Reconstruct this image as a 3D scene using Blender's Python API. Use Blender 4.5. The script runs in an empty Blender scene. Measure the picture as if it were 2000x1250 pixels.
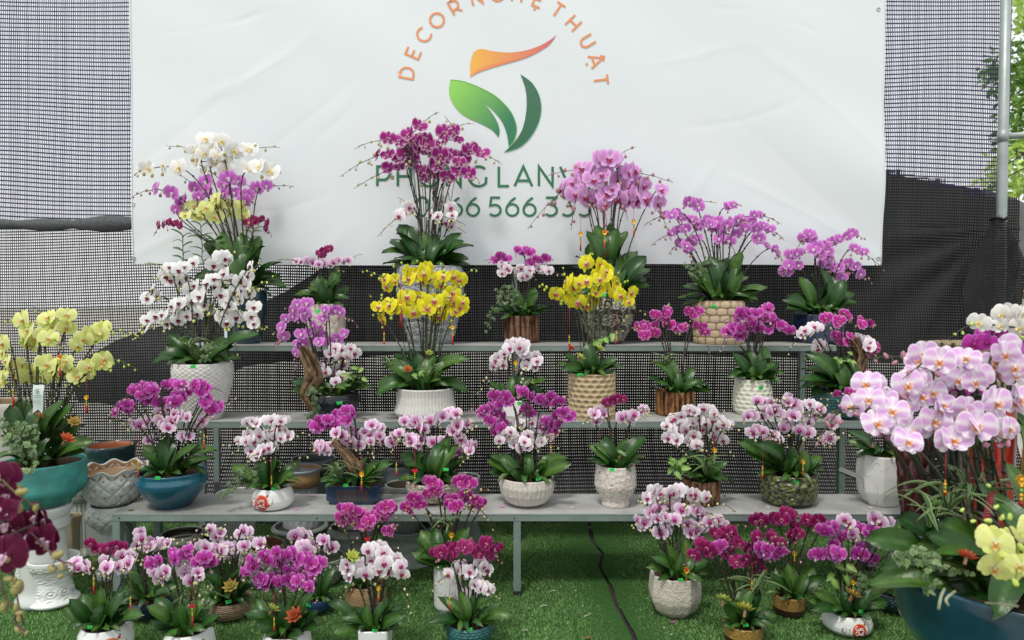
import bpy, math, random
import numpy as np
from mathutils import Vector, Matrix, Quaternion, noise as mnoise
from mathutils.geometry import tessellate_polygon

random.seed(7)
NR = np.random.RandomState(7)
SC = bpy.context.scene
COL = SC.collection

# ------------------------------------------------------------------ camera, sky, sun, exposure
F = 1333.33            # focal length in pixels of the 2000 px wide photograph
CAMH = 1.552
TH = math.atan(35 / F)
cam_d = bpy.data.cameras.new('camera')
cam_d.lens = 24.0; cam_d.sensor_width = 36.0
cam_d.clip_start = 0.05; cam_d.clip_end = 400
cam_d.dof.use_dof = True; cam_d.dof.focus_distance = 4.1; cam_d.dof.aperture_fstop = 3.8
cam = bpy.data.objects.new('camera', cam_d); COL.objects.link(cam)
cam.location = (0, 0, CAMH); cam.rotation_euler = (math.pi / 2 - TH, 0, 0)
SC.camera = cam

w = bpy.data.worlds.new('World'); SC.world = w; w.use_nodes = True
nt = w.node_tree; nt.nodes.clear()
wo = nt.nodes.new('ShaderNodeOutputWorld'); bg = nt.nodes.new('ShaderNodeBackground')
sky = nt.nodes.new('ShaderNodeTexSky'); sky.sky_type = 'NISHITA'; sky.sun_disc = False
SUN_EL, SUN_AZ = math.radians(62), math.radians(205)     # high, behind the camera and a little left
sky.sun_elevation = SUN_EL; sky.sun_rotation = SUN_AZ
sky.air_density = 1.6; sky.dust_density = 5.0; sky.ozone_density = 1.0
mixs = nt.nodes.new('ShaderNodeMixRGB'); mixs.inputs[0].default_value = 0.80   # thin overcast over the blue
mixs.inputs[2].default_value = (9.7, 9.85, 9.9, 1)
nt.links.new(sky.outputs[0], mixs.inputs[1]); nt.links.new(mixs.outputs[0], bg.inputs[0])
bg.inputs[1].default_value = 0.127
nt.links.new(bg.outputs[0], wo.inputs[0])

sl = bpy.data.lights.new('sun', 'SUN'); sl.energy = 1.9; sl.angle = math.radians(9); sl.color = (1.0, 0.97, 0.92)
so = bpy.data.objects.new('sun', sl); COL.objects.link(so)
sd = Vector((math.sin(SUN_AZ) * math.cos(SUN_EL), math.cos(SUN_AZ) * math.cos(SUN_EL), math.sin(SUN_EL)))
so.rotation_euler = sd.to_track_quat('Z', 'Y').to_euler(); so.location = sd * 20

SC.view_settings.view_transform = 'Standard'; SC.view_settings.look = 'None'
SC.view_settings.gamma = 1; SC.view_settings.use_curve_mapping = False
SC.view_settings.exposure = -0.08
SC.render.engine = 'CYCLES'
SC.cycles.max_bounces = 7; SC.cycles.diffuse_bounces = 3; SC.cycles.glossy_bounces = 2
SC.cycles.transmission_bounces = 4; SC.cycles.transparent_max_bounces = 8
SC.cycles.use_denoising = True

# ------------------------------------------------------------------ helpers
def at(px, py, Y):
    """world point seen at a photo pixel, at distance Y along the ground"""
    a = (px - 1000) / F; b = -(py - 625) / F
    d = Vector((a, math.cos(TH) + b * math.sin(TH), -math.sin(TH) + b * math.cos(TH)))
    t = Y / d.y
    return Vector((d.x * t, Y, CAMH + d.z * t))

def at_z(px, py, z):
    a = (px - 1000) / F; b = -(py - 625) / F
    d = Vector((a, math.cos(TH) + b * math.sin(TH), -math.sin(TH) + b * math.cos(TH)))
    t = (z - CAMH) / d.z
    return Vector((d.x * t, d.y * t, z))

def pn(x, y, z, f=1.0, o=3):
    return mnoise.fractal(Vector((x * f, y * f, z * f)), 0.8, 2.1, o)

def s2l(c):
    c = c / 255.0
    return c / 12.92 if c <= 0.04045 else ((c + 0.055) / 1.055) ** 2.4

def hx(s):
    s = s.lstrip('#')
    return (s2l(int(s[0:2], 16)), s2l(int(s[2:4], 16)), s2l(int(s[4:6], 16)))

def lerp(a, b, t):
    t = min(1, max(0, t))
    return tuple(a[i] + (b[i] - a[i]) * t for i in range(3))

def sst(a, b, x):
    t = min(1, max(0, (x - a) / (b - a))); return t * t * (3 - 2 * t)

def mat(name, color=None, rough=0.5, attr=False, spec=0.5, metal=0, coat=0, var=0.0, vscale=8, bump=0.0, bscale=60,
        trans=0.0, objvar=0.0, vcol=None, bdist=0.002, bdetail=4):
    m = bpy.data.materials.new(name); m.use_nodes = True
    N = m.node_tree; L = N.links; p = N.nodes['Principled BSDF']; out = N.nodes['Material Output']
    p.inputs['Roughness'].default_value = rough; p.inputs['Metallic'].default_value = metal
    p.inputs['Specular IOR Level'].default_value = spec; p.inputs['Coat Weight'].default_value = coat
    p.inputs['Coat Roughness'].default_value = 0.08
    tc = N.nodes.new('ShaderNodeTexCoord')
    if attr:
        a = N.nodes.new('ShaderNodeAttribute'); a.attribute_name = 'Col'; src = a.outputs['Color']
    else:
        r = N.nodes.new('ShaderNodeRGB'); r.outputs[0].default_value = (*color, 1); src = r.outputs[0]
    if var > 0:
        n = N.nodes.new('ShaderNodeTexNoise'); n.inputs['Scale'].default_value = vscale; n.inputs['Detail'].default_value = 6
        n.inputs['Roughness'].default_value = 0.65
        L.new(tc.outputs['Object'], n.inputs['Vector'])
        cr = N.nodes.new('ShaderNodeMapRange'); cr.inputs['From Min'].default_value = 0.3; cr.inputs['From Max'].default_value = 0.7
        cr.inputs['To Min'].default_value = 0; cr.inputs['To Max'].default_value = var
        L.new(n.outputs[0], cr.inputs['Value'])
        mx = N.nodes.new('ShaderNodeMixRGB'); L.new(cr.outputs[0], mx.inputs[0]); L.new(src, mx.inputs[1])
        mx.inputs[2].default_value = (*(vcol or (0, 0, 0)), 1)
        src = mx.outputs[0]
    if objvar > 0:
        oi = N.nodes.new('ShaderNodeObjectInfo'); hs = N.nodes.new('ShaderNodeHueSaturation')
        mr = N.nodes.new('ShaderNodeMapRange'); mr.inputs['To Min'].default_value = 1 - objvar; mr.inputs['To Max'].default_value = 1 + objvar
        L.new(oi.outputs['Random'], mr.inputs['Value']); L.new(mr.outputs[0], hs.inputs['Value'])
        mr2 = N.nodes.new('ShaderNodeMapRange'); mr2.inputs['To Min'].default_value = 0.5 + objvar * .055; mr2.inputs['To Max'].default_value = 0.5 - objvar * .055
        L.new(oi.outputs['Random'], mr2.inputs['Value']); L.new(mr2.outputs[0], hs.inputs['Hue'])
        L.new(src, hs.inputs['Color']); src = hs.outputs[0]
    L.new(src, p.inputs['Base Color'])
    if bump > 0:
        n = N.nodes.new('ShaderNodeTexNoise'); n.inputs['Scale'].default_value = bscale; n.inputs['Detail'].default_value = bdetail
        L.new(tc.outputs['Object'], n.inputs['Vector'])
        b = N.nodes.new('ShaderNodeBump'); b.inputs['Strength'].default_value = bump; b.inputs['Distance'].default_value = bdist
        L.new(n.outputs[0], b.inputs['Height']); L.new(b.outputs[0], p.inputs['Normal'])
    if trans > 0:
        t = N.nodes.new('ShaderNodeBsdfTranslucent'); L.new(src, t.inputs['Color'])
        ms = N.nodes.new('ShaderNodeMixShader'); ms.inputs[0].default_value = trans
        L.new(p.outputs[0], ms.inputs[1]); L.new(t.outputs[0], ms.inputs[2]); L.new(ms.outputs[0], out.inputs['Surface'])
    return m

class MB:
    """collects vertices, faces, vertex colours and material slots; build() links ONE mesh object"""
    def __init__(s): s.v = []; s.f = []; s.c = []; s.m = []; s.mats = []
    def mi(s, m):
        if m not in s.mats: s.mats.append(m)
        return s.mats.index(m)
    def add(s, verts, faces, m, col=(0.5, 0.5, 0.5)):
        o = len(s.v); k = s.mi(m)
        s.v += [tuple(v) for v in verts]
        if isinstance(col, list): s.c += col
        else: s.c += [col] * len(verts)
        s.f += [tuple(i + o for i in f) for f in faces]; s.m += [k] * len(faces)
    def box(s, a, b, m, col=(.5, .5, .5)):
        x0, y0, z0 = a; x1, y1, z1 = b
        v = [(x0, y0, z0), (x1, y0, z0), (x1, y1, z0), (x0, y1, z0), (x0, y0, z1), (x1, y0, z1), (x1, y1, z1), (x0, y1, z1)]
        s.add(v, [(0, 3, 2, 1), (4, 5, 6, 7), (0, 1, 5, 4), (1, 2, 6, 5), (2, 3, 7, 6), (3, 0, 4, 7)], m, col)
    def tube(s, pts, r, m, col=(.5, .5, .5), n=6, caps=True):
        pts = [Vector(p) for p in pts]; R = r if isinstance(r, list) else [r] * len(pts)
        vs = []; prev = None
        for i, p in enumerate(pts):
            t = (pts[min(i + 1, len(pts) - 1)] - pts[max(i - 1, 0)]);
            if t.length < 1e-9: t = Vector((0, 0, 1))
            t.normalize()
            if prev is None:
                a = Vector((1, 0, 0)) if abs(t.x) < .8 else Vector((0, 1, 0))
            else: a = prev
            u = (a - t * a.dot(t));
            if u.length < 1e-6: u = Vector((0, 1, 0)) - t * t.y
            u.normalize(); v = t.cross(u); prev = u
            for k in range(n):
                an = 2 * math.pi * k / n
                vs.append(p + (u * math.cos(an) + v * math.sin(an)) * R[i])
        fs = []
        for i in range(len(pts) - 1):
            for k in range(n):
                fs.append((i * n + k, i * n + (k + 1) % n, (i + 1) * n + (k + 1) % n, (i + 1) * n + k))
        if caps:
            fs.append(tuple(range(n - 1, -1, -1))); fs.append(tuple((len(pts) - 1) * n + k for k in range(n)))
        s.add(vs, fs, m, col)
    def ball(s, c, r, m, col=(.5, .5, .5), n=8, h=5, rot=None):
        rx, ry, rz = r if isinstance(r, tuple) else (r, r, r)
        vs = []; c = Vector(c)
        for i in range(h + 1):
            ph = math.pi * i / h
            for k in range(n):
                an = 2 * math.pi * k / n
                d = Vector((rx * math.sin(ph) * math.cos(an), ry * math.sin(ph) * math.sin(an), rz * math.cos(ph)))
                if rot: d = rot @ d
                vs.append(c + d)
        fs = [(i * n + k, (i + 1) * n + k, (i + 1) * n + (k + 1) % n, i * n + (k + 1) % n) for i in range(h) for k in range(n)]
        s.add(vs, fs, m, col)
    def mesh(s, name, smooth=True):
        me = bpy.data.meshes.new(name); me.from_pydata(s.v, [], s.f)
        for m in s.mats: me.materials.append(m)
        me.polygons.foreach_set('material_index', s.m)
        if smooth: me.polygons.foreach_set('use_smooth', [True] * len(s.f))
        ca = me.color_attributes.new('Col', 'FLOAT_COLOR', 'POINT')
        arr = np.ones((len(s.v), 4), dtype=np.float32); arr[:, :3] = np.array(s.c, dtype=np.float32)
        ca.data.foreach_set('color', arr.ravel()); me.update()
        return me
    def build(s, name, parent=None, loc=None, smooth=True):
        o = bpy.data.objects.new(name, s.mesh(name, smooth)); COL.objects.link(o)
        if parent: o.parent = parent
        if loc is not None: o.location = loc
        return o

def inst(name, me, parent, M):
    o = bpy.data.objects.new(name, me); COL.objects.link(o); o.parent = parent
    o.matrix_basis = M
    return o

def empty(name, loc, label, cat, group=None):
    o = bpy.data.objects.new(name, None); COL.objects.link(o); o.location = loc; o.empty_display_size = .05
    return tag(o, label, cat, group)

def tag(o, label=None, cat=None, group=None, kind=None):
    if label: o['label'] = label
    if cat: o['category'] = cat
    if group: o['group'] = group
    if kind: o['kind'] = kind
    return o

class Noise:
    def __init__(s, seed, n=10, fmin=1, fmax=8):
        r = random.Random(seed)
        s.t = [(r.uniform(fmin, fmax) * r.choice((-1, 1)), r.uniform(fmin, fmax) * r.choice((-1, 1)), r.uniform(0, 6.28), r.uniform(.4, 1)) for _ in range(n)]
        s.k = 1.0 / math.sqrt(n)
    def __call__(s, x, y): return s.k * sum(a * math.sin(fx * x + fy * y + p) for fx, fy, p, a in s.t)
    def np(s, x, y):
        r = 0
        for fx, fy, p, a in s.t: r = r + a * np.sin(fx * x + fy * y + p)
        return r * s.k

def catmull(P, n=6):
    P = [Vector(p) for p in P]
    if len(P) < 3: return P
    out = []
    for i in range(len(P) - 1):
        p0 = P[max(i - 1, 0)]; p1 = P[i]; p2 = P[i + 1]; p3 = P[min(i + 2, len(P) - 1)]
        for k in range(n):
            t = k / n
            out.append(0.5 * ((2 * p1) + (p2 - p0) * t + (2 * p0 - 5 * p1 + 4 * p2 - p3) * t * t + (3 * p1 - p0 - 3 * p2 + p3) * t ** 3))
    out.append(P[-1]); return out

# ------------------------------------------------------------------ materials
M_PETAL = mat('petal', attr=True, rough=0.55, spec=0.25, trans=0.28, objvar=0.06)
M_LEAF = mat('orchid_leaf', attr=True, rough=0.33, spec=0.36, var=0.55, vscale=9, vcol=(0.014, 0.034, 0.008), objvar=0.42, bump=.25, bscale=14, bdist=.006)
M_THIN = mat('thin_leaf', attr=True, rough=0.45, spec=0.4, trans=0.15, objvar=0.15)
M_STEM = mat('stem', attr=True, rough=0.5, var=0.5, vscale=40, vcol=(0.02, 0.016, 0.010))
M_BUD = mat('bud', attr=True, rough=0.45, objvar=0.08)
M_POT_MATT = mat('matt_ceramic', attr=True, rough=0.75, spec=0.3, var=0.22, vscale=14, vcol=(0.22, 0.18, 0.13), bump=0.5, bscale=120, bdist=0.002)
M_POT_ROUGH = mat('pitted_stoneware', attr=True, rough=0.85, spec=0.25, var=0.35, vscale=45, vcol=(0.3, 0.2, 0.15), bump=0.9, bscale=90, bdist=0.005)
M_POT_GLAZE = mat('glazed_ceramic', attr=True, rough=0.22, spec=0.5, coat=0.3, var=0.3, vscale=9, vcol=(0.02, 0.035, 0.05), bump=0.12, bscale=30)
M_POT_WHITE = mat('white_porcelain', attr=True, rough=0.3, spec=0.5, coat=0.15, var=0.06, vscale=6, vcol=(0.35, 0.34, 0.3))
M_WOOD = mat('bark', attr=True, rough=0.9, spec=0.1, var=0.75, vscale=30, vcol=(0.05, 0.03, 0.02), bump=1.0, bscale=70, bdist=0.006, bdetail=8)
M_SOIL = mat('potting_bark', color=(0.035, 0.022, 0.014), rough=0.95, spec=0.1, var=0.9, vscale=90, vcol=(0.10, 0.065, 0.04), bump=1.0, bscale=120, bdist=0.01)
M_PRINT = mat('print', attr=True, rough=0.5)
M_STICK = mat('green_sticker', color=(0.04, 0.62, 0.11), rough=0.6)
M_INK = mat('ink', color=(0.015, 0.015, 0.02), rough=0.6)
M_RED = mat('red_cord', attr=True, rough=0.7)
M_GOLD = mat('gold_plastic', attr=True, rough=0.3, metal=0.45)
M_STEEL = mat('galvanised_steel', color=hx('#a9b2b0'), rough=0.45, metal=0.35, var=0.5, vscale=7, vcol=hx('#78827f'), bump=0.2, bscale=150)
M_BOARD = mat('weathered_shelf_sheet', color=hx('#b9bab6'), rough=0.55, metal=0.1, var=0.85, vscale=3.2, vcol=hx('#767672'), bump=0.3, bscale=90)
M_RAIL = mat('green_grey_rail', color=hx('#8fa09a'), rough=0.42, metal=0.25, var=0.5, vscale=9, vcol=hx('#64746f'))
M_NET = mat('black_shade_net', color=(0.016, 0.016, 0.018), rough=0.6, spec=0.2)
M_NET_BLUE = mat('violet_black_shade_net', color=(0.036, 0.031, 0.090), rough=0.6, spec=0.2)
M_DARKRAIL = mat('dark_grey_steel', color=hx('#6f7775'), rough=.5, metal=.2, var=.4, vscale=9, vcol=hx('#4c5351'))  # dark grey steel of the braces
M_RUBBER = mat('black_rubber', color=(0.02, 0.02, 0.02), rough=0.8)

def cols(me): return me
# ------------------------------------------------------------------ flower, leaf and bud meshes
def K(base, edge, core, lip, lip2, sep=None, sedge=None, ew=.25, column='#ffffff', stripes=0):
    h = lambda q: hx(q)
    return dict(base=h(base), edge=h(edge), core=h(core), lip=h(lip), lip2=h(lip2), sep=h(sep or base), sedge=h(sedge or edge),
                ew=ew, column=h(column), stripes=stripes)
KINDS = {
 'white':  K('#f7f5f1', '#fbfaf8', '#f3f0dc', '#eed27a', '#f5f0dd', sep='#f3f2ea', column='#f2e6a8'),
 'wmag':   K('#f8f7f6', '#fbfafa', '#f2ecef', '#6d1233', '#8c2347', sep='#f4f4f0', column='#7a1a3c'),
 'blush':  K('#f6edf3', '#fbf7f9', '#e6bcd8', '#a51d62', '#7f1048', sep='#f0e2ee', ew=.4, column='#c86aa0'),
 'lilac':  K('#e8b4de', '#f9eff7', '#c44eae', '#a3145f', '#7c0c44', sep='#ecc6e6', sedge='#f7ecf5', ew=.55, column='#e0a0d0'),
 'magenta': K('#c43caa', '#e6a0d8', '#a8208e', '#7c0c5c', '#b02a7c', sep='#b44cb0', sedge='#dc98d8', ew=.11, column='#d66ab0'),
 'magedge': K('#a81d86', '#e6cfe2', '#b0489a', '#93204f', '#f0dcea', sep='#ad2a8b', sedge='#f3e3f0', ew=.13, column='#eac2dc'),
 'pinkedge': K('#c42f9f', '#e7a5d6', '#b01f72', '#9b1050', '#e870b0', sep='#c23a9f', sedge='#e9b0da', ew=.16, column='#f0c0dc'),
 'lav':    K('#df98dc', '#efc8ec', '#ecd0ec', '#b92765', '#8f1848', sep='#dba2e0', sedge='#ecc8ee', ew=.3, column='#eed7ee'),
 'orch':   K('#d470d0', '#e8b0e4', '#c65cc4', '#f0e6ee', '#7d2a50', sep='#c86ad0', ew=.25, column='#f6eef6'),
 'yellow': K('#efe61c', '#f2ea44', '#f6f1b0', '#b8324a', '#d8708c', sep='#e4d81f', ew=.2, column='#f3ead8'),
 'lime':   K('#edf29a', '#f0f4aa', '#f0f4c4', '#c98f2a', '#e9e0a0', sep='#e6ec8e', sedge='#d8e47a', ew=.25, column='#f1eed0'),
 'wine':   K('#93175c', '#b5508c', '#9a1a55', '#7c0e38', '#d68ab4', sep='#971d62', ew=.15, column='#ecc2dc'),
 'burg':   K('#5e0a36', '#8a3562', '#6c0f45', '#e9c2dd', '#8a5a30', sep='#5f0d38', ew=.1, column='#f2dcf0'),
 'stripe': K('#e2b4e6', '#fbf5fa', '#fcf9fb', '#d87a20', '#f3eee6', sep='#e6c6ea', ew=.22, column='#f6f0f4', stripes=1),
}

def petal_grid(ang, L, W, base_w, wide_at, cup, fwd, nu, nv, refl=0.0, ruffle=0.0, seed=0):
    ca, sa = math.cos(ang), math.sin(ang); vs = []; uv = []
    for i in range(nu + 1):
        u = i / nu
        if u < wide_at: wd = base_w + (1 - base_w) * math.sin(math.pi / 2 * (u / wide_at)) ** 1.05
        else: wd = math.sqrt(max(0.0, 1 - ((u - wide_at) / (1 - wide_at)) ** 2.3))
        for j in range(nv + 1):
            v = -1 + 2 * j / nv
            x = u * L; y = v * W * wd
            dep = fwd - cup * (math.sin(u * 2.4) * .5) + refl * u * u + cup * 0.7 * (v * v) * wd * wd + ruffle * math.sin(v * 7 + u * 5 + seed) * u
            px = ca * x - sa * y; pz = sa * x + ca * y
            vs.append((px, dep, pz)); uv.append((u, v * wd, v))
    fs = [(i * (nv + 1) + j, (i + 1) * (nv + 1) + j, (i + 1) * (nv + 1) + j + 1, i * (nv + 1) + j + 1) for i in range(nu) for j in range(nv)]
    return vs, fs, uv

def flower_mesh(kind, var, hi=False):
    k = KINDS[kind]; r = random.Random(var * 13 + len(kind)); b = MB()
    nu, nv = (12, 12) if hi else (5, 4)
    def colour(uv, base, edge, core, petal):
        out = []
        for u, vw, v in uv:
            c = lerp(core, base, sst(0.02, 0.42, u))
            e = max(sst(1 - k['ew'] * 1.3, 1.0, u), sst(1 - k['ew'] * 1.3, 1.0, abs(v)) * sst(.15, .4, u))
            c = lerp(c, edge, e * .9)
            if k['stripes']:
                band = math.exp(-(v / .28) ** 2) if petal else math.exp(-(v / .4) ** 2)
                c = lerp(c, hx('#fbf8fb'), band * .92)
                c = lerp(c, hx('#d48ade'), .12 * (0.5 + 0.5 * math.cos(v * 22)) * sst(.2, .5, u) * (1 - e))
            else: c = lerp(c, tuple(q * .7 for q in c), .3 * (.5 + .5 * math.cos(v * 15)) * (1 - e) + .35 * sst(.35, .0, u) * (abs(v) > .5))  # darker veins, plus shade between petals painted in at their bases
            out.append(c)
        return out
    j = lambda a: r.uniform(-a, a)
    D = math.radians
    closed = (0, .03, .07, .17)[var]
    # sepals behind, petals in front
    for ang, L, W in ((90 + j(5), .44, .17), (-52 + j(6), .44, .155), (232 + j(6), .44, .155)):
        vs, fs, uv = petal_grid(D(ang), L, W, .35, .55, .06, .03, nu, max(nv - 1, 3), refl=.05 + j(.03) - closed)
        b.add(vs, fs, M_PETAL, colour(uv, k['sep'], k['sedge'], k['core'], False))
    for s in (0, 1):
        ang = 9 + j(5) if s == 0 else 171 + j(5)
        vs, fs, uv = petal_grid(D(ang), .51 + j(.02), .315, .18, .56, .09, -.012 - .003 * s, nu, nv, refl=.02 - closed * 1.5 + j(.03), ruffle=.006, seed=var + s * 3)
        # rounder upper lobe
        vs = [(x, y, z + .06 * math.sin(min(1, abs(x) / .5) * math.pi) * .6) for x, y, z in vs]
        b.add(vs, fs, M_PETAL, colour(uv, k['base'], k['edge'], k['core'], True))
    # lip: side lobes, mid lobe, column
    n2 = 6 if hi else 3
    for s in (-1, 1):
        vs, fs, uv = petal_grid(D(-90 + s * 62), .15, .075, .4, .6, .02, -.03, n2, n2, refl=-.13)
        b.add(vs, fs, M_PETAL, [lerp(k['lip'], k['lip2'], u * .7) for u, _, _ in uv])
    vs, fs, uv = petal_grid(D(-90), .23, .085, .5, .55, .03, -.05, n2 + 1, n2, refl=-.05)
    b.add(vs, fs, M_PETAL, [lerp(k['lip'], k['lip2'], sst(.5, 1, u)) for u, _, _ in uv])
    b.ball((0, -.05, -.005), (.038, .07, .045), M_PETAL, k['column'], n=8 if hi else 5, h=5 if hi else 3)
    b.ball((0, -.075, -.065), (.03, .03, .03), M_PETAL, lerp(k['lip'], (1, .8, .2), .15), n=6 if hi else 4, h=3)
    return b.mesh('flower')

_FM = {}
def fmesh(kind, hi=False):
    v = random.randrange(4); key = (kind, v, hi)
    if key not in _FM: _FM[key] = flower_mesh(kind, v, hi)
    return _FM[key]

def leaf_mesh(bow, W, tw, hi=False, young=False):
    b = MB(); nu, nv = (14, 6) if hi else (8, 4)
    vs, cs = [], []
    for i in range(nu + 1):
        u = i / nu
        wd = (.42 + .58 * math.sin(math.pi / 2 * min(1, u / .55)) ** 1.1) if u < .55 else math.sqrt(max(0, 1 - ((u - .55) / .45) ** 2.4))
        zc = bow * 4 * (u ** .8) * (1 - u) * .9
        for jn in range(nv + 1):
            v = -1 + 2 * jn / nv
            y = v * W * wd; fold = abs(v) * W * wd * (.62 - .35 * u)
            tws = tw * u * v * W
            vs.append((u, y, zc + fold + tws))
            c = lerp((.034, .105, .013), (.024, .078, .011), abs(v))
            if abs(v) < .1: c = (.05, .14, .022)
            if u < .12: c = lerp((.08, .17, .035), c, u / .12)
            if young: c = lerp(c, (.11, .24, .03), .5)
            cs.append(c)
    fs = [(i * (nv + 1) + j, (i + 1) * (nv + 1) + j, (i + 1) * (nv + 1) + j + 1, i * (nv + 1) + j + 1) for i in range(nu) for j in range(nv)]
    # under side, slightly below: thick leaf
    n = len(vs)
    vs2 = [(x, y, z - .012 * (1 - (2 * abs(j % (nv + 1) - nv / 2) / nv) ** 4)) for j, (x, y, z) in enumerate(vs)]
    b.add(vs, fs, M_LEAF, cs)
    b.add(vs2, [tuple(reversed(f)) for f in fs], M_LEAF, [lerp(c, (.07, .12, .03), .4) for c in cs])
    return b.mesh('leaf')

_LM = {}
def lmesh(hi=False, wide=0, young=False, bow=None):
    bow = random.choice((.08, .16, .26)) if bow is None else bow
    W = (.13, .165, .195, .10)[wide]; tw = random.choice((-.25, .2)); key = (bow, W, tw, hi, young)
    if key not in _LM: _LM[key] = leaf_mesh(bow, W, tw, hi, young)
    return _LM[key]

def put_leaf(parent, org, tip, hi=False, wide=1, young=False, bow=None, roll=None, wscale=1.0, me=None, name='leaf', maxw=None):
    d = tip - org; L = d.length; x = d.normalized()
    if maxw and L * .36 > maxw:      # a long way up: the leaf springs from a higher node, keeping a leaf's width
        L2 = maxw / .36; org = tip - x * L2; L = L2
    up = Vector((0, -random.uniform(.25, 1.1) if roll is None else -roll, 1.0)) + Vector((random.uniform(-.35, .35), 0, 0))
    z = (up - x * up.dot(x)).normalized(); y = z.cross(x)
    M = Matrix((x, y, z)).transposed().to_4x4() @ Matrix.Diagonal((L, L * wscale, L, 1))
    M.translation = org
    return inst(name, me or lmesh(hi, wide, young, bow), parent, M)

# strap leaf of a spider plant, ivy leaf, broad pale leaf
def strap_mesh(bow, W=.035, stripe=True):
    b = MB(); vs, cs = [], []; nu = 10
    for i in range(nu + 1):
        u = i / nu; wd = math.sin(math.pi * (.12 + .88 * u) ** .9) ** .6 if u < 1 else 0
        for v in (-1, -.45, .45, 1):
            vs.append((u, v * W * wd, bow * 4 * u ** .7 * (1 - u) + abs(v) * W * .35))
            cs.append((.36, .42, .22) if (abs(v) > .9 and stripe) else (.04, .12, .02))
    fs = [(i * 4 + j, (i + 1) * 4 + j, (i + 1) * 4 + j + 1, i * 4 + j + 1) for i in range(nu) for j in range(3)]
    b.add(vs, fs, M_THIN, cs); return b.mesh('strap_leaf')
STRAPS = [strap_mesh(.18), strap_mesh(.3), strap_mesh(.42), strap_mesh(.24, .045)]
def lobed_mesh(pale):
    b = MB(); pts = [(0, 0), (.1, .28), (.42, .42), (.45, .2), (.78, .24), (.72, .1), (1.05, 0), (.72, -.1), (.78, -.24), (.45, -.2), (.42, -.42), (.1, -.28)]
    vs = [(.4, 0, .05)] + [(x, y, .0 - .12 * y * y) for x, y in pts]
    g = (.035, .10, .022) if not pale else (.10, .20, .045)
    cs = [g] + [lerp(g, (.42, .48, .28), .22 if not pale else .35) for _ in pts]
    fs = [(0, i + 1, (i + 1) % len(pts) + 1) for i in range(len(pts))]
    b.add(vs, fs, M_THIN, cs); return b.mesh('ivy_leaf', smooth=False)
IVY = [lobed_mesh(False), lobed_mesh(True)]
def heart_mesh():
    b = MB(); vs, cs = [], []; nu, nv = 8, 6
    for i in range(nu + 1):
        u = i / nu; wd = (math.sin(math.pi * (u * .92 + .08)) ** .7) * (1.25 - .6 * u)
        for jn in range(nv + 1):
            v = -1 + 2 * jn / nv
            vs.append((u - .12 * (abs(v) * (1 - u)), v * .3 * wd, .1 * math.sin(3 * u) + abs(v) * .06))
            cs.append(lerp((.26, .42, .1), (.10, .24, .045), abs(v) ** 2))
    fs = [(i * (nv + 1) + j, (i + 1) * (nv + 1) + j, (i + 1) * (nv + 1) + j + 1, i * (nv + 1) + j + 1) for i in range(nu) for j in range(nv)]
    b.add(vs, fs, M_THIN, cs); return b.mesh('heart_leaf')
HEART = heart_mesh()
def bud_mesh(c1, c2):
    b = MB(); vs, cs = [], []; n, h = 12, 9
    for i in range(h + 1):
        ph = math.pi * i / h; r = math.sin(ph) ** .8 * (.42 - .10 * math.cos(ph))
        for k in range(n):
            a = 2 * math.pi * k / n; rr = r * (1 - .07 * abs(math.cos(a * 1.5)) ** 6); vs.append((-.56 * math.cos(ph), rr * math.cos(a), rr * math.sin(a))); cs.append(lerp(c1, c2, abs(math.cos(a * 1.5)) ** 3 * .8 * math.sin(ph) + .25 * i / h))
    b.add(vs, [(i * n + k, i * n + (k + 1) % n, (i + 1) * n + (k + 1) % n, (i + 1) * n + k) for i in range(h) for k in range(n)], M_BUD, cs); return b.mesh('bud')
BUD_OLIVE = bud_mesh(hx('#94954e'), hx('#86705a')); BUD_PINK = bud_mesh(hx('#b27f8e'), hx('#8f5c72')); BUD_LIME = bud_mesh(hx('#a4c43c'), hx('#d2dc8a'))

BUDCOL = {'white': '#a8a060', 'wmag': '#cfd678', 'blush': '#d4d29a', 'lilac': '#d2cf96', 'magenta': '#c99cae', 'magedge': '#b5a980',
          'pinkedge': '#b9a070', 'lav': '#a9737f', 'orch': '#a06678', 'yellow': '#aac033', 'lime': '#9fc030', 'wine': '#a0646c',
          'burg': '#b0a860', 'stripe': '#a8687c'}

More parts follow.
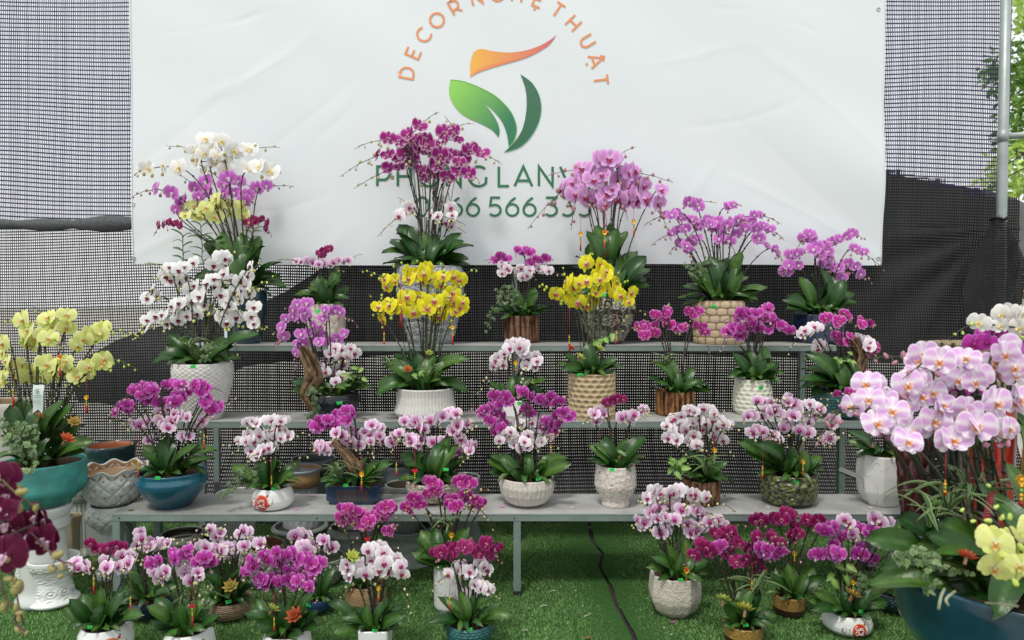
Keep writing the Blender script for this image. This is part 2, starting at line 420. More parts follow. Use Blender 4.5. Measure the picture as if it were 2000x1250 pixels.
# ------------------------------------------------------------------ pots
class Pot: pass
PROF = {
 'round': [(.45, 0), (.72, .12), (.93, .42), (1, .72), (.97, .93), (.95, 1)],
 'jar': [(.50, 0), (.56, .06), (.78, .34), (.97, .62), (1, .76), (.94, .88), (.96, 1)],
 'low': [(.5, 0), (.8, .05), (.97, .25), (1, .48), (.93, .8), (.82, 1)],
 'cyl': [(.93, 0), (.99, .04), (1, .5), (1, 1)],
 'taper': [(.60, 0), (.76, .25), (.95, .62), (1, .85), (.98, 1)],
 'waist': [(.78, 0), (.9, .08), (1, .2), (.93, .5), (.91, .75), (.95, 1)],
 'cone': [(.8, 0), (.95, .08), (1, .3), (.97, .7), (.86, 1)],
 'goblet': [(.64, 0), (.67, .04), (.67, .13), (.62, .17), (.82, .28), (1, .5), (.98, .75), (.9, 1)],
 'drum': [(.68, 0), (.88, .12), (1, .4), (1, .7), (.93, 1)],
 'hex': [(.58, 0), (.82, .14), (.98, .38), (1, .55), (.93, 1)],
 'facet': [(.60, 0), (.72, .06), (.96, .28), (1, .6), (.97, 1)],
 'urn': [(.6, 0), (.72, .12), (.95, .6), (1, .85), (.93, 1)],
 'egg': [(.5, 0), (.82, .28), (1, .68), (.93, 1)],
 'barrel': [(.85, 0), (1, .3), (1, .7), (.87, 1)],
 'bowl': [(.5, 0), (.74, .16), (.93, .5), (1, .9), (.99, 1)],
 'keel': [(.55, 0), (.62, .03), (.96, .34), (1, .41), (1, .7), (.99, 1)],
}
def make_pot(parent, prof, R, H, m, c1, c2=None, shape='round', disp=None, cfn=None, nseg=64, nz=26, thick=.012, soil=True, wave=0, inner=None,
             name='pot', stuffname=None):
    P = PROF[prof] if isinstance(prof, str) else prof
    zs = [p[1] for p in P]; rs = [p[0] for p in P]
    def prad(t): return float(np.interp(t, zs, rs)) * R
    # smooth the profile a little
    def srad(t): return (prad(max(0, t - .03)) + 2 * prad(t) + prad(min(1, t + .03))) / 4
    def shp(th):
        if shape == 'round': return 1
        if shape == 'square':
            return 1 / (abs(math.cos(th)) ** 12 + abs(math.sin(th)) ** 12) ** (1 / 12)
        if isinstance(shape, tuple) and shape[0] == 'rect':
            a = shape[1]; q = shape[2] if len(shape) > 2 else 12
            return 1 / ((abs(math.sin(th))) ** q + (abs(math.cos(th)) / a) ** q) ** (1 / q)
        n = int(shape); seg = 2 * math.pi / n; q = (th + seg / 2) % seg - seg / 2
        return math.cos(seg / 2) / math.cos(q) / math.cos(seg / 2) * .97
    # angle th measured from the side facing the camera (-Y), positive towards +X
    def rad(th, t):
        r = srad(t) * shp(th)
        if disp: r += disp(th, t, R)
        return r
    b = MB(); vs, cs = [], []
    c1 = hx(c1) if isinstance(c1, str) else c1; c2 = (hx(c2) if isinstance(c2, str) else c2) or c1
    for i in range(nz + 1):
        t = i / nz
        for k in range(nseg):
            th = 2 * math.pi * k / nseg; r = rad(th, t); z = t * H
            if wave and t > .8: z += wave[0] * math.sin(th * wave[1]) * (t - .8) / .2
            vs.append((r * math.sin(th), -r * math.cos(th), z))
            cs.append(lerp(c1, c2, cfn(th, t)) if cfn else c1)
    rows = nz + 1
    for (dr, dz) in ((-thick * .3, .002), (-thick * .8, .001), (-thick, -.006), (-thick, -H * .12), (-thick, -H * .22)):
        for k in range(nseg):
            th = 2 * math.pi * k / nseg; r = max(.005, srad(1) * shp(th) + dr); z = H + dz
            if wave: z += wave[0] * math.sin(th * wave[1])
            vs.append((r * math.sin(th), -r * math.cos(th), z))
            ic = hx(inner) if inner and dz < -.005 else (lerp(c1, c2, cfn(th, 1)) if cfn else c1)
            cs.append(ic)
        rows += 1
    fs = [(i * nseg + k, i * nseg + (k + 1) % nseg, (i + 1) * nseg + (k + 1) % nseg, (i + 1) * nseg + k) for i in range(rows - 1) for k in range(nseg)]
    fs.append(tuple(range(nseg - 1, -1, -1)))
    if inner: fs.append(tuple((rows - 1) * nseg + k for k in range(nseg)))
    b.add(vs, fs, m, cs)
    o = b.build(name, parent)
    p = Pot(); p.rad = rad; p.R = R; p.H = H; p.obj = o; p.top = srad(1); p.root = parent
    if soil:
        s = MB(); zz = H - min(.02, H * .15); rr = srad(1) - thick - .001
        vs = [(0, 0, zz + .008)]
        for ring in (.5, 1):
            for k in range(32):
                th = 2 * math.pi * k / 32; r = rr * ring * shp(th)
                vs.append((r * math.sin(th), -r * math.cos(th), zz + (random.uniform(-.004, .008) if ring < 1 else 0)))
        fs = [(0, 1 + k, 1 + (k + 1) % 32) for k in range(32)] + [(1 + k, 33 + k, 33 + (k + 1) % 32, 1 + (k + 1) % 32) for k in range(32)]
        s.add(vs, fs, M_SOIL); s.build('soil', parent)
    return p

def on_pot(p, x, z, off=.0012, front=True, th0=0):
    """point on the pot's outside: x metres along the surface from angle th0, z metres up"""
    t = min(1, max(0, z / p.H))
    if front:
        th = math.asin(max(-.98, min(.98, x / max(.01, p.rad(0, t)))))
        for _ in range(4):
            r = p.rad(th, t); th = math.asin(max(-.98, min(.98, x / r)))
    else: th = th0 + x / p.R
    r = p.rad(th, t) + off
    return (r * math.sin(th), -r * math.cos(th), z)

def sticker(p, x, z, tilt=0, w=.03, h=.02):
    b = MB(); nu, nv = 6, 3; vs = []
    for j in range(nv + 1):
        for i in range(nu + 1):
            u = (i / nu - .5) * w; v = (j / nv - .5) * h
            vs.append(on_pot(p, x + u * math.cos(tilt) - v * math.sin(tilt), z + v * math.cos(tilt) + u * math.sin(tilt), .0025))
    fs = [(j * (nu + 1) + i, j * (nu + 1) + i + 1, (j + 1) * (nu + 1) + i + 1, (j + 1) * (nu + 1) + i) for j in range(nv) for i in range(nu)]
    b.add(vs, fs, M_STICK)
    r = random.Random(int(x * 9999)); xs = -w * .32
    while xs < w * .3:      # handwritten price, too small to read
        q = [on_pot(p, x + xs + r.uniform(0, .004), z + r.uniform(-.004, .004), .0032) for _ in range(3)]
        b.tube(q, .0006, M_INK, n=3); xs += w * .16
    o = b.build('price_sticker', p.obj.parent); return o
# ------------------------------------------------------------------ the ground, the artificial turf
m_ground = mat('concrete', color=hx('#b5b2aa'), rough=0.9, var=0.5, vscale=1.5, vcol=hx('#8d8b84'), bump=.4, bscale=20)
b = MB(); b.add([(-150, -60, -.02), (150, -60, -.02), (150, 250, -.02), (-150, 250, -.02)], [(0, 1, 2, 3)], m_ground)
tag(b.build('ground', smooth=False), kind='structure')

SEAM = [at_z(x, y, 0) for x, y in ((1152, 1030), (1158, 1062), (1176, 1086), (1172, 1112), (1190, 1146), (1204, 1184), (1222, 1220), (1238, 1250), (1262, 1330), (1300, 1500))]
SEAM = catmull(SEAM, 5)
sy = np.array([p.y for p in SEAM])[::-1]; sx = np.array([p.x for p in SEAM])[::-1]
m_turf = mat('turf_backing', color=(0.06, 0.15, 0.04), rough=0.95, spec=.1, var=.8, vscale=60, vcol=(0.03, .09, .02), bump=1, bscale=300, bdist=.01)
# two mats laid side by side, their edges meeting in a ragged dark gap
tn = Noise(3, 8, .6, 2.2)
def turf_z(x, y): return .004 + .006 * max(0, tn(x, y))
gb = MB(); ny, nx = 60, 60
for side in (-1, 1):
    vs = []
    for i in range(ny + 1):
        y = 1.2 + (5.1 - 1.2) * i / ny; xs = float(np.interp(y, sy, sx)) + side * (.008 + .006 * abs(tn(y * 5, 1)))
        xe = side * 5.2
        for jn in range(nx + 1):
            u = (jn / nx); x = xs + (xe - xs) * u
            vs.append((x, y, turf_z(x, y) + (.012 * math.exp(-u * 40))))
    fs = [(i * (nx + 1) + j, (i + 1) * (nx + 1) + j, (i + 1) * (nx + 1) + j + 1, i * (nx + 1) + j + 1) for i in range(ny) for j in range(nx)]
    gb.add(vs, fs if side < 0 else [tuple(reversed(f)) for f in fs], m_turf)
tag(gb.build('turf_ground'), kind='structure')
m_dirt = mat('dark_gap', color=(0.02, 0.018, 0.015), rough=.95, var=.5, vscale=40, vcol=(.06, .05, .04))
sb = MB(); vs = []
for p in SEAM: vs += [(p.x - .05, p.y, -.006), (p.x + .05, p.y, -.006)]
sb.add(vs, [(2 * i, 2 * i + 1, 2 * i + 3, 2 * i + 2) for i in range(len(SEAM) - 1)], m_dirt)
tag(sb.build('seam_ground'), kind='structure')

m_blade = mat('turf_fibre', attr=True, rough=.5, spec=.3, trans=.2)
def turf():
    n = 380000; r = NR
    y = 2.55 + (r.rand(n) ** .85) * 2.45; x = (r.rand(n) * 2 - 1) * (y * .80 + .2)
    xs = np.interp(y, sy, sx); gap = np.abs(x - xs) > .012 + .01 * np.abs(tn.np(y * 9, 0 * y))
    # worn, trodden patches are thinner and lie flat
    pt = tn.np(x * 1.7, y * 2.1); keep = gap & (r.rand(n) < .72 + .28 * (pt > -.5))
    x, y, pt = x[keep], y[keep], pt[keep]; n = len(x)
    h = (.006 + .008 * r.rand(n)) * (1 + .15 * pt); an = r.rand(n) * 6.283; lean = .3 + .9 * r.rand(n); la = r.rand(n) * 6.283
    wv = .0013 + .0011 * r.rand(n); z0 = .004 + .006 * np.maximum(0, tn.np(x, y))
    dx = np.cos(an) * wv; dy = np.sin(an) * wv
    V = np.zeros((n, 3, 3), np.float32)
    V[:, 0] = np.stack([x - dx, y - dy, z0], 1); V[:, 1] = np.stack([x + dx, y + dy, z0], 1)
    V[:, 2] = np.stack([x + np.cos(la) * h * lean, y + np.sin(la) * h * lean, z0 + h], 1)
    me = bpy.data.meshes.new('turf_grass'); me.vertices.add(n * 3); me.loops.add(n * 3); me.polygons.add(n)
    me.vertices.foreach_set('co', V.ravel()); me.loops.foreach_set('vertex_index', np.arange(n * 3, dtype=np.int32))
    me.polygons.foreach_set('loop_start', np.arange(0, n * 3, 3, dtype=np.int32)); me.polygons.foreach_set('loop_total', np.full(n, 3, dtype=np.int32))
    me.update(calc_edges=True)
    c = np.ones((n, 3, 4), np.float32); q = r.rand(n)
    g1 = np.array([.13, .30, .085]); g2 = np.array([.29, .49, .16]); g3 = np.array([.42, .50, .25])
    base = g1 + (g2 - g1) * q[:, None]; base[q > .96] = g3; wear = np.clip(.5 + .5 * tn.np(x * 2.2 + 4, y * 2.6), 0, 1)[:, None]; base = base * (.78 + .34 * wear) + .03 * (1 - wear) * np.array([1, .9, .5])
    base *= (.85 + .2 * r.rand(n))[:, None]
    c[:, :, :3] = base[:, None, :]
    ca = me.color_attributes.new('Col', 'FLOAT_COLOR', 'POINT'); ca.data.foreach_set('color', c.ravel())
    me.materials.append(m_blade)
    o = bpy.data.objects.new('turf_grass', me); COL.objects.link(o)
    tag(o, 'short green artificial turf covering the ground under the stand', 'grass', kind='stuff')
turf()
m_bit = mat('pale_scrap', color=hx('#cfc9b8'), rough=.8)
lb = MB()
for _ in range(60):
    y = random.uniform(3.05, 4.5); x = random.uniform(-1, 1) * y * .7
    lb.box((x, y, .018), (x + random.uniform(.003, .009), y + random.uniform(.003, .008), .021), m_bit)
for px, py in ((1020, 1232), (1140, 1205), (1075, 1155), (1055, 1185)):
    p = at_z(px, py, .02); q = p + Vector((random.uniform(.02, .05), random.uniform(-.01, .01), .002)); lb.tube([p, (p + q) / 2 + Vector((0, .004, .004)), q], .0018, m_bit, n=4)
tag(lb.build('litter_debris'), 'pale petals and scraps scattered on the turf', 'litter', kind='stuff')

# ------------------------------------------------------------------ shade nets
YN = 5.16
fold = Noise(11, 9, .8, 3.2); wob = Noise(12, 8, .7, 2.4); fine = Noise(14, 10, 4, 13)
def netY(x, z):
    a = .018 * fold(x, z * .7) + .004 * fine(x * .8, z * .5)
    if z < .5: a -= .44 * ((.5 - z) / .5) ** 1.6      # the skirt is pulled forward onto the turf
    dx_, dz_ = x - 3.62, 2.12 - z      # creases fanning out from the knot at the post
    if dz_ > 0 and x > -1:
        r_ = math.hypot(dx_, dz_); a += .034 * math.sin(math.atan2(dx_, dz_) * 15 + 1.5 * math.sin(r_ * 2)) * math.exp(-r_ / 1.5) * min(1, r_ * 2)
    return YN + a
def net_mesh(xr, zr, px_, pz_, wx, wz, Yf, xw=.012, zw=.012, sag=lambda x, z: (x, z), clip=None, m=M_NET):
    b = MB(); vs, fs = [], []
    x0, x1 = xr; z0, z1 = zr
    def strip(pts, wd, off, vert):
        o = len(vs)
        for (x, z) in pts:
            ww = wd(x, z) / 2
            if vert: a, c = sag(x - ww, z), sag(x + ww, z)
            else: a, c = sag(x, z - ww), sag(x, z + ww)
            vs.append((a[0], Yf(*a) + off, a[1])); vs.append((c[0], Yf(*c) + off, c[1]))
        for i in range(len(pts) - 1):
            if clip and clip((pts[i][0] + pts[i + 1][0]) / 2, (pts[i][1] + pts[i + 1][1]) / 2): continue
            fs.append((o + 2 * i, o + 2 * i + 1, o + 2 * i + 3, o + 2 * i + 2))
    ncol = int((x1 - x0) / px_); nrow = int((z1 - z0) / pz_)
    nz = max(8, int((z1 - z0) / .06)); nx = max(8, int((x1 - x0) / .05))
    for i in range(ncol + 1):
        x = x0 + i * px_; jit = random.uniform(-.0006, .0006); k = random.uniform(.85, 1.15)
        strip([(x + jit, z0 + (z1 - z0) * q / nz) for q in range(nz + 1)], lambda a, c: wx(a, c) * k, 0, True)
    for i in range(nrow + 1):
        z = z0 + i * pz_ + random.uniform(-.0007, .0007); k = random.uniform(.93, 1.08)
        strip([(x0 + (x1 - x0) * q / nx, z) for q in range(nx + 1)], lambda a, c: wz(a, c) * k, .0009, False)
    b.add(vs, fs, m); return b
zf = at(120, 440, YN).z
def sagU(x, z): return (x + .014 * wob(x * 1.3, z * 1.1), z + .03 * wob(x * .8 + 3, z * .5) + .012 * fold(x * 1.5, z * 1.5))
def sagL(x, z): return (x + .018 * wob(x * 1.3, z * 1.1), z + .022 * wob(x * 1.0 + 5, z * .6))
XR = at(1972, 200, YN).x
_p, _q = at(1727, 336, YN), at(1975, 386, YN)
def zline(x): return _p.z + (_q.z - _p.z) * (x - _p.x) / (_q.x - _p.x)
bU = net_mesh((-5.6, XR), (2.0, 4.1), .0137, .0315, lambda x, z: .0064, lambda x, z: .0092, netY, sag=sagU, m=M_NET_BLUE, clip=lambda x, z: z < (zline(x) if x > 2.5 else zf - .03))
tag(bU.build('upper_shade_net'), 'upper black shade net behind the white banner, sky glaring through its holes', 'net')
kx = lambda x: sst(-2.7, -1.3, x)
kz = lambda z: sst(1.25, .9, z)
XL = at(1992, 560, YN).x
bL = net_mesh((-5.6, XL), (-.005, 2.72), .0168, .0212, lambda x, z: .0066 + .0040 * kx(x) + (.0030 - .0016 * kx(x)) * kz(z), lambda x, z: .0080 + .0034 * kx(x) + (.0040 - .0014 * kx(x)) * kz(z),
              netY, sag=sagL, clip=lambda x, z: z > (zline(x) + .01 if x > 2.5 else zf + .02))
tag(bL.build('lower_shade_net'), 'lower black shade net behind the plant stand, reaching down to the turf', 'net')
# rolled hem where the two meet
hb = MB(); pts = []; rr = []
hn = Noise(21, 8, 1, 6)
m_hem = mat('net_roll', color=(.05, .055, .06), rough=.8, var=.7, vscale=60, vcol=(.17, .18, .19), bump=1, bscale=160, bdist=.01)
for i in range(60):
    x = -5.6 + 3.05 * i / 59; pts.append((x, YN - .05, zf + .016 * hn(x, 0) + .005)); rr.append(.030 + .022 * abs(hn(x * 1.3, 3)))
hb.tube(pts, rr, m_hem, n=8)
tag(hb.build('rolled_net_hem'), 'rolled seam of black net joining the two sheets at the left', 'net')

# second, denser sheets hanging behind
m_back = mat('grey_shade_cloth', color=(.27, .28, .265), rough=.9, var=.85, vscale=1.1, vcol=(.045, .05, .045), trans=.44, bump=.5, bscale=6)
def back_sheet(name, pxs, Y, label, m):
    b = MB(); P = [at(x, y, Y) for x, y in pxs]
    tri = tessellate_polygon([P]); me_v = [tuple(p) for p in P]
    b.add(me_v, [tuple(t) for t in tri], m)
    import bmesh
    o = b.build(name); bm = bmesh.new(); bm.from_mesh(o.data)
    for _ in range(4): bmesh.ops.subdivide_edges(bm, edges=[e for e in bm.edges if e.calc_length() > .15], cuts=1, use_grid_fill=False)
    bmesh.ops.triangulate(bm, faces=bm.faces)
    for v in bm.verts: v.co.y += .05 * fold(v.co.x * 1.2, v.co.z * 1.4) + .01 * fine(v.co.x, v.co.z)
    bm.to_mesh(o.data); bm.free()
    for p in o.data.polygons: p.use_smooth = True
    tag(o, label, 'shade cloth'); return o
back_sheet('dense_shade_cloth', [(700, 478), (1000, 420), (1727, 334), (1850, 358), (1952, 382), (1992, 400), (1998, 600), (1985, 720), (1700, 705), (1300, 690), (900, 688), (620, 700), (480, 715), (380, 760), (250, 790), (150, 785), (135, 745), (165, 700), (230, 664), (300, 640), (380, 622), (480, 605), (560, 570), (640, 520)], YN + .16,
           'dense dark shade cloth hanging behind the net, rising to the right of the banner', m_back)

# net wrapped in front of the steel post, tied in a knot at (1945, 425)
KN = at(1950, 428, 4.93)
wr = Noise(31, 9, 2, 7)
def wrapY(x, z):
    d = KN.z - z; s_ = x - KN.x; fan = abs(s_) / (d + .15)
    return 4.93 + .02 * math.sin(10 * math.atan2(s_, d + .05)) * min(1, d * 3) - .02 * math.exp(-(s_ / .06) ** 2) + .004 * wr(x * 2, z * 2) + .12 * min(1, abs(min(0, s_)) / .4)
xe = lambda z: KN.x + .03 + .34 * sst(0, .45, KN.z - z) * (1 if KN.z - z < .9 else 1)
def sagW(u, z):
    d = KN.z - z
    lo = KN.x - .04 - .16 * min(1, d / .5); hi = KN.x + .04 + .15 * min(1, d / .33) ** .8 - .03 * sst(.6, 1.0, d)
    return (lo + (hi - lo) * u, z + .05 * (u - .5) ** 2 * min(1, d * 4))
bW = net_mesh((0, 1), (0.9, KN.z), .019, .0185, lambda x, z: .013, lambda x, z: .0105, lambda x, z: wrapY(x, z), sag=sagW)
bW.tube([KN + Vector((.05 * math.cos(a), -.005 - .05 * math.sin(a), .008 * math.sin(a * 3))) for a in [i * .35 for i in range(19)]], .010, M_NET, n=6)
for _ in range(9):
    a = random.uniform(-1, 1); p0 = KN + Vector((a * .05, -.05, 0)); bW.tube([p0, p0 + Vector((a * .03, -.02, random.uniform(-.05, .05))), p0 + Vector((a * .06, -.01, random.uniform(-.12, .02)))], .0012, M_NET, n=3)
tag(bW.build('wrapped_net'), 'gathered corner of black net tied round the steel post at right', 'net')

# ------------------------------------------------------------------ steel post with its side arm
root = empty('steel_post', (at(1958, 500, 5.0).x, 5.0, 0), 'grey galvanised steel post standing right of the banner', 'post')
pb = MB(); top = at(1966, -40, 5.0)
bx = at(1956, 425, 5.0).x - root.location.x
pb.tube([(bx - .005, 0, 0), (bx, 0, 1.2), (bx + .0, 0, 2.4), (bx, 0, 4.2)], .034, M_STEEL, n=20); pb.build('pole', root)
pb = MB(); z = at(1960, 266, 5.0).z
pb.tube([(bx + .03, 0, z), (bx + .5, .0, z + .03), (bx + 1.2, 0, z + .07)], .024, M_STEEL, n=12); pb.build('side_arm', root)
pb = MB(); pb.tube([(bx, 0, z - .045), (bx, 0, z + .045)], .037, M_STEEL, n=20); pb.build('collar', root)

# ------------------------------------------------------------------ banner
YB = 5.06
bn = Noise(41, 9, .5, 2.0); bn2 = Noise(42, 8, 2, 5)
bl, br = at(257, 300, YB).x, at(1726, 300, YB).x
bz0 = at(1000, 517, YB).z; bz1 = at(1000, -190, YB).z
CREASE = []
_cr = random.Random(19)
for px_, py_, qx_, qy_ in ((262, 500, 560, 330), (262, 480, 700, 150), (300, 512, 520, 470), (270, 330, 520, 100), (330, 60, 560, 20), (560, 520, 700, 440), (600, 300, 760, 120),
                           (1720, 500, 1400, 330), (1716, 470, 1300, 130), (1690, 512, 1500, 470), (1720, 300, 1450, 60), (1500, 512, 1380, 400), (1250, 480, 1420, 300), (1040, 500, 1130, 420),
                           (1600, 60, 1380, 10), (470, 420, 640, 380), (1350, 250, 1560, 200), (400, 200, 620, 60), (1260, 120, 1480, 90)):
    a_, b_ = at(px_, py_, YB), at(qx_, qy_, YB); CREASE.append((a_.x, a_.z, b_.x, b_.z, _cr.uniform(.0018, .0045) * _cr.choice((-1, 1)), _cr.uniform(.018, .05)))
def crease(x, z):
    s_ = 0
    for ax, az, bx_, bz_, am, wd in CREASE:
        dx, dz = bx_ - ax, bz_ - az; L2 = dx * dx + dz * dz; t = ((x - ax) * dx + (z - az) * dz) / L2; t = min(1.15, max(-.15, t))
        off = ((x - ax) * dz - (z - az) * dx) / math.sqrt(L2) + .05 * math.sin(t * 4 + am * 900); dd = math.hypot(x - ax - t * dx, z - az - t * dz)
        if dd < wd * 3.5: s_ += am * math.exp(-(off / wd) ** 2) * math.exp(-(max(0, dd - abs(off)) / wd) ** 2) * min(1, (1.15 - t) * 2) * min(1, (t + .15) * 3)
    return s_
def bY(x, z):
    d = (x + z * 1.1)          # diagonal pull folds
    u = (x - bl) / (br - bl)
    e = 1.6 * (1 - math.sin(math.pi * min(1, max(0, u)))) + .5
    return YB + crease(x, z) + .006 * bn(x, z) + .006 * e * math.sin(d * 4.2 + 1.1 * bn(x * .6, z)) * (0.5 + .5 * math.sin(z * 2.1 + x * .8)) + .0018 * e * 1.8 * bn2(x + z * 1.3, z * .5) \
        + .004 * math.exp(-((x - .7 - .12 * math.sin(z * 5)) / .05) ** 2) * math.exp(-((z - 1.9) / .35) ** 2)
m_banner = mat('banner_vinyl', color=hx('#eaf0f2'), rough=.45, spec=.35, var=.16, vscale=.7, vcol=hx('#cfdce2'), trans=.12)
bb = MB(); nx, nz = 300, 150; vs = []
for i in range(nz + 1):
    for j in range(nx + 1):
        x = bl + (br - bl) * j / nx; z = bz0 + (bz1 - bz0) * i / nz
        xx = x + .006 * math.sin(z * 3) * (1 if j in (0, nx) else 0)
        vs.append((xx, bY(x, z), z + .005 * math.sin(x * 1.7)))
fs = [(i * (nx + 1) + j, i * (nx + 1) + j + 1, (i + 1) * (nx + 1) + j + 1, (i + 1) * (nx + 1) + j) for i in range(nz) for j in range(nx)]
bb.add(vs, fs, m_banner)
banner = bb.build('banner')
tag(banner, 'large white vinyl shop banner with a leaf and bird emblem and green lettering', 'banner')
hm = MB()
hm.tube([(bl + .004, bY(bl, z) - .002, z) for z in np.linspace(bz0, bz1, 30)], .005, m_banner, n=5); hm.build('left_hem', banner)
hm = MB(); hm.tube([(br - .004, bY(br, z) - .002, z) for z in np.linspace(bz0, bz1, 30)], .005, m_banner, n=5); hm.build('right_hem', banner)
eb = MB()
for px, py in ((262, 505), (1716, 505), (1716, 18), (262, 400)):
    p = at(px, py, YB); p.y = bY(p.x, p.z) - .003
    ring = [p + Vector((.012 * math.cos(a), 0, .012 * math.sin(a))) for a in [i * .52 for i in range(13)]]
    k = MB(); k.tube(ring, .0025, M_STEEL, n=5); k.build('eyelet', banner)

def arc(cx, cy, rx, ry, a0, a1, n=18):
    return [(cx + rx * math.cos(math.radians(a0 + (a1 - a0) * i / n)), cy + ry * math.sin(math.radians(a0 + (a1 - a0) * i / n))) for i in range(n + 1)]
GL = {
 'D': (.84, [[(.06, 0), (.06, 1), (.36, 1)] + arc(.36, .5, .46, .5, 90, -90) + [(.06, 0)]]),
 'E': (.62, [[(.62, 1), (.06, 1), (.06, 0), (.63, 0)], [(.06, .51), (.56, .51)]]),
 'C': (.88, [arc(.54, .5, .5, .51, 48, 312)]),
 'O': (1.06, [arc(.53, .5, .5, .51, 0, 360, 30)]),
 'R': (.74, [[(.06, 0), (.06, 1), (.38, 1)] + arc(.38, .66, .30, .34, 90, -90) + [(.06, .32)], [(.40, .32), (.70, 0)]]),
 'P': (.72, [[(.06, 0), (.06, 1), (.38, 1)] + arc(.38, .66, .32, .34, 90, -90) + [(.06, .32)]]),
 'N': (.82, [[(.06, 0), (.06, 1), (.76, 0), (.76, 1)]]),
 'G': (.94, [arc(.54, .5, .5, .51, 48, 318) + [(.93, .47)]]),
 'H': (.80, [[(.06, 0), (.06, 1)], [(.74, 0), (.74, 1)], [(.06, .5), (.74, .5)]]),
 'T': (.70, [[(0, 1), (.70, 1)], [(.35, 1), (.35, 0)]]),
 'U': (.78, [[(.06, 1), (.06, .38)] + arc(.39, .36, .33, .36, 180, 360) + [(.72, 1)]]),
 'A': (.90, [[(0, 0), (.45, 1), (.90, 0)], [(.16, .28), (.74, .28)]]),
 'L': (.58, [[(.06, 1), (.06, 0), (.58, 0)]]),
 'V': (.88, [[(0, 1), (.44, 0), (.88, 1)]]),
 'I': (.12, [[(.06, 0), (.06, 1)]]),
 '0': (.78, [arc(.39, .5, .35, .51, 0, 360, 28)]),
 '7': (.68, [[(.02, .84), (.02, 1), (.66, 1), (.22, 0)]]),
 '6': (.74, [arc(.38, .32, .33, .32, 0, 360, 26), [(.56, 1), (.30, .80), (.10, .52), (.05, .33)]]),
 '5': (.72, [[(.64, 1), (.16, 1), (.10, .56), (.34, .60)] + arc(.34, .305, .33, .30, 88, -140)]),
 '3': (.70, [[(.06, 1), (.62, 1), (.34, .62)] + arc(.32, .305, .34, .30, 80, -140)]),
}
def ribbon(pts, wd):
    P = [Vector((x, y)) for x, y in pts]; L, R = [], []
    closed = (P[0] - P[-1]).length < 1e-4
    for i, p in enumerate(P):
        a = P[i - 1] if i else (P[-2] if closed else None); c = P[i + 1] if i < len(P) - 1 else (P[1] if closed else None)
        d1 = (p - a).normalized() if a is not None else None; d2 = (c - p).normalized() if c is not None else None
        d1 = d1 or d2; d2 = d2 or d1; t = d1 + d2
        if t.length < 1e-5: t = d1
        t.normalize(); nrm = Vector((-t.y, t.x)); k = 1 / max(.35, nrm.dot(Vector((-d1.y, d1.x))))
        L.append(p + nrm * wd / 2 * k); R.append(p - nrm * wd / 2 * k)
    return L, R
_layer = [0]
def letter(ch, org, size, rot, col, wd=.125, name='letter', X=YB):
    """org: photo pixel of the glyph's bottom centre; rot in degrees, clockwise"""
    wid, strokes = GL[ch]; b = MB(); ca, sa = math.cos(math.radians(rot)), math.sin(math.radians(rot))
    for st in strokes:
        _layer[0] = (_layer[0] + 1) % 7; off = .0032 + .00025 * _layer[0]
        # resample long segments so the print follows the cloth
        q = []
        for i in range(len(st) - 1):
            n = max(1, int(math.hypot(st[i + 1][0] - st[i][0], st[i + 1][1] - st[i][1]) / .34))
            q += [(st[i][0] + (st[i + 1][0] - st[i][0]) * k / n, st[i][1] + (st[i + 1][1] - st[i][1]) * k / n) for k in range(n)]
        q.append(st[-1]); L, R = ribbon(q, wd); vs = []
        for l, r_ in zip(L, R):
            for p in (l, r_):
                gx, gy = (p.x - wid / 2) * size, p.y * size
                px = org[0] + gx * ca + gy * sa; py = org[1] + gx * sa - gy * ca
                w_ = at(px, py, YB); vs.append((w_.x, bY(w_.x, w_.z) - off, w_.z))
        b.add(vs, [(2 * i, 2 * i + 1, 2 * i + 3, 2 * i + 2) for i in range(len(L) - 1)], M_PRINT, col)
    return b.build(name, banner)
OR = hx('#e3935f'); GR = hx('#2c7350')
CXB, CYB, RB = 983, 180, 178
for ch, an in (('D', -79), ('E', -66.8), ('C', -54.6), ('O', -42.6), ('R', -29.6), ('N', -16), ('G', -4), ('H', 8.2), ('E', 20.6), ('T', 33.6), ('H', 45.6), ('U', 59), ('A', 71.3), ('T', 83)):
    a = math.radians(an); letter(ch, (CXB + RB * math.sin(a), CYB - RB * math.cos(a)), 27, an, OR, .15)
def dot(px, py, r, col, name='letter_mark'):
    b = MB(); vs = []
    for k in range(12):
        w_ = at(px + r * math.cos(k * .5236), py + r * math.sin(k * .5236), YB); vs.append((w_.x, bY(w_.x, w_.z) - .0034, w_.z))
    b.add(vs, [tuple(range(12))], M_PRINT, col); b.build(name, banner)
def strokepx(pts, wd, col, name='letter_mark', off=.0036):
    L, R = ribbon(pts, wd); b = MB(); vs = []
    for l, r_ in zip(L, R):
        for p in (l, r_):
            w_ = at(p.x, p.y, YB); vs.append((w_.x, bY(w_.x, w_.z) - off, w_.z))
    b.add(vs, [(2 * i, 2 * i + 1, 2 * i + 3, 2 * i + 2) for i in range(len(L) - 1)], M_PRINT, col); return b.build(name, banner)
dot(1044, 19, 2.6, OR); dot(1146, 126, 2.6, OR)
strokepx([(1172, 109), (1180, 111), (1178, 120)], 3.2, OR)
strokepx([(1044, -22), (1053, -27), (1058, -18)], 3.2, OR)
def line(s_, x0, base, size, col, adv=.16, wd=.13):
    x = x0
    for ch in s_:
        if ch == ' ': x += size * .34; continue
        wid = GL[ch][0] * size; letter(ch, (x + wid / 2, base), size, 0, col, wd); x += wid + adv * size
    return x
line('PHONG', 735, 363.5, 38, GR, .33); line('LAN', 972, 363.5, 38, GR, .29)
line('VI', 1094, 363.5, 38, GR, .30); line('E', 1164, 363.5, 38, GR); line('T', 1202, 363.5, 38, GR)
strokepx([(1168, 318), (1177, 311), (1186, 318)], 4, GR); dot(1177, 372, 3, GR)
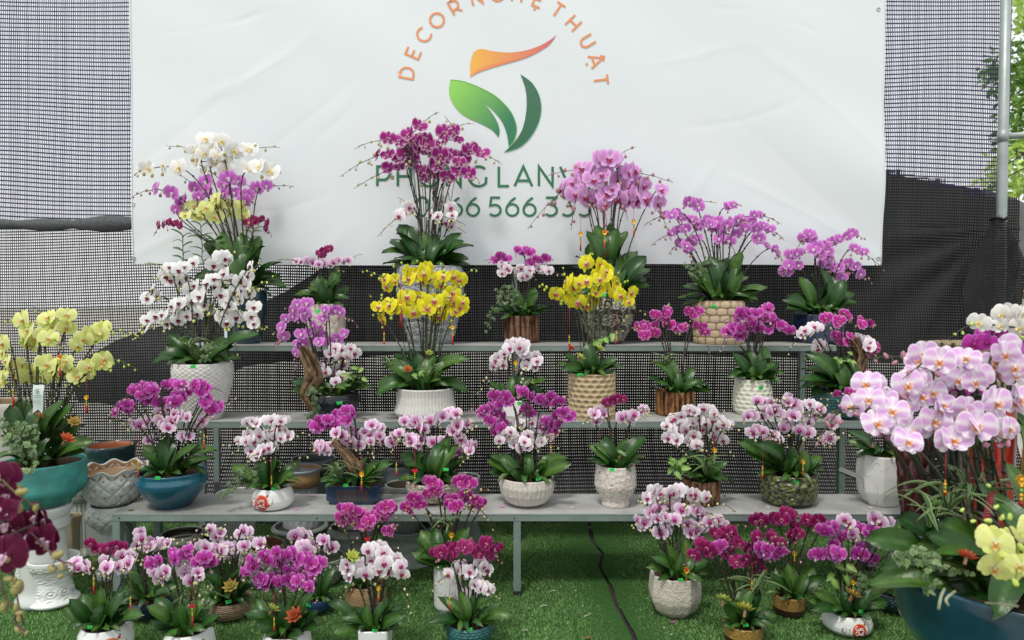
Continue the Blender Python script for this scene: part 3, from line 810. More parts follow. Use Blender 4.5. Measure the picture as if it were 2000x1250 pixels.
line('0766', 811, 421.5, 35.5, GR, .20); line('566', 954, 421.5, 35.5, GR, .21); line('333', 1064, 421.5, 35.5, GR, .22)

def shape(pts, cols, off, name, smooth=4):
    """a printed emblem piece: outline in photo pixels, colour = linear gradient ((x,y,colour),(x,y,colour))"""
    P = [Vector((x, y, 0)) for x, y in pts]
    tri = tessellate_polygon([P]); import bmesh
    bm = bmesh.new(); V = [bm.verts.new(p) for p in P]
    for t in tri:
        try: bm.faces.new([V[i] for i in t])
        except ValueError: pass
    for _ in range(3): bmesh.ops.subdivide_edges(bm, edges=[e for e in bm.edges if e.calc_length() > 14], cuts=1)
    bmesh.ops.triangulate(bm, faces=bm.faces); bm.verts.index_update()
    (xa, ya, ca), (xb, yb, cb) = cols; d = (xb - xa) ** 2 + (yb - ya) ** 2
    vs, cs = [], []
    for v in bm.verts:
        w_ = at(v.co.x, v.co.y, YB); vs.append((w_.x, bY(w_.x, w_.z) - off, w_.z))
        cs.append(lerp(ca, cb, ((v.co.x - xa) * (xb - xa) + (v.co.y - ya) * (yb - ya)) / d))
    b = MB(); b.add(vs, [tuple(v.index for v in f.verts) for f in bm.faces], M_PRINT, cs); bm.free()
    return b.build(name, banner, smooth=False)
def sm(pts, n=4):
    return [(p.x, p.y) for p in catmull([Vector((x, y, 0)) for x, y in pts], n)]
z8 = lambda L: [(740 + x / 2.718, y / 2.718) for x, y in L]
leafA = sm(z8([(380, 425), (450, 434), (540, 468), (620, 512), (690, 580), (722, 640), (731, 690), (718, 745), (690, 782)])) + \
        sm(z8([(690, 782), (680, 715), (658, 655), (622, 605), (575, 560), (513, 518)])) [1:] + \
        sm(z8([(513, 518), (560, 552), (602, 603), (630, 652), (641, 695), (636, 730)]))[1:] + \
        sm(z8([(636, 730), (600, 690), (540, 657), (460, 620), (410, 575), (381, 525), (373, 480), (380, 425)]))[1:-1]
shape(leafA, ((884, 175, hx('#8fd15a')), (985, 250, hx('#2c7a57'))), .004, 'green_leaf')
leafB = sm(z8([(752, 397), (812, 442), (850, 508), (861, 580), (846, 652), (810, 720), (762, 772), (715, 795), (665, 808)])) + \
        sm(z8([(665, 808), (718, 757), (760, 690), (780, 610), (785, 530), (775, 460), (752, 397)]))[1:-1]
shape(leafB, ((1020, 150, hx('#3f6f55')), (990, 295, hx('#2d6a48'))), .004, 'green_leaf')
bird = sm(z8([(484, 410), (488, 330), (500, 285), (520, 266), (548, 260), (600, 271), (680, 279), (760, 273), (840, 250), (900, 220), (943, 187)])) + \
       sm(z8([(943, 187), (905, 238), (850, 275), (790, 303), (700, 331), (600, 360), (530, 384), (484, 410)]))[1:-1]
shape(bird, ((925, 110, hx('#edb04c')), (1080, 80, hx('#d5646c'))), .004, 'orange_bird')
bird2 = sm(z8([(484, 410), (520, 372), (580, 346), (680, 325), (760, 308), (815, 293)])) + sm(z8([(815, 293), (760, 314), (680, 337), (600, 360), (530, 384), (484, 410)]))[1:-1]
shape(bird2, ((920, 145, hx('#ee9a5c')), (1040, 110, hx('#dd6f55'))), .005, 'orange_stripe')
rim_c = hx('#3f9a68')
strokepx(sm(z8([(752, 397), (812, 442), (850, 508), (861, 580), (846, 652), (810, 720), (762, 772), (715, 795), (665, 808)])), 1.3, rim_c, 'emblem_outline', .006)
strokepx(sm(z8([(380, 425), (450, 434), (540, 468), (620, 512), (690, 580), (722, 640), (731, 690), (718, 745), (690, 782)])), 1.2, hx('#7cb956'), 'emblem_outline', .006)

# ------------------------------------------------------------------ three-tier steel stand
stand = empty('tiered_stand', (0, 3.72, 0), 'three-tier grey steel bench stand carrying the potted orchids', 'stand')
O = stand.location
def brd(name, xl, xr, yf, yb, z, hgt=.04):
    for k in range(3):
        xa, xb = xl + (xr - xl) * k / 3 + .0015, xl + (xr - xl) * (k + 1) / 3 - .0015
        b = MB(); b.box((xa - O.x, yf + .006 - O.y, z - .004), (xb - O.x, yb - O.y, z - .0006 * (k % 2)), M_BOARD); o = b.build(name, stand, smooth=False)
    for nm, a, c in (('front_rail', (xl, yf, z - hgt), (xr, yf + .025, z - .0045)), ('back_rail', (xl, yb - .025, z - hgt), (xr, yb, z - .0045)),
                     ('end_rail', (xl, yf + .0255, z - hgt), (xl + .025, yb - .0255, z - .0045)), ('end_rail', (xr - .025, yf + .0255, z - hgt), (xr, yb - .0255, z - .0045))):
        q = MB(); q.box(tuple(Vector(a) - O), tuple(Vector(c) - O), M_RAIL)
        r_ = q.build(nm, stand, smooth=False); bv = r_.modifiers.new('bevel', 'BEVEL'); bv.width = .0025; bv.segments = 2
    # folded lip of the sheet over the front
    q = MB(); q.box((xl - O.x, yf - .002 - O.y, z - .006), (xr - O.x, yf + .0055 - O.y, z), M_STEEL); q.build('sheet_lip', stand, smooth=False)
Z1, Z2, Z3 = .44, .834, 1.262
Y1F, Y1B, Y2F, Y2B, Y3F, Y3B = 3.555, 3.93, 4.09, 4.45, 4.57, 4.98
x1l, x1r = at(218, 1007, Y1F).x, at(1792, 1007, Y1F).x
x2l, x2r = at(330, 824, Y2F).x, at(1735, 824, Y2F).x
x3l, x3r = at(350, 675, Y3F).x, at(1634, 675, Y3F).x
brd('shelf_board', x1l, x1r, Y1F, Y1B, Z1); brd('shelf_board', x2l, x2r, Y2F, Y2B, Z2); brd('shelf_board', x3l, x3r, Y3F, Y3B, Z3)
def leg(x, y, z0, z1, s_=.04, foot=False):
    q = MB(); q.box((x - s_ / 2 - O.x, y - s_ / 2 - O.y, z0), (x + s_ / 2 - O.x, y + s_ / 2 - O.y, z1), M_RAIL)
    r_ = q.build('leg', stand, smooth=False); bv = r_.modifiers.new('bevel', 'BEVEL'); bv.width = .003; bv.segments = 2
    if foot:
        q = MB(); q.box((x - s_ / 2 - .003 - O.x, y - s_ / 2 - .003 - O.y, .002), (x + s_ / 2 + .003 - O.x, y + s_ / 2 + .003 - O.y, .028), M_RUBBER); q.build('rubber_foot', stand, smooth=False)
xc = at(1010, 1100, Y1F).x
for x in (x1l + .02, xc, x1r - .02): leg(x, Y1F + .022, .028, Z1 - .041, foot=True)
for x in (x1l + .06, xc, x1r - .06): leg(x, Y1B - .022, .028, Z1 - .041, foot=True)
for x in (x2l + .06, xc + .01, at(1636, 800, Y2B).x): leg(x, Y2B - .05, .028, Z2 - .041, foot=True)
for x in (at(1009, 740, Y3F).x,): leg(x, Y3F + .05, .028, Z3 - .041)
for x in (x3l + .06, at(1005, 560, Y3B).x, x3r - .05): leg(x, Y3B + .022, .028, Z3 + .5 if abs(x) < .5 else Z3 - .041)
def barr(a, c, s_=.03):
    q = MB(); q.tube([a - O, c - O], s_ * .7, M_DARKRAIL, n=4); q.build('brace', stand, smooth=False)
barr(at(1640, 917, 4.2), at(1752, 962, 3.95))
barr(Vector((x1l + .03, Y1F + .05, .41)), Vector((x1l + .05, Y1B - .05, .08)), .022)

for (xa, xb, yf, z) in ((x1l, x1r, Y1F, Z1), (x2l, x2r, Y2F, Z2), (x3l, x3r, Y3F, Z3)):
    for i in range(5):
        x = xa + .03 + (xb - xa - .06) * i / 4 + random.uniform(-.01, .01); q = MB(); q.tube([(x - O.x, yf - .0015 - O.y, z - .022), (x - O.x, yf + .003 - O.y, z - .022)], .0045, M_RUBBER, n=8); q.build('screw', stand)
        x += random.uniform(-.2, .2)
pb_ = MB()
for (xa, xb, ya, yb_, z) in ((x1l, x1r, Y1F, Y1B, Z1), (x2l, x2r, Y2F, Y2B, Z2), (x1l, x1r, Y1F, Y1B, Z1), (-2.2, 2.0, 3.0, 3.5, .018)):
    for _ in range(9):
        x, y = random.uniform(xa, xb), random.uniform(ya + .02, yb_); s_ = random.uniform(.008, .016); c_ = hx(random.choice(('#c43caa', '#f0e0ee', '#d9a0d0', '#8a6a3a', '#6a5a2a')))
        n_ = 7; a0 = random.uniform(0, 6); pb_.add([(x, y, z + .0035)] + [(x + s_ * math.cos(a0 + k) * 1.3, y + s_ * math.sin(a0 + k), z + .0015 + random.uniform(0, .004)) for k in [q_ * .9 for q_ in range(n_)]], [(0, k + 1, (k + 1) % n_ + 1) for k in range(n_)], M_PETAL, c_)
tag(pb_.build('petal_litter'), 'fallen petals and dry scraps lying on the shelves and turf', 'litter', kind='stuff')

# ------------------------------------------------------------------ outside, seen past the post and through the net
def tree(x, y, h, r, label, n=2600, green=(.10, .22, .035)):
    root = empty('leafy_tree', (x, y, 0), label, 'tree')
    b = MB(); m_b = M_WOOD
    b.tube([(0, 0, 0), (.1, 0, h * .3), (-.05, .1, h * .6), (.05, 0, h * .85)], [r * .12, r * .09, r * .06, .03], m_b, hx('#6a5a4a'), n=8)
    for k in range(7):
        a = k * 2.4; z = h * (.35 + .07 * k); b.tube([(0, 0, z), (math.cos(a) * r * .4, math.sin(a) * r * .4, z + h * .12), (math.cos(a) * r * .8, math.sin(a) * r * .8, z + h * .18)], [r * .04, r * .03, .01], m_b, hx('#6a5a4a'), n=5)
    b.build('trunk', root)
    c = MB(); vs, fs, cs = [], [], []
    cl = [(math.sin(q * 2.4) * r * .62 * math.sqrt((q + .5) / 34), math.cos(q * 2.4) * r * .62 * math.sqrt((q + .5) / 34), h * random.uniform(.3, 1.02), random.uniform(.2, .38) * r) for q in range(34)]
    for i in range(n):
        cx, cy, cz, cr = random.choice(cl); d = Vector((random.gauss(0, 1), random.gauss(0, 1), random.gauss(0, .8))).normalized() * cr * random.random() ** .4
        p = Vector((cx, cy, cz)) + d; s_ = random.uniform(.05, .11) * r / 1.6
        u = Vector((random.gauss(0, 1), random.gauss(0, 1), random.gauss(-.3, .6))).normalized(); v = u.cross(Vector((random.gauss(0, 1), random.gauss(0, 1), random.gauss(0, 1)))).normalized() * .32
        o = len(vs); vs += [p, p + (u * .5 + v) * s_, p + u * s_ * 1.2, p + (u * .5 - v) * s_]; fs.append((o, o + 1, o + 2, o + 3))
        q = random.uniform(.6, 1.35); cs += [(green[0] * q, green[1] * q, green[2] * q)] * 4
    c.add(vs, fs, M_THIN, cs); c.build('crown', root, smooth=False)
tree(8.98, 9.6, 6.6, 2.2, 'bright green leafy tree beyond the net, right of the steel post', 30000, (.42, .60, .14))
tree(11.2, 12.5, 8.0, 2.6, 'taller green tree farther off behind the bright leafy tree', 16000, (.22, .40, .07))
tree(5.9, 6.9, 1.35, .62, 'small green shrub growing beyond the lower right corner of the net', 1100, (.12, .28, .05))
# shed roof seen at the right edge
m_roof = mat('brown_timber', color=hx('#6d4a35'), rough=.8, var=.5, vscale=8, vcol=hx('#3f2a1e'))
m_sheet = mat('roof_sheet', color=hx('#8a8378'), rough=.6, var=.4, vscale=5, vcol=hx('#5f564b'))
m_wall = mat('pale_render', color=hx('#c9c4b8'), rough=.9)
hp = at(2010, 460, 8.0)
house = empty('garden_shed', (hp.x + 1.2, 8.6, 0), 'brown timber shed with a corrugated roof beyond the post', 'shed')
b = MB(); b.box((-1.15, -.5, 0), (1.6, 1.4, hp.z - .25), m_wall); b.build('wall', house, smooth=False)
for k in range(5):
    b = MB(); b.box((-1.3, -.56, hp.z - .25 - .1 * k - .09), (1.7, -.51, hp.z - .25 - .1 * k - .004), m_roof); b.build('plank', house, smooth=False)
b = MB(); vs = []
for i in range(61):
    x = -1.45 + 3.3 * i / 60; dz = .02 * math.sin(i * 1.57)
    vs += [(x, -.85, hp.z - .16 + dz), (x, 1.6, hp.z + .35 + dz)]
b.add(vs, [(2 * i, 2 * i + 2, 2 * i + 3, 2 * i + 1) for i in range(60)], m_sheet); b.build('roof', house)
cb = MB()
for (a, c_) in (((1960, 95), (2040, 70)), ((1965, 108), (2040, 86))):
    cb = MB(); cb.tube([at(a[0], a[1], 6.5), at(c_[0], c_[1], 5.6)], .007, M_RUBBER, n=5); tag(cb.build('overhead_cable'), None)
    o = cb  # placed below with labels
cables = [o for o in COL.objects if o.name.startswith('overhead_cable')]
tag(cables[0], 'higher of two thin cables crossing in front of the tree', 'cable', 'overhead cables'); tag(cables[1], 'lower of two thin cables crossing in front of the tree', 'cable', 'overhead cables')
for i, (a, c_) in enumerate((((1968, 320), (2040, 270)), ((1968, 345), (2040, 300)))):
    cb = MB(); cb.tube([at(*a, 7.0), (at(*a, 7.0) + at(*c_, 6.6)) / 2 + Vector((0, 0, -.02)), at(*c_, 6.6)], .006, M_RUBBER, n=5)
    tag(cb.build('overhead_cable'), ('cable slanting up just beneath the steel side arm', 'lowest cable slanting up towards the right edge')[i], 'cable', 'overhead cables')
# ------------------------------------------------------------------ building a potted arrangement
def pts_of(s_): return [tuple(float(q) for q in p.split(',')) for p in s_.split()]

def spike(root, org, Yc, kind, size, pts, n=None, hi=False, bud=4, up=.55, yspread=.05, cx=None, stemr=None, budend=None, stake=False,
          stemcol=None, rowgap=.32, face=None):
    """one flower spike. pts: photo pixels. n None: a flower sits at each point; else n flowers along the path."""
    k = root.location; r0 = random.uniform
    Yp = Yc + r0(-yspread, yspread)
    sc = Yp / F; S = size * sc * (1.09 if not hi else 1.05)
    W = [at(x, y, Yp + (r0(-.02, .02))) - k for x, y in pts]
    path = catmull(W, 6) if len(W) > 2 else (W if len(W) > 1 else [W[0], W[0] + Vector((S * .3, 0, -S * .1))])
    cum = [0]
    for i in range(1, len(path)): cum.append(cum[-1] + (path[i] - path[i - 1]).length)
    def along(d):
        for i in range(1, len(path)):
            if cum[i] >= d: return path[i - 1].lerp(path[i], (d - cum[i - 1]) / max(1e-6, cum[i] - cum[i - 1]))
        return path[-1]
    tot = cum[-1]
    if n is None: spots = [p.copy() for p in W]; axis_off = 0
    else:
        spots = []; side = r0(-1, 1) > 0
        for i in range(n):
            p = along(tot * (i + .5) / n); t = (along(min(tot, tot * (i + .8) / n)) - along(max(0, tot * (i + .2) / n)))
            t = t.normalized() if t.length > 1e-6 else Vector((1, 0, 0))
            nr = Vector((-t.z, 0, t.x)) * (1 if side else -1); side = not side
            spots.append(p + nr * S * rowgap * r0(.7, 1.25) + Vector((r0(-.08, .08) * S, 0, r0(-.08, .08) * S)))
    # the stem: from the potting bark up to the first flower, then behind the flowers
    first = W[0]; h = max(.02, first.z - org.z)
    t0 = (path[min(4, len(path) - 1)] - path[0]); t0 = t0.normalized() if t0.length > 1e-6 else Vector((0, 0, -1))
    back = Vector((0, S * (.5 if hi and kind == 'stripe' else .16), 0))
    c1 = org + Vector((r0(-.01, .01), 0, h * up)); c2 = first + back - t0 * h * .16 + Vector((0, 0, -.0 * h))
    stem = []
    for i in range(11):
        u = i / 10; stem.append(org * (1 - u) ** 3 + c1 * 3 * u * (1 - u) ** 2 + c2 * 3 * u * u * (1 - u) + (first + back) * u ** 3)
    run = [p + back for p in path[1:]]
    sr = stemr or max(.0018, min(.0042, S * .045))
    end = run[-1] if run else stem[-1]
    d = (end - (run[-4] if len(run) > 3 else stem[-2])); d = d.normalized() if d.length > 1e-6 else Vector((1, 0, -.3))
    tail = []
    if bud:
        if budend: be = at(budend[0], budend[1], Yp) - k
        else: be = end + d * S * (.5 + .34 * bud) + Vector((0, 0, -.10 * S * bud))
        tail = [end.lerp(be, q / 4) + Vector((0, 0, (.10 * S * math.sin(q / 4 * 3.14)))) + Vector((r0(-.03, .03) * S, 0, r0(-.03, .03) * S)) for q in range(1, 5)]
    sb = MB(); allp = stem + run + tail
    ns = len(stem) + len(run)
    rad = [sr * (1.15 - .35 * min(1, i / ns)) if i < ns else sr * (.62 - .1 * (i - ns)) for i in range(len(allp))]
    scol = stemcol or (hx('#3e4a26') if kind in ('yellow', 'lime', 'wmag') else hx('#3a4030' if kind == 'stripe' else '#3a3328'))
    sb.tube(allp, rad, M_STEM, scol, n=7 if hi else 5)
    if stake: sb.tube([org + Vector((.006, .004, 0)), stem[8] + Vector((.006, .004, 0))], .0022, M_STEM, hx('#262b22'), n=5)
    for i in (2, 4, 6, 8):   # nodes and clips
        sb.ball(stem[i], sr * 1.9, M_STEM, hx('#241f1a'), n=5, h=4)
    cxw = (at(cx, 500, Yp).x if cx is not None else k.x) - k.x
    for p in spots:
        j = min(allp[len(stem) - 1:], key=lambda q: (q - p - back).length)
        sb.tube([j, (j + p) / 2 + Vector((0, S * .1, S * .04)), p + Vector((0, S * .05, 0))], sr * .5, M_STEM, lerp(scol, hx('#8a9a5a'), .4), n=4, caps=False)
    items = []
    if bud and tail:
        for i in range(bud):
            u = (i + .7) / (bud + .4); a = end.lerp(tail[-1], u); s_ = S * (.26 - .15 * u) * r0(.85, 1.15) * (.8 if S > .06 else 1.05)
            items.append((a + Vector((r0(-.4, .4) * s_, -s_ * .3, (-1 if i % 2 else 1) * s_ * .7)), s_))
        for i in range(bud // 2):      # side buds hanging under the flowers
            a = random.choice(spots); s_ = S * .17 * r0(.8, 1.2); items.append((a + Vector((r0(-.4, .4) * S, -.02 * S, -S * r0(.36, .55))), s_))
        for c, s_ in items:
            j = min(allp[len(stem) - 1:], key=lambda q_: (q_ - c).length); sb.tube([j, (j + c) / 2 + Vector((0, 0, s_ * .3)), c], sr * .42, M_STEM, lerp(scol, hx('#8a9a5a'), .5), n=3, caps=False)
    so_ = sb.build('flower_spike', root)
    for p in spots:
        sz = S * r0(.82, 1.10)
        yaw = math.radians(max(-50, min(50, (p.x - cxw) / max(.05, 6 * S) * 30 + r0(-36, 36)))); pit = math.radians(r0(-30, 16)); rl = math.radians(r0(-20, 20))
        if random.random() < .13: yaw += math.radians(random.choice((-1, 1)) * 45)
        if face is not None: yaw = math.radians(face[0] + r0(-12, 12)); pit = math.radians(face[1] + r0(-8, 8))
        R = Matrix.Rotation(yaw, 4, 'Z') @ Matrix.Rotation(pit, 4, 'X') @ Matrix.Rotation(rl, 4, 'Y')
        M = Matrix.Translation(p + Vector((0, r0(-.12, .12) * S, 0))) @ R @ Matrix.Diagonal((sz * r0(.9, 1.03), sz, sz * r0(.94, 1.05), 1))
        inst('flower', fmesh(kind, hi), so_, M)
    if bud and tail:
        bc = hx(BUDCOL[kind]); q = MB(); big = S > .06
        for c, s_ in items:
            if hi:
                me = BUD_OLIVE if kind == 'burg' else (BUD_LIME if kind in ('lime', 'yellow', 'white') else BUD_PINK)
                M = Matrix.Translation(c) @ Matrix.Rotation(r0(0, 3), 4, 'Y') @ Matrix.Diagonal((s_ * 1.3, s_ * 1.1, s_ * 1.1, 1)); inst('bud', me, so_, M)
            else: q.ball(c, (s_ * .5, s_ * .42, s_ * .6), M_BUD, lerp(bc, (.5, .45, .3), r0(0, .25)), n=6, h=5)
        if not hi: tag(q.build('bud_cluster', so_), kind='stuff')
    return so_

def leaves(root, org, n, L, rad, mode='mid', hi=False, wide=1, front=True, ysq=.75):
    for i in range(n):
        a = 2 * math.pi * (i + random.uniform(-.3, .3)) / n + .4
        el = {'up': (30, 78), 'mid': (5, 62), 'flat': (-12, 32), 'droop': (-30, 20)}[mode]
        e = math.radians(random.uniform(*el)); l = L * random.uniform(.72, 1.05)
        o = org + Vector((math.cos(a) * rad * .35, math.sin(a) * rad * .35, .0))
        d = Vector((math.cos(a) * math.cos(e), math.sin(a) * math.cos(e) * ysq, math.sin(e)))
        put_leaf(root, o, o + d * l, hi, wide, young=random.random() < .15)

def spider(root, c, L, n=14, name='spider_plant', striped=True, lift=.6):
    e = bpy.data.objects.new(name, None); COL.objects.link(e); e.parent = root; e.location = c; e.empty_display_size = .02
    for i in range(n):
        a = 2 * math.pi * i / n + random.uniform(-.2, .2); el = math.radians(random.uniform(8, 75) * lift)
        d = Vector((math.cos(a) * math.cos(el), math.sin(a) * math.cos(el), math.sin(el))) * L * random.uniform(.6, 1.1)
        put_leaf(e, Vector((0, 0, 0)), d, me=random.choice(STRAPS), wscale=1.0, roll=.3)

def ivy(root, c, pts, Y, dens=7, size=.028, pale=0, name='ivy_vine'):
    """trailing vine: c local start, pts photo pixels of the vine's course"""
    P = [Vector(c)] + [at(x, y, Y + random.uniform(-.03, .02)) - root.location for x, y in pts]
    P = catmull(P, 5); b = MB(); b.tube(P, .0012, M_STEM, hx('#6a6a3a'), n=4); v = b.build(name, root)
    for i, p in enumerate(P):
        for _ in range(1 + (dens > 7)):
            q = p + Vector((random.uniform(-1, 1), random.uniform(-.6, 0), random.uniform(-.7, .7))) * size * .9
            d = Vector((random.uniform(-1, 1), random.uniform(-.6, .1), random.uniform(-.9, .3))).normalized() * size * random.uniform(.7, 1.2)
            put_leaf(v, q, q + d, me=IVY[1 if random.random() < pale else 0], wscale=1, roll=2.0, name='ivy_leaf')

def hearts(root, c, L, n=9, name='arrowhead_plant', spread=(-1, 1)):
    e = bpy.data.objects.new(name, None); COL.objects.link(e); e.parent = root; e.location = c; e.empty_display_size = .02
    for i in range(n):
        t = Vector((random.uniform(*spread), random.uniform(-.7, .1), random.uniform(.1, 1.3))) * L
        b = MB(); b.tube([(0, 0, 0), t * .5 + Vector((0, 0, .02)), t], .0014, M_STEM, hx('#7a9a4a'), n=4); s_ = b.build('stalk', e)
        d = Vector((random.uniform(-1, 1), random.uniform(-.6, 0), random.uniform(-1, .2))).normalized() * L * .75
        put_leaf(s_, t, t + d, me=HEART, roll=2.2)

def succulent(root, c, r, col='#8fa848', tipc='#b9c05a', up=1.0):
    b = MB(); c1, c2 = hx(col), hx(tipc)
    for ring, (nn, el, ln) in enumerate(((5, 70, .55), (7, 48, .8), (8, 22, 1.0))):
        for i in range(nn):
            a = 2 * math.pi * i / nn + ring * .5; e = math.radians(el)
            d = Vector((math.cos(a) * math.cos(e), math.sin(a) * math.cos(e), math.sin(e))) * r * ln
            side = Vector((-math.sin(a), math.cos(a), 0)) * r * .22; nn_ = d.cross(side).normalized() * r * .09
            b.add([(0, 0, 0), d * .55 + side - nn_, d, d * .55 - side - nn_, d * .5 + nn_ * -2.2, d * .5 + nn_ * .5],
                  [(0, 1, 5), (1, 2, 5), (2, 3, 5), (3, 0, 5), (0, 4, 1), (1, 4, 2), (2, 4, 3), (3, 4, 0)], M_LEAF if False else M_THIN,
                  [c1, lerp(c1, c2, .5), c2, lerp(c1, c2, .5), c1, c1])
    b.tube([(0, 0, -r * .7), (0, 0, 0)], r * .16, M_STEM, hx('#8a6a42'), n=5)
    o = b.build('succulent', root, smooth=False); o.location = c
    o.rotation_euler = (math.radians(35), random.uniform(-.3, .3), random.uniform(0, 3)); return o

def driftwood(root, pts, Y, radii):
    P = [at(x, y, Y) - root.location for x, y in pts]; P2 = catmull(P, 12); b = MB(); n = 40; nn = Noise(len(pts) * 7, 10, 2, 9)
    vs, cs = [], []; sc = Y / F
    for i, p in enumerate(P2):
        u = i / (len(P2) - 1); R = float(np.interp(u, np.linspace(0, 1, len(radii)), radii)) * sc
        t = (P2[min(i + 1, len(P2) - 1)] - P2[max(0, i - 1)]).normalized(); a = t.cross(Vector((0, 1, 0))).normalized(); c = t.cross(a)
        for k in range(n):
            th = 2 * math.pi * k / n; w_ = pn(math.cos(th) * 1.5, math.sin(th) * 1.5, u * 2.0 + len(pts), 1, 3); g_ = abs(math.sin(th * 4 + 3 * w_)); rr = R * (.85 + .5 * w_ - .22 * (1 - g_) ** 2)
            vs.append(p + (a * math.cos(th) + c * math.sin(th)) * rr); cs.append(lerp(hx('#9a8164'), hx('#3c2b1d'), min(1, max(0, .45 - w_ + .7 * (1 - g_) ** 2))))
    fs = [(i * n + k, i * n + (k + 1) % n, (i + 1) * n + (k + 1) % n, (i + 1) * n + k) for i in range(len(P2) - 1) for k in range(n)]
    fs += [tuple(range(n - 1, -1, -1)), tuple((len(P2) - 1) * n + k for k in range(n))]
    b.add(vs, fs, M_WOOD, cs); return b.build('driftwood', root)

SURF = {'S1': (Z1, Y1F, Y1B), 'S2': (Z2, Y2F, Y2B), 'S3': (Z3, Y3F, Y3B), 'G': (.012, None, None)}
PLANTS = {}
def arrangement(key, label, x, rim, basey, wpx, surf, prof, m, c1, c2=None, stick=None, sp=(), lf=None, tips=None, hi=False, group='potted orchids on display',
                name='potted_orchid', shape='round', Y=None, Rmul=1, zb=None, wide=1, nl=None, potkw=None, budmul=1, cat='potted orchid', leafO=None, ydep=.05, face=None, cxs=None):
    potkw = potkw or {}
    if surf in SURF:
        z0, yf, yb = SURF[surf]
        Yc = Y or at_z(x, basey, z0).y
        R = wpx / 2 * Yc / F
        br_ = (PROF[prof] if isinstance(prof, str) else prof)[0][0]
        if not Y:
            Yc += R * br_ * .9
            if yf: Yc = min(max(Yc, yf + R * br_ + .02), yb - R * br_ * .6)
        R = wpx / 2 * Yc / F
        if zb is not None: z0 = zb
    else:
        Yc = Y; R = wpx / 2 * Yc / F; z0 = zb
    top = at(x, rim, Yc); H = top.z - z0
    root = empty(name, (top.x, Yc, z0), label, cat, group)
    p = make_pot(root, prof, R * Rmul, H, m, c1, c2, shape=shape, **potkw)
    sc = Yc / F
    if stick: sticker(p, at(stick[0], stick[1], Yc - R * .8).x - top.x, at(stick[0], stick[1], Yc - R).z - z0, random.uniform(-.15, .15), w=9.5 * sc, h=6.3 * sc)
    org = Vector((0, 0, H - min(.02, H * .15)))
    pr = p.top * (.62 if not hi else .88)
    # leaves
    if tips:
        for t in pts_of(tips):
            dx = (t[0] - x); a = random.uniform(-1, .55)
            o = org + Vector((max(-1, min(1, dx / (wpx * .9))) * pr * .7, random.uniform(-.6, .3) * pr, 0))
            T = at(t[0], t[1], Yc + a * min(.12, abs(t[0] - x) * sc * .6 + .02)) - root.location
            put_leaf(root, o, T, hi, leafO if leafO is not None else wide, bow=random.choice((.1, .18, .28)), maxw=(29 if Y and wpx > 70 else 24) * sc if not hi else 52 * sc)
        # a skirt of leaves arching over the rim
        nd = 7 if not hi else 9
        for i in range(nd):
            a2 = math.pi * (i + random.uniform(.1, .9)) / nd + math.pi; l = min(wpx * random.uniform(.42, .62), 46 if not hi else 170) * sc; q = random.uniform(.55, .95)
            o = org + Vector((math.cos(a2), math.sin(a2), 0)) * p.top * .42 + Vector((0, 0, .012))
            put_leaf(root, o, o + Vector((math.cos(a2) * l, math.sin(a2) * l * .8, l * random.uniform(.08 if prof == 'low' else -.1, .5))), hi, random.choice((0, 1)), bow=random.choice((.2, .3)))
    if lf:
        n, L, mode = lf; ncl = nl or max(1, round(n / 5))
        for c in range(ncl):
            off = Vector(((c - (ncl - 1) / 2) / max(1, ncl) * pr * 1.6, random.uniform(-.4, .25) * pr, 0)) if ncl > 1 else Vector((0, 0, 0))
            leaves(root, org + off, max(2, round(n / ncl)), L * sc, R * .25, mode, hi, wide)
    for i, s_ in enumerate(sp):
        kind, size, P = s_[0], s_[1], pts_of(s_[2]); n = s_[3] if len(s_) > 3 else None; kw = s_[4] if len(s_) > 4 else {}
        kw = dict(kw); bx_ = kw.pop('ox', None); budn = kw.pop('bud', random.choice((3, 4, 5))); kw.setdefault('face', face)
        fx = (P[0][0] - x) * sc
        o = org + Vector((max(-1, min(1, fx / (R * 2.2))) * pr if bx_ is None else bx_ * sc, (random.uniform(-.5, .4) if not hi else random.uniform(-.05, .5)) * pr, 0))
        spike(root, o, Yc + kw.pop('dy', 0) + 0, kind, size, P, n, hi=hi, bud=int(budn * budmul), yspread=ydep, cx=cxs or x, **kw)
    A = Pot(); A.root = root; A.p = p; A.org = org; A.Y = Yc; A.R = R; A.sc = sc; A.x = top.x; A.z0 = z0; A.H = H; PLANTS[key] = A
    return A
def lp(A, px, py, dy=0): return at(px, py, A.Y + dy) - A.root.location

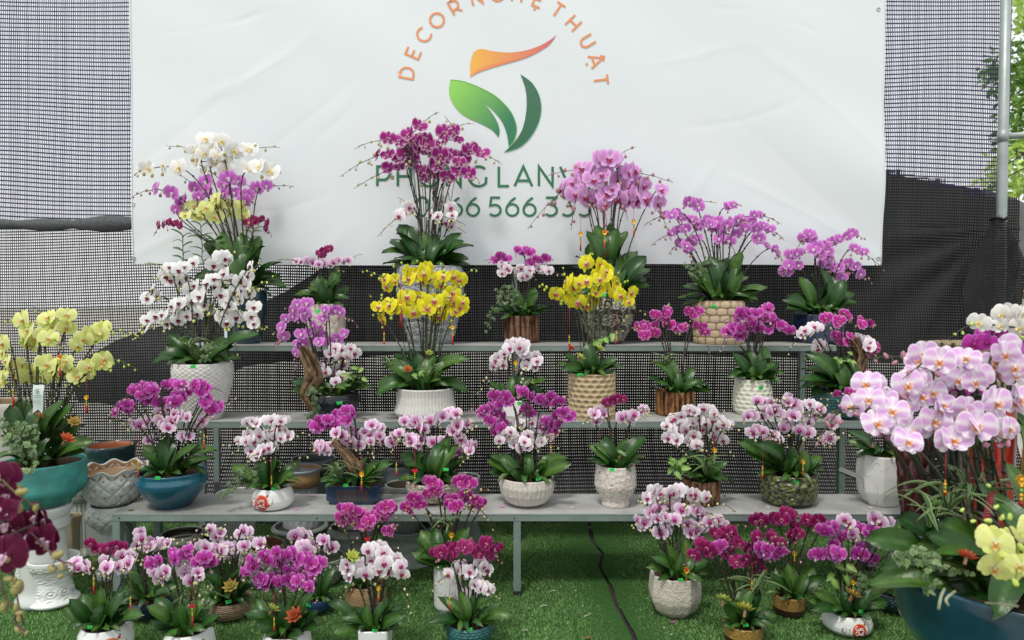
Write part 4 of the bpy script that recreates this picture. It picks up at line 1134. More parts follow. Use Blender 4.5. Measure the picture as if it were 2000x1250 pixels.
# hanging red and gold charms
def charm(px, y0, y1, Y, label, kind='medal', y2=None, s_=1.0):
    label = label; top = at(px, y0, Y); bot = at(px, y1, Y); L = top.z - bot.z; u = Y / F * s_
    root = empty('hanging_charm', top, label, 'charm', 'red and gold hanging charms')
    red = hx('#b51f22'); gold = hx('#e0a92a')
    ym = -(L * .52 if kind != 'bare' else L * .6)
    b = MB(); b.tube([(0, 0, .004), (.001, 0, ym * .5), (0, 0, ym)], .36 * u, M_RED, red, n=4); b.build('cord', root)
    if kind in ('medal', 'gold'):
        b = MB(); r = 4.2 * u; cc = (hx('#d8341f') if kind == 'medal' else gold)
        vs = []; N_ = 32
        for f in (-1, 1):
            vs.append((0, f * r * .3, ym))
            for i in range(N_):
                a = 2 * math.pi * i / N_; rr = r * (1 + .14 * math.cos(a * 8)); vs.append((rr * math.cos(a), f * r * .18, ym + rr * math.sin(a)))
        fs = [(0, 1 + i, 1 + (i + 1) % N_) for i in range(N_)] + [(N_ + 1, N_ + 2 + (i + 1) % N_, N_ + 2 + i) for i in range(N_)] + [(1 + i, 1 + (i + 1) % N_, N_ + 2 + (i + 1) % N_, N_ + 2 + i) for i in range(N_)]
        b.add(vs, fs, M_GOLD, gold); b.ball((0, -r * .2, ym), (r * .5, r * .25, r * .5), M_GOLD, cc, n=8, h=5); b.build('medallion', root)
    elif kind == 'heart':
        b = MB(); r = 6 * u; vs = []; N_ = 28
        for f in (-1, 1):
            for i in range(N_):
                a = 2 * math.pi * i / N_; vs.append((r * math.sin(a) ** 3, f * .002, ym + r * .8 * (13 * math.cos(a) - 5 * math.cos(2 * a) - 2 * math.cos(3 * a) - math.cos(4 * a)) / 16))
        fs = [tuple(range(N_)), tuple(range(2 * N_ - 1, N_ - 1, -1))] + [(i, (i + 1) % N_, N_ + (i + 1) % N_, N_ + i) for i in range(N_)]
        b.add(vs, fs, M_RED, hx('#c01622')); b.build('heart', root, smooth=False)
    if kind != 'heart_only':
        b = MB()
        b.tube([(0, 0, ym), (0, 0, -L * .76)], .6 * u, M_RED, gold, n=4)
        for i in range(3): b.ball((0, 0, ym - (5.5 + i * 4.2) * u), 1.9 * u, M_GOLD, gold if i % 2 == 0 else hx('#6aa84a'), n=7, h=5)
        tag(b.build('bead_string', root), kind='stuff')
        b = MB(); z0 = ym - 16 * u if -L + 4 * u < ym - 16 * u else -L * .72
        b.tube([(0, 0, z0), (0, 0, z0 - 2.5 * u)], 1.3 * u, M_RED, gold, n=7)
        for i in range(9):
            a = i * .7; b.tube([(math.cos(a) * .7 * u, math.sin(a) * .7 * u, z0 - 2 * u), (math.cos(a) * 1.5 * u, math.sin(a) * 1.5 * u, -L)], .45 * u, M_RED, hx('#c4262a'), n=3)
        b.build('tassel', root)
    return root
# ------------------------------------------------------------------ relief patterns
def ribs(n, a, warp=0):
    nn = Noise(n, 6, 1, 4)
    return lambda th, t, R: a * (abs(math.sin(n * th / 2 + warp * nn(th, t * 4))) ** .6 - 1) * (1 if t < .96 else .2)
def diamonds(n, m_, a):
    def f(th, t, R):
        if not .03 < t < .965: return 0
        u = th * n / 6.2832; v = t * m_; a1 = abs((u + v) % 1 - .5) * 2; a2 = abs((u - v) % 1 - .5) * 2
        return a * (.3 - max(a1, a2) ** 5)
    return f
def dimples(n, m_, a):
    def f(th, t, R):
        v = t * m_; row = math.floor(v); u = th * n / 6.2832 + .5 * (row % 2)
        du = (u % 1) - .5; dv = (v % 1) - .5; return a * (min(1, (du * du + dv * dv) * 4.5) - .9)
    return f
def weave(n, m_, a):
    def f(th, t, R):
        v = t * m_; row = math.floor(v); u = th * n / 6.2832 + row * .5; return a * (abs(math.sin(math.pi * u)) ** .5 * abs(math.sin(math.pi * v)) ** .5 - 1)
    return f
def rings(m_, a): return lambda th, t, R: a * (abs(math.sin(math.pi * (t * m_ + .25 * math.sin(th * 2) + .12 * math.sin(th * 5)))) ** .6 - 1)
def blocks(n, m_, a):
    def f(th, t, R):
        v = t * m_; row = math.floor(v); u = th * n / 6.2832 + .5 * (row % 2) + .1 * math.sin(row * 9.0)
        du = abs(u % 1 - .5) * 2; dv = abs(v % 1 - .5) * 2; e = (du ** 3 + dv ** 3) ** (1 / 3) * .93
        return a * (-1 if e > .86 else (0 if e < .78 else -(e - .78) / .08)) + (a * .4 if e < .45 else 0)
    return f
def rough(a, seed=1, f0=4, f1=16):
    def f(th, t, R): return a * 1.6 * pn(math.cos(th) + seed, math.sin(th), t * 1.3, f1 * .35, 3)
    return f
def bark(seed=3):
    def f(th, t, R):
        w_ = pn(math.cos(th) * 1.6 + seed, math.sin(th) * 1.6, t * .9, 1.6, 2)
        q = pn(math.cos(th) * 7 + seed, math.sin(th) * 7, t * .55, 1, 4) + .5 * w_
        return R * .085 * (max(-.8, min(.5, q * 1.8)) - .1)
    return f
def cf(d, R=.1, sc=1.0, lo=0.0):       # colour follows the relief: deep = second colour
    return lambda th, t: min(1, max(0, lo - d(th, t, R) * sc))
def floral(th, t):
    # pale scrolling flowers on a dark ground
    u = th * 5 / 6.2832 * 1.6; v = t * 3.2; row = math.floor(v); uu = (u + .5 * (row % 2)) % 1 - .5; vv = v % 1 - .5
    r = math.hypot(uu, vv * 1.1); a = math.atan2(vv, uu)
    f = abs(r - .22 - .06 * math.cos(a * 7)) < .045 or r < .07 or abs(r - .38 - .05 * math.cos(a * 5 + 1)) < .028 or (abs(math.sin(a * 3 + r * 9)) < .18 and r > .28)
    return 0 if f else 1
def bluewhite(th, t):
    u = th * 17 / 6.2832; v = t * 14; row = math.floor(v); uu = (u + .5 * (row % 2)) % 1 - .5; vv = v % 1 - .5; r = math.hypot(uu, vv)
    return .95 if (r < .13 or abs(r - .33) < .06) else .12 + .3 * abs(math.sin(v * .5 * math.pi + 1))
def dots(n, m_, r0, base=0.0):
    def f(th, t):
        v = t * m_; row = math.floor(v); uu = (th * n / 6.2832 + .5 * (row % 2)) % 1 - .5; return 1 if math.hypot(uu, v % 1 - .5) < r0 else base
    return f
def speck(seed, thr=.55, f0=20, f1=60):
    def f(th, t): return 1 if pn(math.cos(th) + seed, math.sin(th), t * 1.3, f1 * .3, 2) > thr * .42 else 0
    return f
def band(split, f):
    return lambda th, t: 1 if t < split else f(th, t)
def mot(seed, f0=3, f1=14, g=1.2):
    return lambda th, t: min(1, max(0, .5 + g * 1.3 * pn(math.cos(th) + seed, math.sin(th), t * 1.3, f1 * .25, 3)))

# ------------------------------------------------------------------ upper shelf
A = arrangement('A1', 'tall tiers of white, pink, pale yellow and wine orchids in a dark blue ribbed jar',
  482, 566, 664, 76, 'S3', 'urn', M_POT_GLAZE, '#1d3440', '#2d5260', potkw=dict(disp=ribs(22, .006), cfn=cf(ribs(22, .006), .1, 90)), Y=4.78,
  sp=(('white', 36, '403,272 381,294', None, dict(budend=(323, 285))), ('white', 37, '350,328 320,324 290,328', None, dict(budend=(258, 346), bud=5)),
      ('white', 36, '414,291 435,276 459,295 486,291', None, dict(bud=3)), ('white', 34, '441,331 438,317 417,315 384,316 405,333', None, dict(bud=2)), ('white', 34, '486,328 507,326 530,335', None, dict(budend=(550, 340), bud=3)),
      ('white', 30, '400,300 425,303', None, dict(bud=2)),
      ('orch', 31, '402,372 400,354 379,366', None, dict(budend=(345, 340))), ('orch', 30, '358,392 337,377 306,369', None, dict(budend=(256, 385), bud=6)), ('orch', 28, '388,384 408,376', None, dict(bud=0)),
      ('orch', 30, '438,378 460,377 439,361 447,348 466,354', None, dict(bud=2)), ('orch', 30, '478,393 486,381 502,367', None, dict(budend=(574, 364), bud=6)), ('orch', 24, '520,362', None, dict(bud=0)), ('orch', 24, '343,409 350,398', None, dict(bud=2)),
      ('lime', 32, '424,388 405,406 421,424', None, dict(bud=3)), ('lime', 31, '379,402 357,411 387,423', None, dict(bud=2)), ('lime', 30, '450,400 450,416 430,402', None, dict(bud=2)), ('lime', 30, '475,402 474,419', None, dict(bud=2)), ('lime', 26, '362,420 395,415', None, dict(bud=0)),
      ('wine', 21, '352,440 341,436 332,434 321,438 310,440', None, dict(budend=(300, 462))), ('wine', 21, '488,438 497,430 510,428 521,434 519,446', None, dict(budend=(531, 462)))),
  tips='432,452 508,462 500,500 548,512 560,560 520,590 402,470 396,520 540,535 470,455 380,540 450,480 515,480 490,470 535,580 550,540 425,500', wide=2)
for bx_, pts_ in ((-18, ((366, 540), (358, 500), (357, 462))), (-10, ((402, 520), (395, 480), (392, 440))), (12, ((497, 520), (492, 480), (494, 446))), (-4, ((440, 520), (430, 490), (418, 470)))):
    P = catmull([A.org + Vector((bx_ * A.sc, 0, 0))] + [lp(A, *q, -.03) for q in pts_], 5); cb_ = MB(); cb_.tube(P, .003, M_STEM, hx('#3f4a22'), n=5); cane = cb_.build('cane', A.root)
    for k, p in enumerate(P[4:]):
        put_leaf(cane, p, p + Vector(((-1) ** k * random.uniform(.05, .085), random.uniform(-.05, .02), random.uniform(.0, .06))), wide=0)

A = arrangement('A2', 'small lilac orchid with one wine spray in a pale speckled pot on the top shelf', 636, 594, 660, 76, 'S3', 'barrel', M_POT_ROUGH, '#d9d3c9', '#b9a08d',
  stick=(622, 608), potkw=dict(disp=rough(.003, 5), cfn=speck(6, .75, 8, 25)), lf=(9, 62, 'up'), tips='612,545 600,560 625,535 655,548 678,542 682,560 590,580 662,520',
  sp=(('lilac', 20, '612,512 601,510 588,512 579,510', None, {}), ('lilac', 20, '622,516 632,514 645,518', None, {}), ('lilac', 20, '652,512 661,508 672,512 680,508', None, {}), ('wine', 17, '625,494 633,490 642,486 630,498', None, dict(bud=1))))

A = arrangement('A3', 'tall white-edged magenta orchids above small blush ones in a blue-grey patterned urn', 840, 522, 668, 136, 'S3', 'urn', M_POT_MATT, '#c9cbc9', '#4c5a70', Y=4.79,
  potkw=dict(disp=rings(11, .006), cfn=bluewhite, nseg=180, nz=84),
  sp=(('magedge', 34, '800,263 818,247', None, dict(bud=3, stake=True)), ('magedge', 34, '782,274 758,270', None, dict(budend=(692, 291), bud=5, stake=True)), ('magedge', 34, '790,300 780,308 758,302 737,302', None, dict(budend=(664, 346), bud=6, stake=True)),
      ('magedge', 35, '806,311 783,325 761,331', None, dict(budend=(690, 370), bud=5, stake=True)), ('magedge', 33, '835,283 832,275 846,288', None, dict(bud=3, stake=True)), ('magedge', 33, '845,295 820,290', None, dict(bud=0)),
      ('magedge', 33, '868,258 880,253', None, dict(bud=3, stake=True)), ('magedge', 32, '872,272 893,270 888,256', None, dict(bud=2)), ('magedge', 34, '836,333 820,330 829,345', None, dict(bud=3, stake=True)),
      ('magedge', 34, '866,311 861,302 854,322', None, dict(bud=3, stake=True)), ('magedge', 34, '902,308 917,292 937,300', None, dict(budend=(980, 321), bud=5, stake=True)), ('magedge', 34, '874,345 893,334 916,338', None, dict(budend=(938, 357), bud=4, stake=True)),
      ('magedge', 32, '880,300 897,317', None, dict(bud=0)), ('magedge', 30, '800,285 812,275', None, dict(bud=0)), ('magedge', 32, '852,318 845,336', None, dict(bud=0)),
      ('blush', 26, '800,405 790,415 780,422', None, dict(bud=4)), ('blush', 26, '805,412 797,403', None, dict(bud=2)), ('blush', 24, '862,394 852,400', None, dict(bud=2)), ('blush', 28, '842,420 855,422', None, dict(bud=4)), ('blush', 25, '883,420 880,405', None, dict(bud=4)), ('blush', 23, '872,435 882,440', None, dict(bud=2)), ('blush', 22, '806,452 795,460', None, dict(bud=2))),
  tips='746,492 762,470 775,455 790,482 800,440 812,470 830,450 850,455 870,470 888,458 905,470 925,480 915,505 748,515 770,505 900,500 880,490 860,480 830,490 812,500 845,470 900,455 778,440 925,520', wide=2)

A = arrangement('A4', 'magenta and white miniature orchids with trailing ivy in a log pot on the top shelf', 1019, 617, 668, 68, 'S3', 'cyl', M_WOOD, '#96705a', '#35231a',
  potkw=dict(disp=bark(4), cfn=cf(bark(4), .12, 95, .3), nseg=110), lf=(8, 50, 'mid'), tips='1010,590 1050,570 1060,600 1078,600 965,610 1045,560 970,590 1000,560',
  sp=(('magenta', 24, '986,505 976,500 968,508', None, dict(budend=(944, 510))), ('magenta', 22, '1018,492 1011,488 1030,488 1034,494', None, dict(bud=5)), ('magenta', 22, '1038,515 1046,506 1056,508 1066,504', None, dict(budend=(1080, 509))),
      ('blush', 21, '990,524 982,519 980,534 996,528', None, {}), ('blush', 21, '1012,528 1017,524 1025,540', None, dict(bud=3)), ('blush', 22, '1034,528 1020,541 1030,538', None, dict(bud=0)), ('blush', 21, '1052,524 1062,527 1072,529', None, {})))
ivy(A.root, A.org, ((1000, 590), (985, 575), (975, 590), (962, 610), (955, 640)), A.Y - .1, dens=9); ivy(A.root, A.org, ((995, 570), (985, 560), (975, 572)), A.Y - .08, dens=9)
ivy(A.root, A.org, ((1005, 580), (1000, 560), (985, 575)), A.Y - .05, dens=9)

A = arrangement('A5', 'large lavender orchid dome in a black and cream flower-patterned jar on the top shelf', 1186, 572, 666, 112, 'S3', 'egg', M_POT_GLAZE, '#c4beac', '#3c3d3a', Y=4.78,
  potkw=dict(cfn=floral, nseg=190, nz=84), stick=(1178, 576),
  sp=(('lav', 42, '1160,340 1138,331', None, dict(budend=(1068, 345), bud=5)), ('lav', 42, '1135,356 1117,358 1100,370', None, dict(budend=(1030, 448), bud=6, dy=-.03)), ('lav', 40, '1190,312 1172,310', None, dict(bud=0)), ('lav', 40, '1198,310 1178,334 1197,316', None, dict(bud=3)),
      ('lav', 42, '1158,352 1175,343', None, dict(bud=0)), ('lav', 42, '1142,385 1126,378', None, dict(budend=(1115, 450), bud=5, dy=-.04)), ('lav', 40, '1155,392 1163,380', None, dict(bud=0)), ('lav', 42, '1178,387 1180,400', None, dict(bud=3, dy=-.05)), ('lav', 42, '1207,341 1210,355', None, dict(bud=3)), ('lav', 42, '1230,337 1238,335', None, dict(budend=(1314, 357), bud=5)),
      ('lav', 42, '1227,362 1245,359 1258,362', None, dict(bud=0)), ('lav', 42, '1225,380 1228,392 1208,388', None, dict(bud=3, dy=-.03)), ('lav', 42, '1240,392 1258,390', None, dict(bud=0, dy=-.04)), ('lav', 34, '1290,372 1286,396', None, dict(budend=(1310, 470), bud=6)), ('lav', 36, '1196,370 1188,380 1212,372', None, dict(bud=4))),
  tips='1145,450 1165,440 1190,435 1205,445 1225,452 1170,475 1150,475 1245,490 1262,500 1270,525 1268,545 1272,560 1255,580 1110,520 1125,500 1105,540 1215,500 1235,510 1200,480 1245,540 1180,490 1245,560 1130,540 1190,520 1220,530', wide=2)

A = arrangement('A6', 'wide spray of pink-lilac orchids in a beige carved stone pot on the top shelf', 1404, 588, 664, 97, 'S3', [(.94, 0), (1, .1), (1, .9), (.97, 1)], M_POT_MATT, '#c9b698', '#7d6244', stick=(1393, 599), Y=4.77,
  potkw=dict(disp=blocks(15, 6, .004), cfn=cf(blocks(15, 6, .004), .1, 190), nseg=200, nz=80),
  sp=(('orch', 26, '1365,405 1362,397 1344,395', None, dict(budend=(1402, 397))), ('orch', 24, '1322,415 1312,420 1300,420', None, dict(budend=(1256, 442), bud=5)), ('orch', 24, '1325,448 1340,447 1315,455', None, dict(bud=4)), ('orch', 25, '1362,465 1350,473 1328,475', None, dict(budend=(1306, 497))),
      ('orch', 24, '1388,438 1375,436 1366,442', None, dict(bud=4)), ('orch', 24, '1395,445 1402,432 1383,428', None, dict(bud=0)), ('orch', 26, '1420,403 1432,400', None, dict(budend=(1449, 403))), ('orch', 24, '1420,440 1428,432 1440,430', None, dict(bud=3)), ('orch', 24, '1405,467 1418,464 1424,470', None, dict(bud=2)),
      ('orch', 25, '1450,425 1472,420 1485,420', None, dict(budend=(1527, 438))), ('orch', 25, '1455,446 1444,434 1467,432', None, dict(bud=0)), ('orch', 25, '1478,445 1490,440 1503,448', None, dict(budend=(1532, 470))), ('orch', 26, '1483,465 1497,478 1480,470', None, dict(bud=0)), ('orch', 22, '1512,486 1518,494', None, dict(budend=(1530, 510), bud=5)), ('orch', 23, '1340,480 1345,488', None, dict(bud=4)), ('orch', 22, '1330,425 1352,428', None, dict(bud=2)), ('orch', 22, '1412,455 1437,458', None, dict(bud=2))),
  tips='1318,585 1330,560 1345,530 1365,520 1385,500 1400,510 1425,500 1450,490 1445,520 1465,540 1500,560 1495,575 1480,585 1330,600 1355,545 1380,560 1410,550 1430,560 1455,570 1340,580 1395,530', wide=2)
ivy(A.root, A.org, ((1370, 540), (1360, 520), (1375, 510), (1395, 505)), A.Y - .08, dens=9); ivy(A.root, A.org, ((1360, 530), (1345, 515), (1352, 530)), A.Y - .08, dens=9)

A = arrangement('A7', 'pink-lilac orchid in a dark blue square pot at the right end of the top shelf', 1598, 614, 654, 74, 'S3', 'cyl', M_POT_GLAZE, '#141c30', '#22385c', shape='square', potkw=dict(cfn=mot(5)),
  sp=(('orch', 26, '1585,466 1580,457 1572,465', None, dict(bud=3)), ('orch', 26, '1595,482 1588,487 1608,480', None, dict(bud=2)), ('orch', 25, '1545,498 1555,495 1562,492', None, dict(bud=3)), ('orch', 27, '1558,518 1542,518 1536,530', None, dict(budend=(1518, 532))), ('orch', 24, '1615,480 1627,472 1640,466 1652,462 1665,455', None, dict(budend=(1690, 470))),
      ('orch', 25, '1600,498 1618,490 1620,505', None, dict(bud=4)), ('orch', 25, '1612,515 1627,522 1637,524', None, dict(bud=3)), ('orch', 27, '1655,515 1670,520 1680,535', None, dict(budend=(1705, 555))), ('orch', 24, '1670,485 1686,492', None, dict(budend=(1730, 530), bud=6)), ('orch', 22, '1645,543 1640,530', None, dict(bud=4))),
  tips='1530,585 1535,605 1560,540 1580,530 1600,520 1625,540 1640,560 1665,570 1672,590 1655,600 1540,575 1585,580 1610,560 1650,545 1570,590 1628,590', wide=2)

# ------------------------------------------------------------------ middle shelf
A = arrangement('B1', 'dense white orchids with purple centres in a tall white diamond-relief pot', 396, 708, 818, 113, 'S2', 'taper', M_POT_MATT, '#e2e2de', '#cbc8be', stick=(382, 716),
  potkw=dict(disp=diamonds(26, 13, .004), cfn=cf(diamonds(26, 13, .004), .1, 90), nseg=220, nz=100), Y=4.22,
  sp=(('wmag', 31, '345,527 362,521 380,513', None, dict(bud=0)), ('wmag', 31, '440,505 418,518 434,503', None, dict(bud=2)), ('wmag', 31, '437,535 442,514 453,546', None, dict(bud=4)), ('wmag', 31, '415,545 470,549 483,540', None, dict(bud=3)), ('wmag', 31, '365,543 352,550 335,548 325,540', None, dict(budend=(296, 542), bud=5)),
      ('wmag', 31, '402,555 380,558 372,567', None, dict(bud=2)), ('wmag', 32, '392,580 375,590 398,596', None, dict(bud=3)), ('wmag', 31, '309,579 290,583 298,566', None, dict(budend=(272, 588))), ('wmag', 31, '432,576 443,590 450,598', None, dict(bud=2)), ('wmag', 31, '460,571 470,585 485,573', None, dict(bud=5)), ('wmag', 30, '352,592 336,598 345,612', None, dict(bud=3)),
      ('wmag', 32, '365,617 350,625 385,612', None, dict(bud=3)), ('wmag', 30, '305,618 290,625 283,640', None, dict(budend=(258, 664), bud=6)), ('wmag', 30, '318,615 330,632', None, dict(bud=4)), ('wmag', 31, '418,616 435,619 442,631', None, dict(bud=4)), ('wmag', 30, '462,620 455,612 485,622', None, dict(bud=5)), ('wmag', 30, '498,632 490,618', None, dict(budend=(520, 650))), ('wmag', 28, '350,528 332,522', None, dict(bud=5)), ('wmag', 29, '412,597 400,575 420,560', None, dict(bud=2)), ('wmag', 29, '490,520 478,556 495,600', None, dict(bud=2))),
  tips='295,712 305,695 325,675 352,695 345,660 370,670 440,750 455,675 475,700 425,690 465,660 365,690 400,680 330,650 510,655 435,700', wide=2)
spider(A.root, lp(A, 375, 690, -.08), .16, 12); ivy(A.root, A.org, ((400, 680), (412, 672), (405, 690), (400, 708)), A.Y - .16, dens=9)
b = MB(); b.box((-.008, 0, -.02), (.008, .0012, .02), mat('pale_tag', color=hx('#c9dbea'), rough=.5)); o = b.build('plant_tag', A.root, smooth=False); o.location = lp(A, 441, 653, -.1)

A = arrangement('B2', 'lilac and blush orchids climbing driftwood in a black textured bowl on the middle shelf', 652, 768, 815, 102, 'S2', 'round', M_POT_GLAZE, '#12181c', '#223038', stick=(664, 788), Y=4.25,
  potkw=dict(disp=weave(40, 12, .003), nseg=140, nz=50),
  sp=(('orch', 25, '596,610 582,594 574,605', None, dict(budend=(553, 605), ox=-28)), ('orch', 26, '597,620 600,592 588,610', None, dict(bud=0, ox=-28)), ('orch', 25, '573,618 558,622 551,640 553,657', None, dict(budend=(530, 680), bud=7, ox=-30)), ('orch', 27, '592,672 590,652 605,650', None, dict(bud=0, ox=-24)), ('orch', 25, '615,658 622,645 635,655', None, dict(bud=2, ox=-20)), ('orch', 24, '623,668 612,635', None, dict(bud=0, ox=-10)),
      ('orch', 26, '645,612 655,606 665,610', None, dict(bud=4)), ('orch', 23, '635,605 630,622', None, dict(bud=4)), ('orch', 25, '675,652 660,662 645,668', None, dict(bud=3)), ('orch', 23, '580,672 579,690', None, dict(bud=3, ox=-28)),
      ('blush', 26, '668,682 655,680 645,690', None, dict(bud=2)), ('blush', 26, '685,680 692,690 680,695', None, dict(bud=3)), ('blush', 25, '650,695 640,700 665,697', None, dict(bud=2)), ('blush', 24, '673,712 660,722 655,732', None, dict(bud=3)), ('blush', 24, '625,715 635,727', None, dict(bud=2)), ('blush', 24, '656,745 668,735', None, dict(bud=4))),
  tips='568,745 572,760 585,740 620,735 600,770 635,745 690,745 712,745 725,755 715,735 700,730 640,760 620,770')
driftwood(A.root, [(612, 800), (598, 770), (612, 735), (602, 700), (590, 678)], A.Y - .12, (8, 17, 20, 17, 9)); ivy(A.root, A.org, ((610, 760), (612, 775), (618, 800), (604, 815)), A.Y - .2, dens=9)
hearts(A.root, lp(A, 690, 740, -.02), .06, 8)

A = arrangement('B3', 'bright yellow orchids on tall stakes in a wide white ribbed bowl on the middle shelf', 831, 756, 810, 122, 'S2', 'waist', M_POT_MATT, '#dbdcd4', '#a9aba0', Y=4.24,
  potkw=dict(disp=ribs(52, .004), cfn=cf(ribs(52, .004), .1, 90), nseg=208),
  sp=(('yellow', 33, '832,523 830,535', None, dict(bud=3, stake=True, budend=(812, 508))), ('yellow', 34, '808,537 800,545 796,530', None, dict(bud=3, stake=True, budend=(780, 512))), ('yellow', 34, '840,545 828,550 852,542', None, dict(bud=2)), ('yellow', 33, '860,556 866,540', None, dict(bud=3, stake=True, budend=(862, 515))), ('yellow', 34, '886,540 897,546', None, dict(bud=4, stake=True, budend=(935, 523))), ('yellow', 30, '756,560 752,545', None, dict(budend=(705, 527), bud=6, stake=True)), ('yellow', 27, '772,543 773,550', None, dict(budend=(766, 508))),
      ('yellow', 35, '770,602 762,596 782,604', None, dict(budend=(742, 585), bud=5, stake=True)), ('yellow', 28, '745,617 740,600 748,625', None, dict(budend=(720, 575), bud=5)), ('yellow', 35, '808,610 800,598 795,580', None, dict(bud=4, stake=True, budend=(795, 565))), ('yellow', 33, '820,580 815,590', None, dict(bud=0)), ('yellow', 34, '835,603 828,596 848,588', None, dict(bud=2, stake=True)), ('yellow', 34, '857,618 860,600 866,612', None, dict(bud=4, budend=(850, 580))), ('yellow', 34, '878,582 886,572 884,590', None, dict(bud=3, stake=True)), ('yellow', 32, '898,600 905,590 890,608', None, dict(budend=(912, 566), bud=4))),
  tips='733,770 738,750 752,745 750,710 765,690 775,700 800,680 815,715 830,700 850,690 880,690 895,705 875,755 860,745 905,770 915,765 895,745 780,740 762,765 790,750 845,720 915,700', wide=2, stick=None)
spider(A.root, lp(A, 756, 722, -.06), .12, 11); spider(A.root, lp(A, 842, 735, -.12), .13, 12); succulent(A.root, lp(A, 796, 722, -.1), .035, '#b5503a', '#c4842f'); succulent(A.root, lp(A, 838, 690, -.08), .03)
hearts(A.root, lp(A, 815, 740, -.12), .05, 5)

A = arrangement('B4', 'blush white orchid cascade in a small white square pot, middle shelf behind a magenta orchid', 1001, 781, 815, 38, 'S2', 'cyl', M_POT_WHITE, '#e6e7e2', shape='square', stick=(1015, 788),
  sp=(('blush', 26, '995,672 1005,668 997,680', None, dict(bud=3)), ('blush', 26, '1014,678 1022,672 1020,684', None, dict(bud=0)), ('blush', 26, '985,690 975,697 970,705 963,715', None, dict(bud=5)), ('blush', 26, '988,697 983,712', None, dict(bud=0)), ('blush', 27, '1025,692 1030,700 1027,715', None, dict(bud=5)), ('blush', 26, '1045,695 1050,705 1048,716', None, dict(bud=2))),
  tips='952,745 955,765 975,745 1000,735 1015,725 1060,745 1068,740 1062,762 1040,735 985,765 965,775', Y=4.30)
succulent(A.root, lp(A, 1040, 750, -.04), .03)

A = arrangement('B5', 'yellow orchids on staked stems in a tall beige dimpled cylinder on the middle shelf', 1156, 728, 818, 92, 'S2', 'cyl', M_POT_MATT, '#c3b08c', '#8a734d', stick=(1133, 733), Y=4.24,
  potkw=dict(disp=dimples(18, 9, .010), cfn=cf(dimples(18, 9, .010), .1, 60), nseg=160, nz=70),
  sp=(('yellow', 31, '1146,509 1145,515', None, dict(bud=4, budend=(1158, 490))), ('yellow', 32, '1175,523 1172,515 1168,535', None, dict(bud=3, stake=True)), ('yellow', 33, '1180,538 1185,530 1170,546', None, dict(bud=2)), ('yellow', 34, '1145,550 1130,553 1120,560', None, dict(bud=2, stake=True)), ('yellow', 31, '1110,548 1109,558', None, dict(budend=(1098, 522), bud=5)), ('yellow', 30, '1180,560 1170,565 1163,572', None, dict(bud=2)), ('yellow', 31, '1207,550 1205,560', None, dict(bud=3, budend=(1210, 530))),
      ('yellow', 34, '1203,572 1212,578', None, dict(bud=4, stake=True, budend=(1230, 540))), ('yellow', 35, '1106,580 1095,577 1085,573', None, dict(budend=(1050, 556), bud=6, stake=True)), ('yellow', 33, '1130,590 1122,588', None, dict(bud=0)), ('yellow', 34, '1147,596 1150,588', None, dict(bud=0, stake=True)), ('yellow', 28, '1225,582 1232,572 1228,590', None, dict(bud=4)))
  , tips='1083,710 1100,690 1098,720 1125,700 1120,725 1150,665 1165,690 1180,740 1165,735 1205,735 1190,715 1200,705 1135,720 1205,700 1108,728 1170,700', wide=2)
succulent(A.root, lp(A, 1133, 698, -.14), .04, '#b5b84a'); succulent(A.root, lp(A, 1171, 682, -.12), .042, '#8ab56a'); succulent(A.root, lp(A, 1115, 680, -.1), .035, '#a83a30', '#d07040')
hearts(A.root, lp(A, 1180, 680, .0), .08, 6)

A = arrangement('B6', 'pink orchids with striped spider leaves in a bark log pot on the middle shelf', 1318, 763, 814, 74, 'S2', 'cyl', M_WOOD, '#a8784e', '#42291a', potkw=dict(disp=bark(9), cfn=cf(bark(9), .12, 95, .3), nseg=110),
  sp=(('pinkedge', 24, '1297,612 1290,618 1280,615', None, dict(bud=3)), ('pinkedge', 24, '1300,622 1303,608', None, dict(bud=2)), ('pinkedge', 25, '1278,636 1262,638 1250,640', None, dict(budend=(1232, 643))), ('pinkedge', 25, '1278,650 1260,655', None, dict(bud=0)), ('pinkedge', 25, '1308,635 1322,640 1335,640', None, dict(bud=4)),
      ('pinkedge', 24, '1350,615 1345,608 1362,608', None, dict(bud=3)), ('pinkedge', 23, '1358,635 1370,638 1375,648', None, dict(bud=5))),
  tips='1262,738 1275,705 1300,760 1320,720 1340,730 1355,715 1345,745 1392,768 1385,755 1365,742 1295,735 1310,700')
spider(A.root, lp(A, 1300, 718, -.06), .14, 13)

A = arrangement('B7', 'solid magenta-pink orchid in a cream bumpy pot, right part of the middle shelf', 1470, 740, 812, 75, 'S2', 'cone', M_POT_MATT, '#dfe0d0', '#b8b9a2', stick=(1484, 758),
  potkw=dict(disp=dimples(16, 8, .007), cfn=cf(dimples(16, 8, .007), .1, 60), nseg=140, nz=60),
  sp=(('magenta', 28, '1475,612 1460,610 1447,613', None, dict(bud=2, stake=True)), ('magenta', 28, '1485,610 1497,612 1487,620', None, dict(bud=2, stake=True)), ('magenta', 29, '1445,642 1430,640 1424,648', None, dict(bud=3)), ('magenta', 28, '1452,652 1446,655 1458,640', None, dict(bud=0)), ('magenta', 29, '1480,642 1472,636', None, dict(bud=3)), ('magenta', 27, '1503,620 1510,630 1500,645', None, dict(bud=3)), ('magenta', 27, '1518,633 1528,638 1542,645', None, dict(budend=(1562, 652), bud=3)), ('magenta', 26, '1465,622 1500,603 1440,622', None, dict(bud=0))),
  tips='1420,735 1428,690 1445,675 1460,680 1485,690 1495,675 1515,705 1522,720 1527,745 1505,700 1480,725 1455,720 1435,705 1518,712', wide=2, lf=(6, 50, 'up'))

